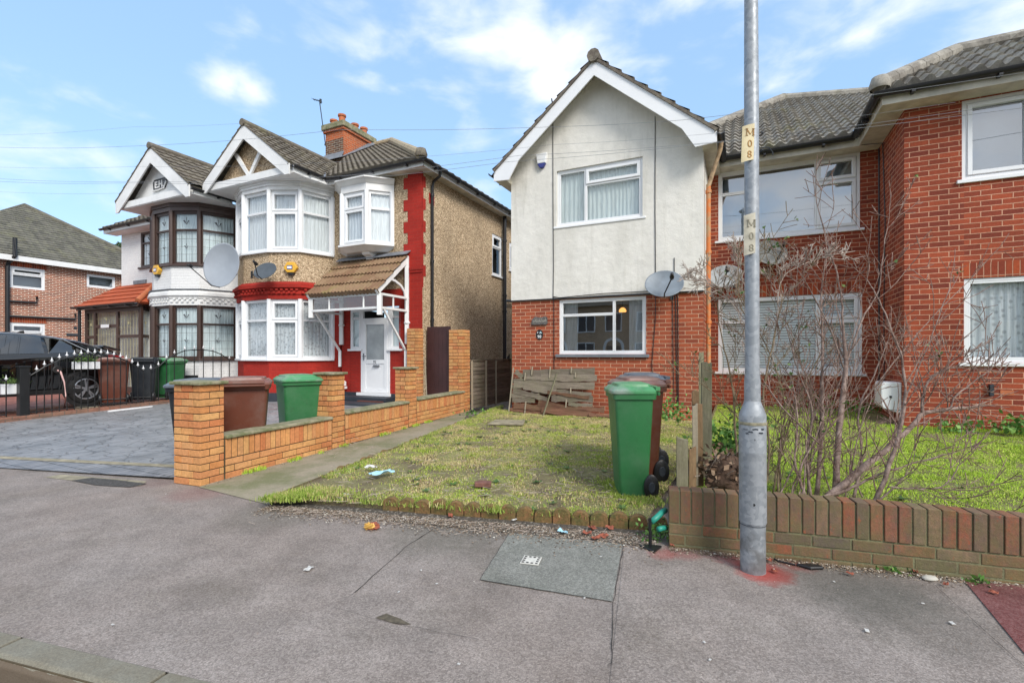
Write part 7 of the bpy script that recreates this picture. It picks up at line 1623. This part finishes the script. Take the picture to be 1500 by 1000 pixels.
# ---------------------------------------------------------------- litter and small things on the ground
PEB = NM('grit_fragments'); _c = PEB.ramp(PEB.g.outputs['Random Per Island'], ((0, L(.05, .035, .025)), (.4, L(.16, .11, .07)), (.7, L(.26, .19, .13)), (.9, L(.42, .36, .28)), (1, L(.6, .57, .5)))); PEB = PEB.fin(_c, .95)
m = MB()
def chip(m, p, s, rn):
    a = rn.random()*6.28; x = Vector((math.cos(a), math.sin(a), rn.uniform(-.3, .3)))*s; y = Vector((-math.sin(a), math.cos(a), rn.uniform(-.3, .3)))*s*rn.uniform(.3, .9); t = UP*s*.3
    i = len(m.v); m.v += [p-x-y*.4, p+x*.3-y, p+x, p-x*.2+y, p+t]; 
    for f in ((0, 1, 4), (1, 2, 4), (2, 3, 4), (3, 0, 4)): m.f.append([i+k for k in f]); m.m.append(0)
Q0, Q1 = Vector((-2.2, 4.3, 0)), Vector((1.08, 3.58, 0))
for _ in range(7500):
    t = rg.random(); p = Q0.lerp(Q1, t)-Vector((.2, 1, 0))*(abs(rg.gauss(0, .10+.06*t)))*1.0+Vector((0, .03, 0)); chip(m, p+UP*.008, rg.uniform(.003, .011), rg)
for _ in range(1400): p = Vector((rg.uniform(-2.1, 3.5), 0, 0)); p.y = rg.uniform(2.2, 4.2); chip(m, p+UP*.005, rg.uniform(.0015, .004), rg)
for _ in range(2500): t = rg.random(); p = lw0.lerp(lw1, t*1.3)-lwn*abs(rg.gauss(0, .05))+Vector((0, -.01, 0)); chip(m, p+UP*.004, rg.uniform(.002, .008), rg)
for _ in range(900): t = rg.random(); p = Wt(t*6, .02+abs(rg.gauss(0, .04))); p.z = zpath(p.x, p.y)+.004; chip(m, p, rg.uniform(.003, .009), rg)
for _ in range(1600): t = rg.random(); p = lw0.lerp(lw1, t*1.4)-lwn*abs(rg.gauss(0, .035)); chip(m, p+UP*.006, rg.uniform(.004, .011), rg)
tag(m.build('grit', PEB, None, fixn=False), 'grit, twigs and leaf crumbs strewn along the pavement edge', 'grit', kind='stuff')
m = MB()
for _ in range(260): t = rg.random(); p = Q0.lerp(Q1, t)-Vector((.2, 1, 0))*abs(rg.gauss(0, .12)); a_ = rg.random()*6.28; m.tube([p+UP*.012, p+Vector((math.cos(a_), math.sin(a_), .1))*rg.uniform(.03, .09)+UP*.014], .0016, 4)
for _ in range(500): t = rg.random(); u = rg.random(); p = gp(480+440*t, 640+95*u, .1); p.z = z98(p.x, p.y)+.03; a_ = rg.random()*6.28; m.tube([p, p+Vector((math.cos(a_), math.sin(a_), .1))*rg.uniform(.04, .12)], .0018, 4)
tag(m.build('fallen_twigs', TWIGP, None, fixn=False), 'dry twigs and stalks scattered over the patchy lawn', 'twigs', kind='stuff')
def scrap(name, x, y, z, s, mat, label, cat, seed, h=.25, asp=1.0):
    p = gp(x, y, z); r_ = random.Random(seed); m = MB(); n = 6; ang = r_.random()*3
    def fn(u, v): q = Vector(((u-.5)*s*2*asp, (v-.5)*s*1.2, 0)); q.rotate(Matrix.Rotation(ang, 3, 'Z')); return p+q+UP*(.008+s*h*(.5+noise.noise(Vector((u*2.6, v*2.6, seed)))))
    m.grid(fn, n, n); o = m.build(name, mat, None, org=p, fixn=False, smooth=False); sd_ = o.modifiers.new('thickness', 'SOLIDIFY'); sd_.thickness = .002; return tag(o, label, cat)
BLUEL = plain('pale_blue_paper', L(.35, .60, .72), .7); WHL = plain('white_litter', L(.60, .59, .56), .8, var=.3, sc=60); GOLD = plain('gold_foil', L(.62, .36, .08), .4, .3); LRED = plain('red_brown_leaf', L(.32, .09, .05), .8, var=.4, sc=30)
scrap('plastic_wrapper', 543, 686, .12, .06, WHL, 'white wrapper on bare soil at the front of the patchy lawn', 'litter', 2, .5)
scrap('face_mask', 559, 695, .11, .09, BLUEL, 'pale blue crumpled mask on bare soil near the white wrapper', 'litter', 4, .45, 1.4)
scrap('paper_scrap', 824, 781, .01, .035, BLUEL, 'small blue paper scrap on the grit beside the edging stones', 'litter', 6, .6)
scrap('paper_scrap', 506, 725, .07, .03, WHL, 'tiny pale scrap among the bright tufts at the lawn corner', 'litter', 7)
scrap('paper_scrap', 753, 762, .01, .022, WHL, 'tiny white scrap at the foot of the edging stones', 'litter', 8)
scrap('paper_scrap', 452, 834, .002, .03, WHL, 'small white scrap on open pavement at the left of the crack', 'litter', 9, .2)
scrap('crisp_leaf', 660, 757, .01, .03, LRED, 'curled brown leaf at the left end of the edging stones', 'leaf', 10, .7)
for k, (x, y) in enumerate(((860, 783), (873, 790), (885, 787), (893, 775), (868, 776))): scrap('crisp_leaf', x, y, .01, .032, LRED, 'red brown dead leaf below the edging stones near the green bin', 'leaf', 20+k, .8)['group'] = 'red brown dead leaves'
for k, (x, y) in enumerate(((1395, 914), (1270, 925), (617, 836), (640, 856), (584, 868), (856, 877), (672, 974), (1134, 835), (1222, 853), (880, 816), (1032, 942), (1040, 968), (165, 916), (243, 724), (1352, 885))):
    o = scrap('pale_speck', x, y, .003, .007 if k > 1 else .014, WHL, 'small pale speck of litter on the pavement', 'litter', 40+k, .2); o['group'] = 'pale specks on the pavement'
p = gp(545, 775); r_ = empty('fruit_peel', p, 'crumpled golden peel lying on the pavement in front of the lawn', 'litter'); m = MB(); blob(m, p+Vector((.01, 0, .026)), .05, .034, .028, 4, 12, .5); m.build('dark_underside', LRED, r_, smooth=False); m = MB(); blob(m, p+Vector((-.012, -.018, .032)), .046, .022, .024, 9, 12, .6); m.build('golden_flesh', GOLD, r_)
p = gp(707, 712, .1); m = MB(); m.prism([p+Vector((-.075, -.04, .0)), p+Vector((.08, -.045, 0)), p+Vector((.085, .04, 0)), p+Vector((-.03, .07, 0)), p+Vector((-.08, .02, 0))], UP*.045); tag(m.build('brick_fragment', plain('brick_fragment_red', L(.20, .09, .07), .9, var=.4, sc=20), None, org=p, bevel=.008), 'broken piece of brick lying on the patchy lawn', 'brick')
p = gp(745, 620, .17); m = MB(); m.prism([p+Vector((-.35, -.2, 0)), p+Vector((.25, -.25, 0)), p+Vector((.3, .25, 0)), p+Vector((-.25, .3, 0))], UP*.03); tag(m.build('paving_slab', CONC, None, org=p, bevel=.01), 'worn square paving slab sunk at the back of the patchy lawn', 'slab')
p = gp(1362, 849); m = MB(); blob(m, p+UP*.012, .045, .03, .014, 2, 14, .15); tag(m.build('white_stone', plain('pale_stone', L(.5, .48, .42), .8), None, org=p, smooth=True), 'smooth whitish stone at the foot of the low wall', 'stone')
p = gp(1183, 832); r_ = empty('broken_wing_mirror', p, 'broken black plastic piece on the pavement right of the lamp post', 'litter'); m = MB(); m.prism([p+Vector((-.06, .03, 0)), p+Vector((.0, -.03, 0)), p+Vector((.09, -.025, 0)), p+Vector((.08, .02, 0)), p+Vector((.0, .03, 0))], UP*.022); m.build('casing', BLACKP, r_, bevel=.008); m = MB(); m.tube([p+Vector((-.06, .03, .01)), p+Vector((-.14, .09, .01)), p+Vector((-.15, .12, .01))], .006, 6); m.build('stalk', BLACKP, r_)
# stopcock cover
p = gp(778, 821, .006); r_ = empty('drain_cover', p, 'small square pale metal cover with holes set in the green grey patch', 'drain cover'); f = Fr(p, (gp(790, 829)-gp(765, 826)).normalized()); w = .062
m = MB(); m.box(f, -w, w, -w, w, .008, .013); m.build('cover_plate', plain('pale_worn_metal', L(.62, .60, .54), .6, var=.3, sc=30), r_, bevel=.002)
for i in range(4):
    for j in range(4):
        if i in (1, 2) and j in (1, 2): continue
        m = MB(); x, y = -.045+.03*i, -.045+.03*j; m.box(f, x-.008, x+.008, y-.008, y+.008, .0131, .0138); m.build('hole', BLACKP, r_)
# hose and foot at the wall end
p = gp(955, 806); r_ = empty('sign_foot', p, 'black triangular metal foot with short stem at the end of the low wall', 'metal foot'); m = MB(); m.prism([p+Vector((-.075, .06, 0)), p+Vector((.0, -.055, 0)), p+Vector((.085, .05, 0)), p+Vector((.0, .07, 0))], UP*.018); m.build('foot_plate', BLACKM, r_, bevel=.005); m = MB(); m.tube([p+Vector((0, .04, .015)), p+Vector((.0, .05, .21))], .012, 8); m.build('stem', BLACKM, r_)
HOSE = plain('teal_hose', L(.02, .26, .19), .45, var=.25); m = MB(); q = pz(954, 764, 3.42); m.tube([q, q+Vector((.04, .02, .02)), q+Vector((.09, .05, .05)), q+Vector((.13, .09, .055))], .021, 10); tag(m.build('hose', HOSE, None, org=q, smooth=True), 'teal hose end poking out beside the low wall', 'hose')
m = MB(); q = pz(964, 775, 3.40); m.tube([q, q+Vector((.03, .02, .0)), q+Vector((.07, .05, -.004))], .019, 10); tag(m.build('hose', HOSE, None, org=q, smooth=True), 'second teal hose piece just below the first', 'hose')
# broom by the gate, mat
g0, g1 = H(-6.62, 9.0, .15), H(-6.75, 9.2, 1.28); r_ = empty('broom', g0, 'thin broom leaning against the dark brown side gate', 'broom'); m = MB(); m.tube([H(-6.42, 8.95, .2), H(-6.68, 9.22, 1.3)], .013, 6); m.build('handle', WPALE, r_); m = MB(); m.box(HF(8.98), -6.72, -6.40, 0, .06, .18, .26); m.build('brush_head', PLINTH, r_, bevel=.01)
m = MB(); m.box(HF(8.75), A(545, 8.75)-.42, A(545, 8.75)+.3, -.35, .05, .25, .268); tag(m.build('door_mat', plain('red_brown_mat', L(.15, .045, .03), .95), None, org=H(A(545, 8.75), 8.75, .25)), 'dark red mat on the step at the white front door', 'mat')

# ---------------------------------------------------------------- overhead wires and a distant tree
def wire(pts, label, r=.006):
    P = [pz(*p) for p in pts]; m = MB(); out = []
    for i in range(len(P)-1):
        for k in range(10): t = k/10; q = P[i].lerp(P[i+1], t); q.z -= .02*math.sin(math.pi*t)*(P[i+1]-P[i]).length/3; out.append(q)
    out.append(P[-1]); m.tube(out, r, 4); tag(m.build('overhead_wire', plain('grey_wire', L(.30, .31, .33), .7), None, org=P[0]), label, 'wire', 'overhead wires')
wire([(-600, 228, 18), (0, 198, 15), (195, 186, 13.2), (354, 181, 11.95)], 'faint highest wire crossing the sky at the upper left', .0025)
wire([(-600, 217, 14), (0, 216, 12), (200, 214, 10.5), (500, 190, 8), (811, 186, 7.6), (1000, 176, 7.2), (1200, 150, 6.5), (1900, 40, 5)], 'second wire from the top, crossing the cream gable just under its apex', .0035)
wire([(-600, 236, 14), (0, 245, 12), (200, 244, 10.5), (520, 236, 8), (811, 212, 7.4), (1040, 196, 7.0), (1400, 150, 6)], 'third wire from the top, faint across the cream gable', .0022)
wire([(-600, 255, 14), (0, 262, 12), (190, 266, 10.5), (500, 258, 8), (760, 228, 7.4), (1040, 209, 7.0), (1500, 150, 5.5)], 'fourth wire from the top, passing just above the cream gable window', .0032)
wire([(-600, 262, 13), (0, 266, 11), (190, 268, 9.8), (500, 264, 8), (745, 237, 7.2), (1020, 212, 6.8), (1500, 158, 5.4)], 'lowest dark wire sagging just above the cream gable window', .0032)
wire([(-600, 276, 20), (0, 281, 17), (185, 283, 14.8)], 'faint lower wire ending at the white gable', .003)
wire([(1195, 120, 7.5), (1282, 190, 8.2)], 'short slack wire at the gutter of the red brick block', .004) if False else None
CONIF = NM('conifer_needles'); _c = CONIF.ramp(CONIF.g.outputs['Random Per Island'], ((0, L(.025, .05, .02)), (.6, L(.06, .10, .04)), (1, L(.14, .17, .08)))); CONIF = CONIF.fin(_c, .8)
tb = Vector(((178-750)/FPX*34, 34, 0)); root = empty('conifer_tree', tb, 'dark conifer showing between the far roof and the white semi', 'tree'); m = MB(); m.tube([tb, tb+UP*8.2], [.22, .04], 8); m.build('trunk', BARK, root); m = MB()
for k in range(130):
    z = rn.uniform(2.2, 8.9); a_ = rn.random()*6.28; l = (9.3-z)*.42*rn.uniform(.6, 1.1); d_ = Vector((math.cos(a_), math.sin(a_), .25))
    for j in range(34): t = rn.random(); c_ = tb+UP*z+d_*l*t; leaves(m, c_, (.10, .10, .08), 1, .34, rn, .5)
m.build('crown', CONIF, root, fixn=False)
# ---------------------------------------------------------------- the houses across the street: they show as reflections in the windows
def opposite():
    o = -NS*21.0; fr = Fr(o, -ES); root = empty('terraced_house', fr.P(0, 0, 0), 'brick terraced house across the street, mirrored in the ground floor window', 'house', 'terraced houses across the street')
    W, zt = 5.2, 5.5; m = MB(); m.box(fr, -W/2, W/2, -6, 0, -.1, zt); m.build('wall', brickmat('opposite_brick', L(.55, .38, .24), L(.42, .28, .17), L(.6, .52, .42)), root)
    m = MB(); m.prism([fr.P(-W/2, .3, zt), fr.P(-W/2, -3, zt+2.2), fr.P(-W/2, -6.3, zt)], fr.e*W); m.build('roof', TILEFAR, root)
    for u0, u1, z0, z1 in ((-2.2, -.5, .8, 2.4), (-2.2, -.6, 3.3, 4.9), (.6, 2.1, 3.3, 4.9)):
        m = MB(); m.box(fr, u0, u1, .001, .06, z0, z1); w = m.build('window', WPAINT, root); m = MB(); m.box(fr, u0+.1, (u0+u1)/2-.05, .061, .07, z0+.1, z1-.1); m.build('pane', PLINTH, w); m = MB(); m.box(fr, (u0+u1)/2+.05, u1-.1, .061, .07, z0+.1, z1-.1); m.build('pane', PLINTH, w)
    m = MB(); m.box(fr, .75, 1.95, .001, .02, 0, 2.1); m.build('door', BROWNF, root)
    m = MB(); n = 14; pts = [fr.P(1.35+.95*math.cos(math.pi*k/n), 0, 2.0+.85*math.sin(math.pi*k/n)) for k in range(n+1)]+[fr.P(1.35+.7*math.cos(math.pi*k/n), 0, 2.0+.62*math.sin(math.pi*k/n)) for k in reversed(range(n+1))]; m.prism(pts, fr.n*.1)
    m.build('porch_arch', WPAINT, root)
    for u in (.5, 2.2): m = MB(); m.box(fr, u-.12, u+.12, 0, .1, 0, 2.0); m.build('porch_column', WPAINT, root)
    for k in range(-3, 4):
        if k == 0: continue
        c = copy_tree(root); c.location = Vector(root.location)+fr.e*W*k
opposite()

p = gp(1060, 812); r_ = random.Random(9)
for k, (x, y) in enumerate(((1128, 822), (1135, 838), (1090, 800), (1056, 806), (1245, 842), (1385, 858), (1455, 870), (985, 800), (1340, 838))):
    o = scrap('crisp_leaf', x, y, .006, .02, LRED, 'small brown dead leaf on the pavement below the low wall', 'leaf', 80+k, .8); o['group'] = 'brown dead leaves below the low wall'
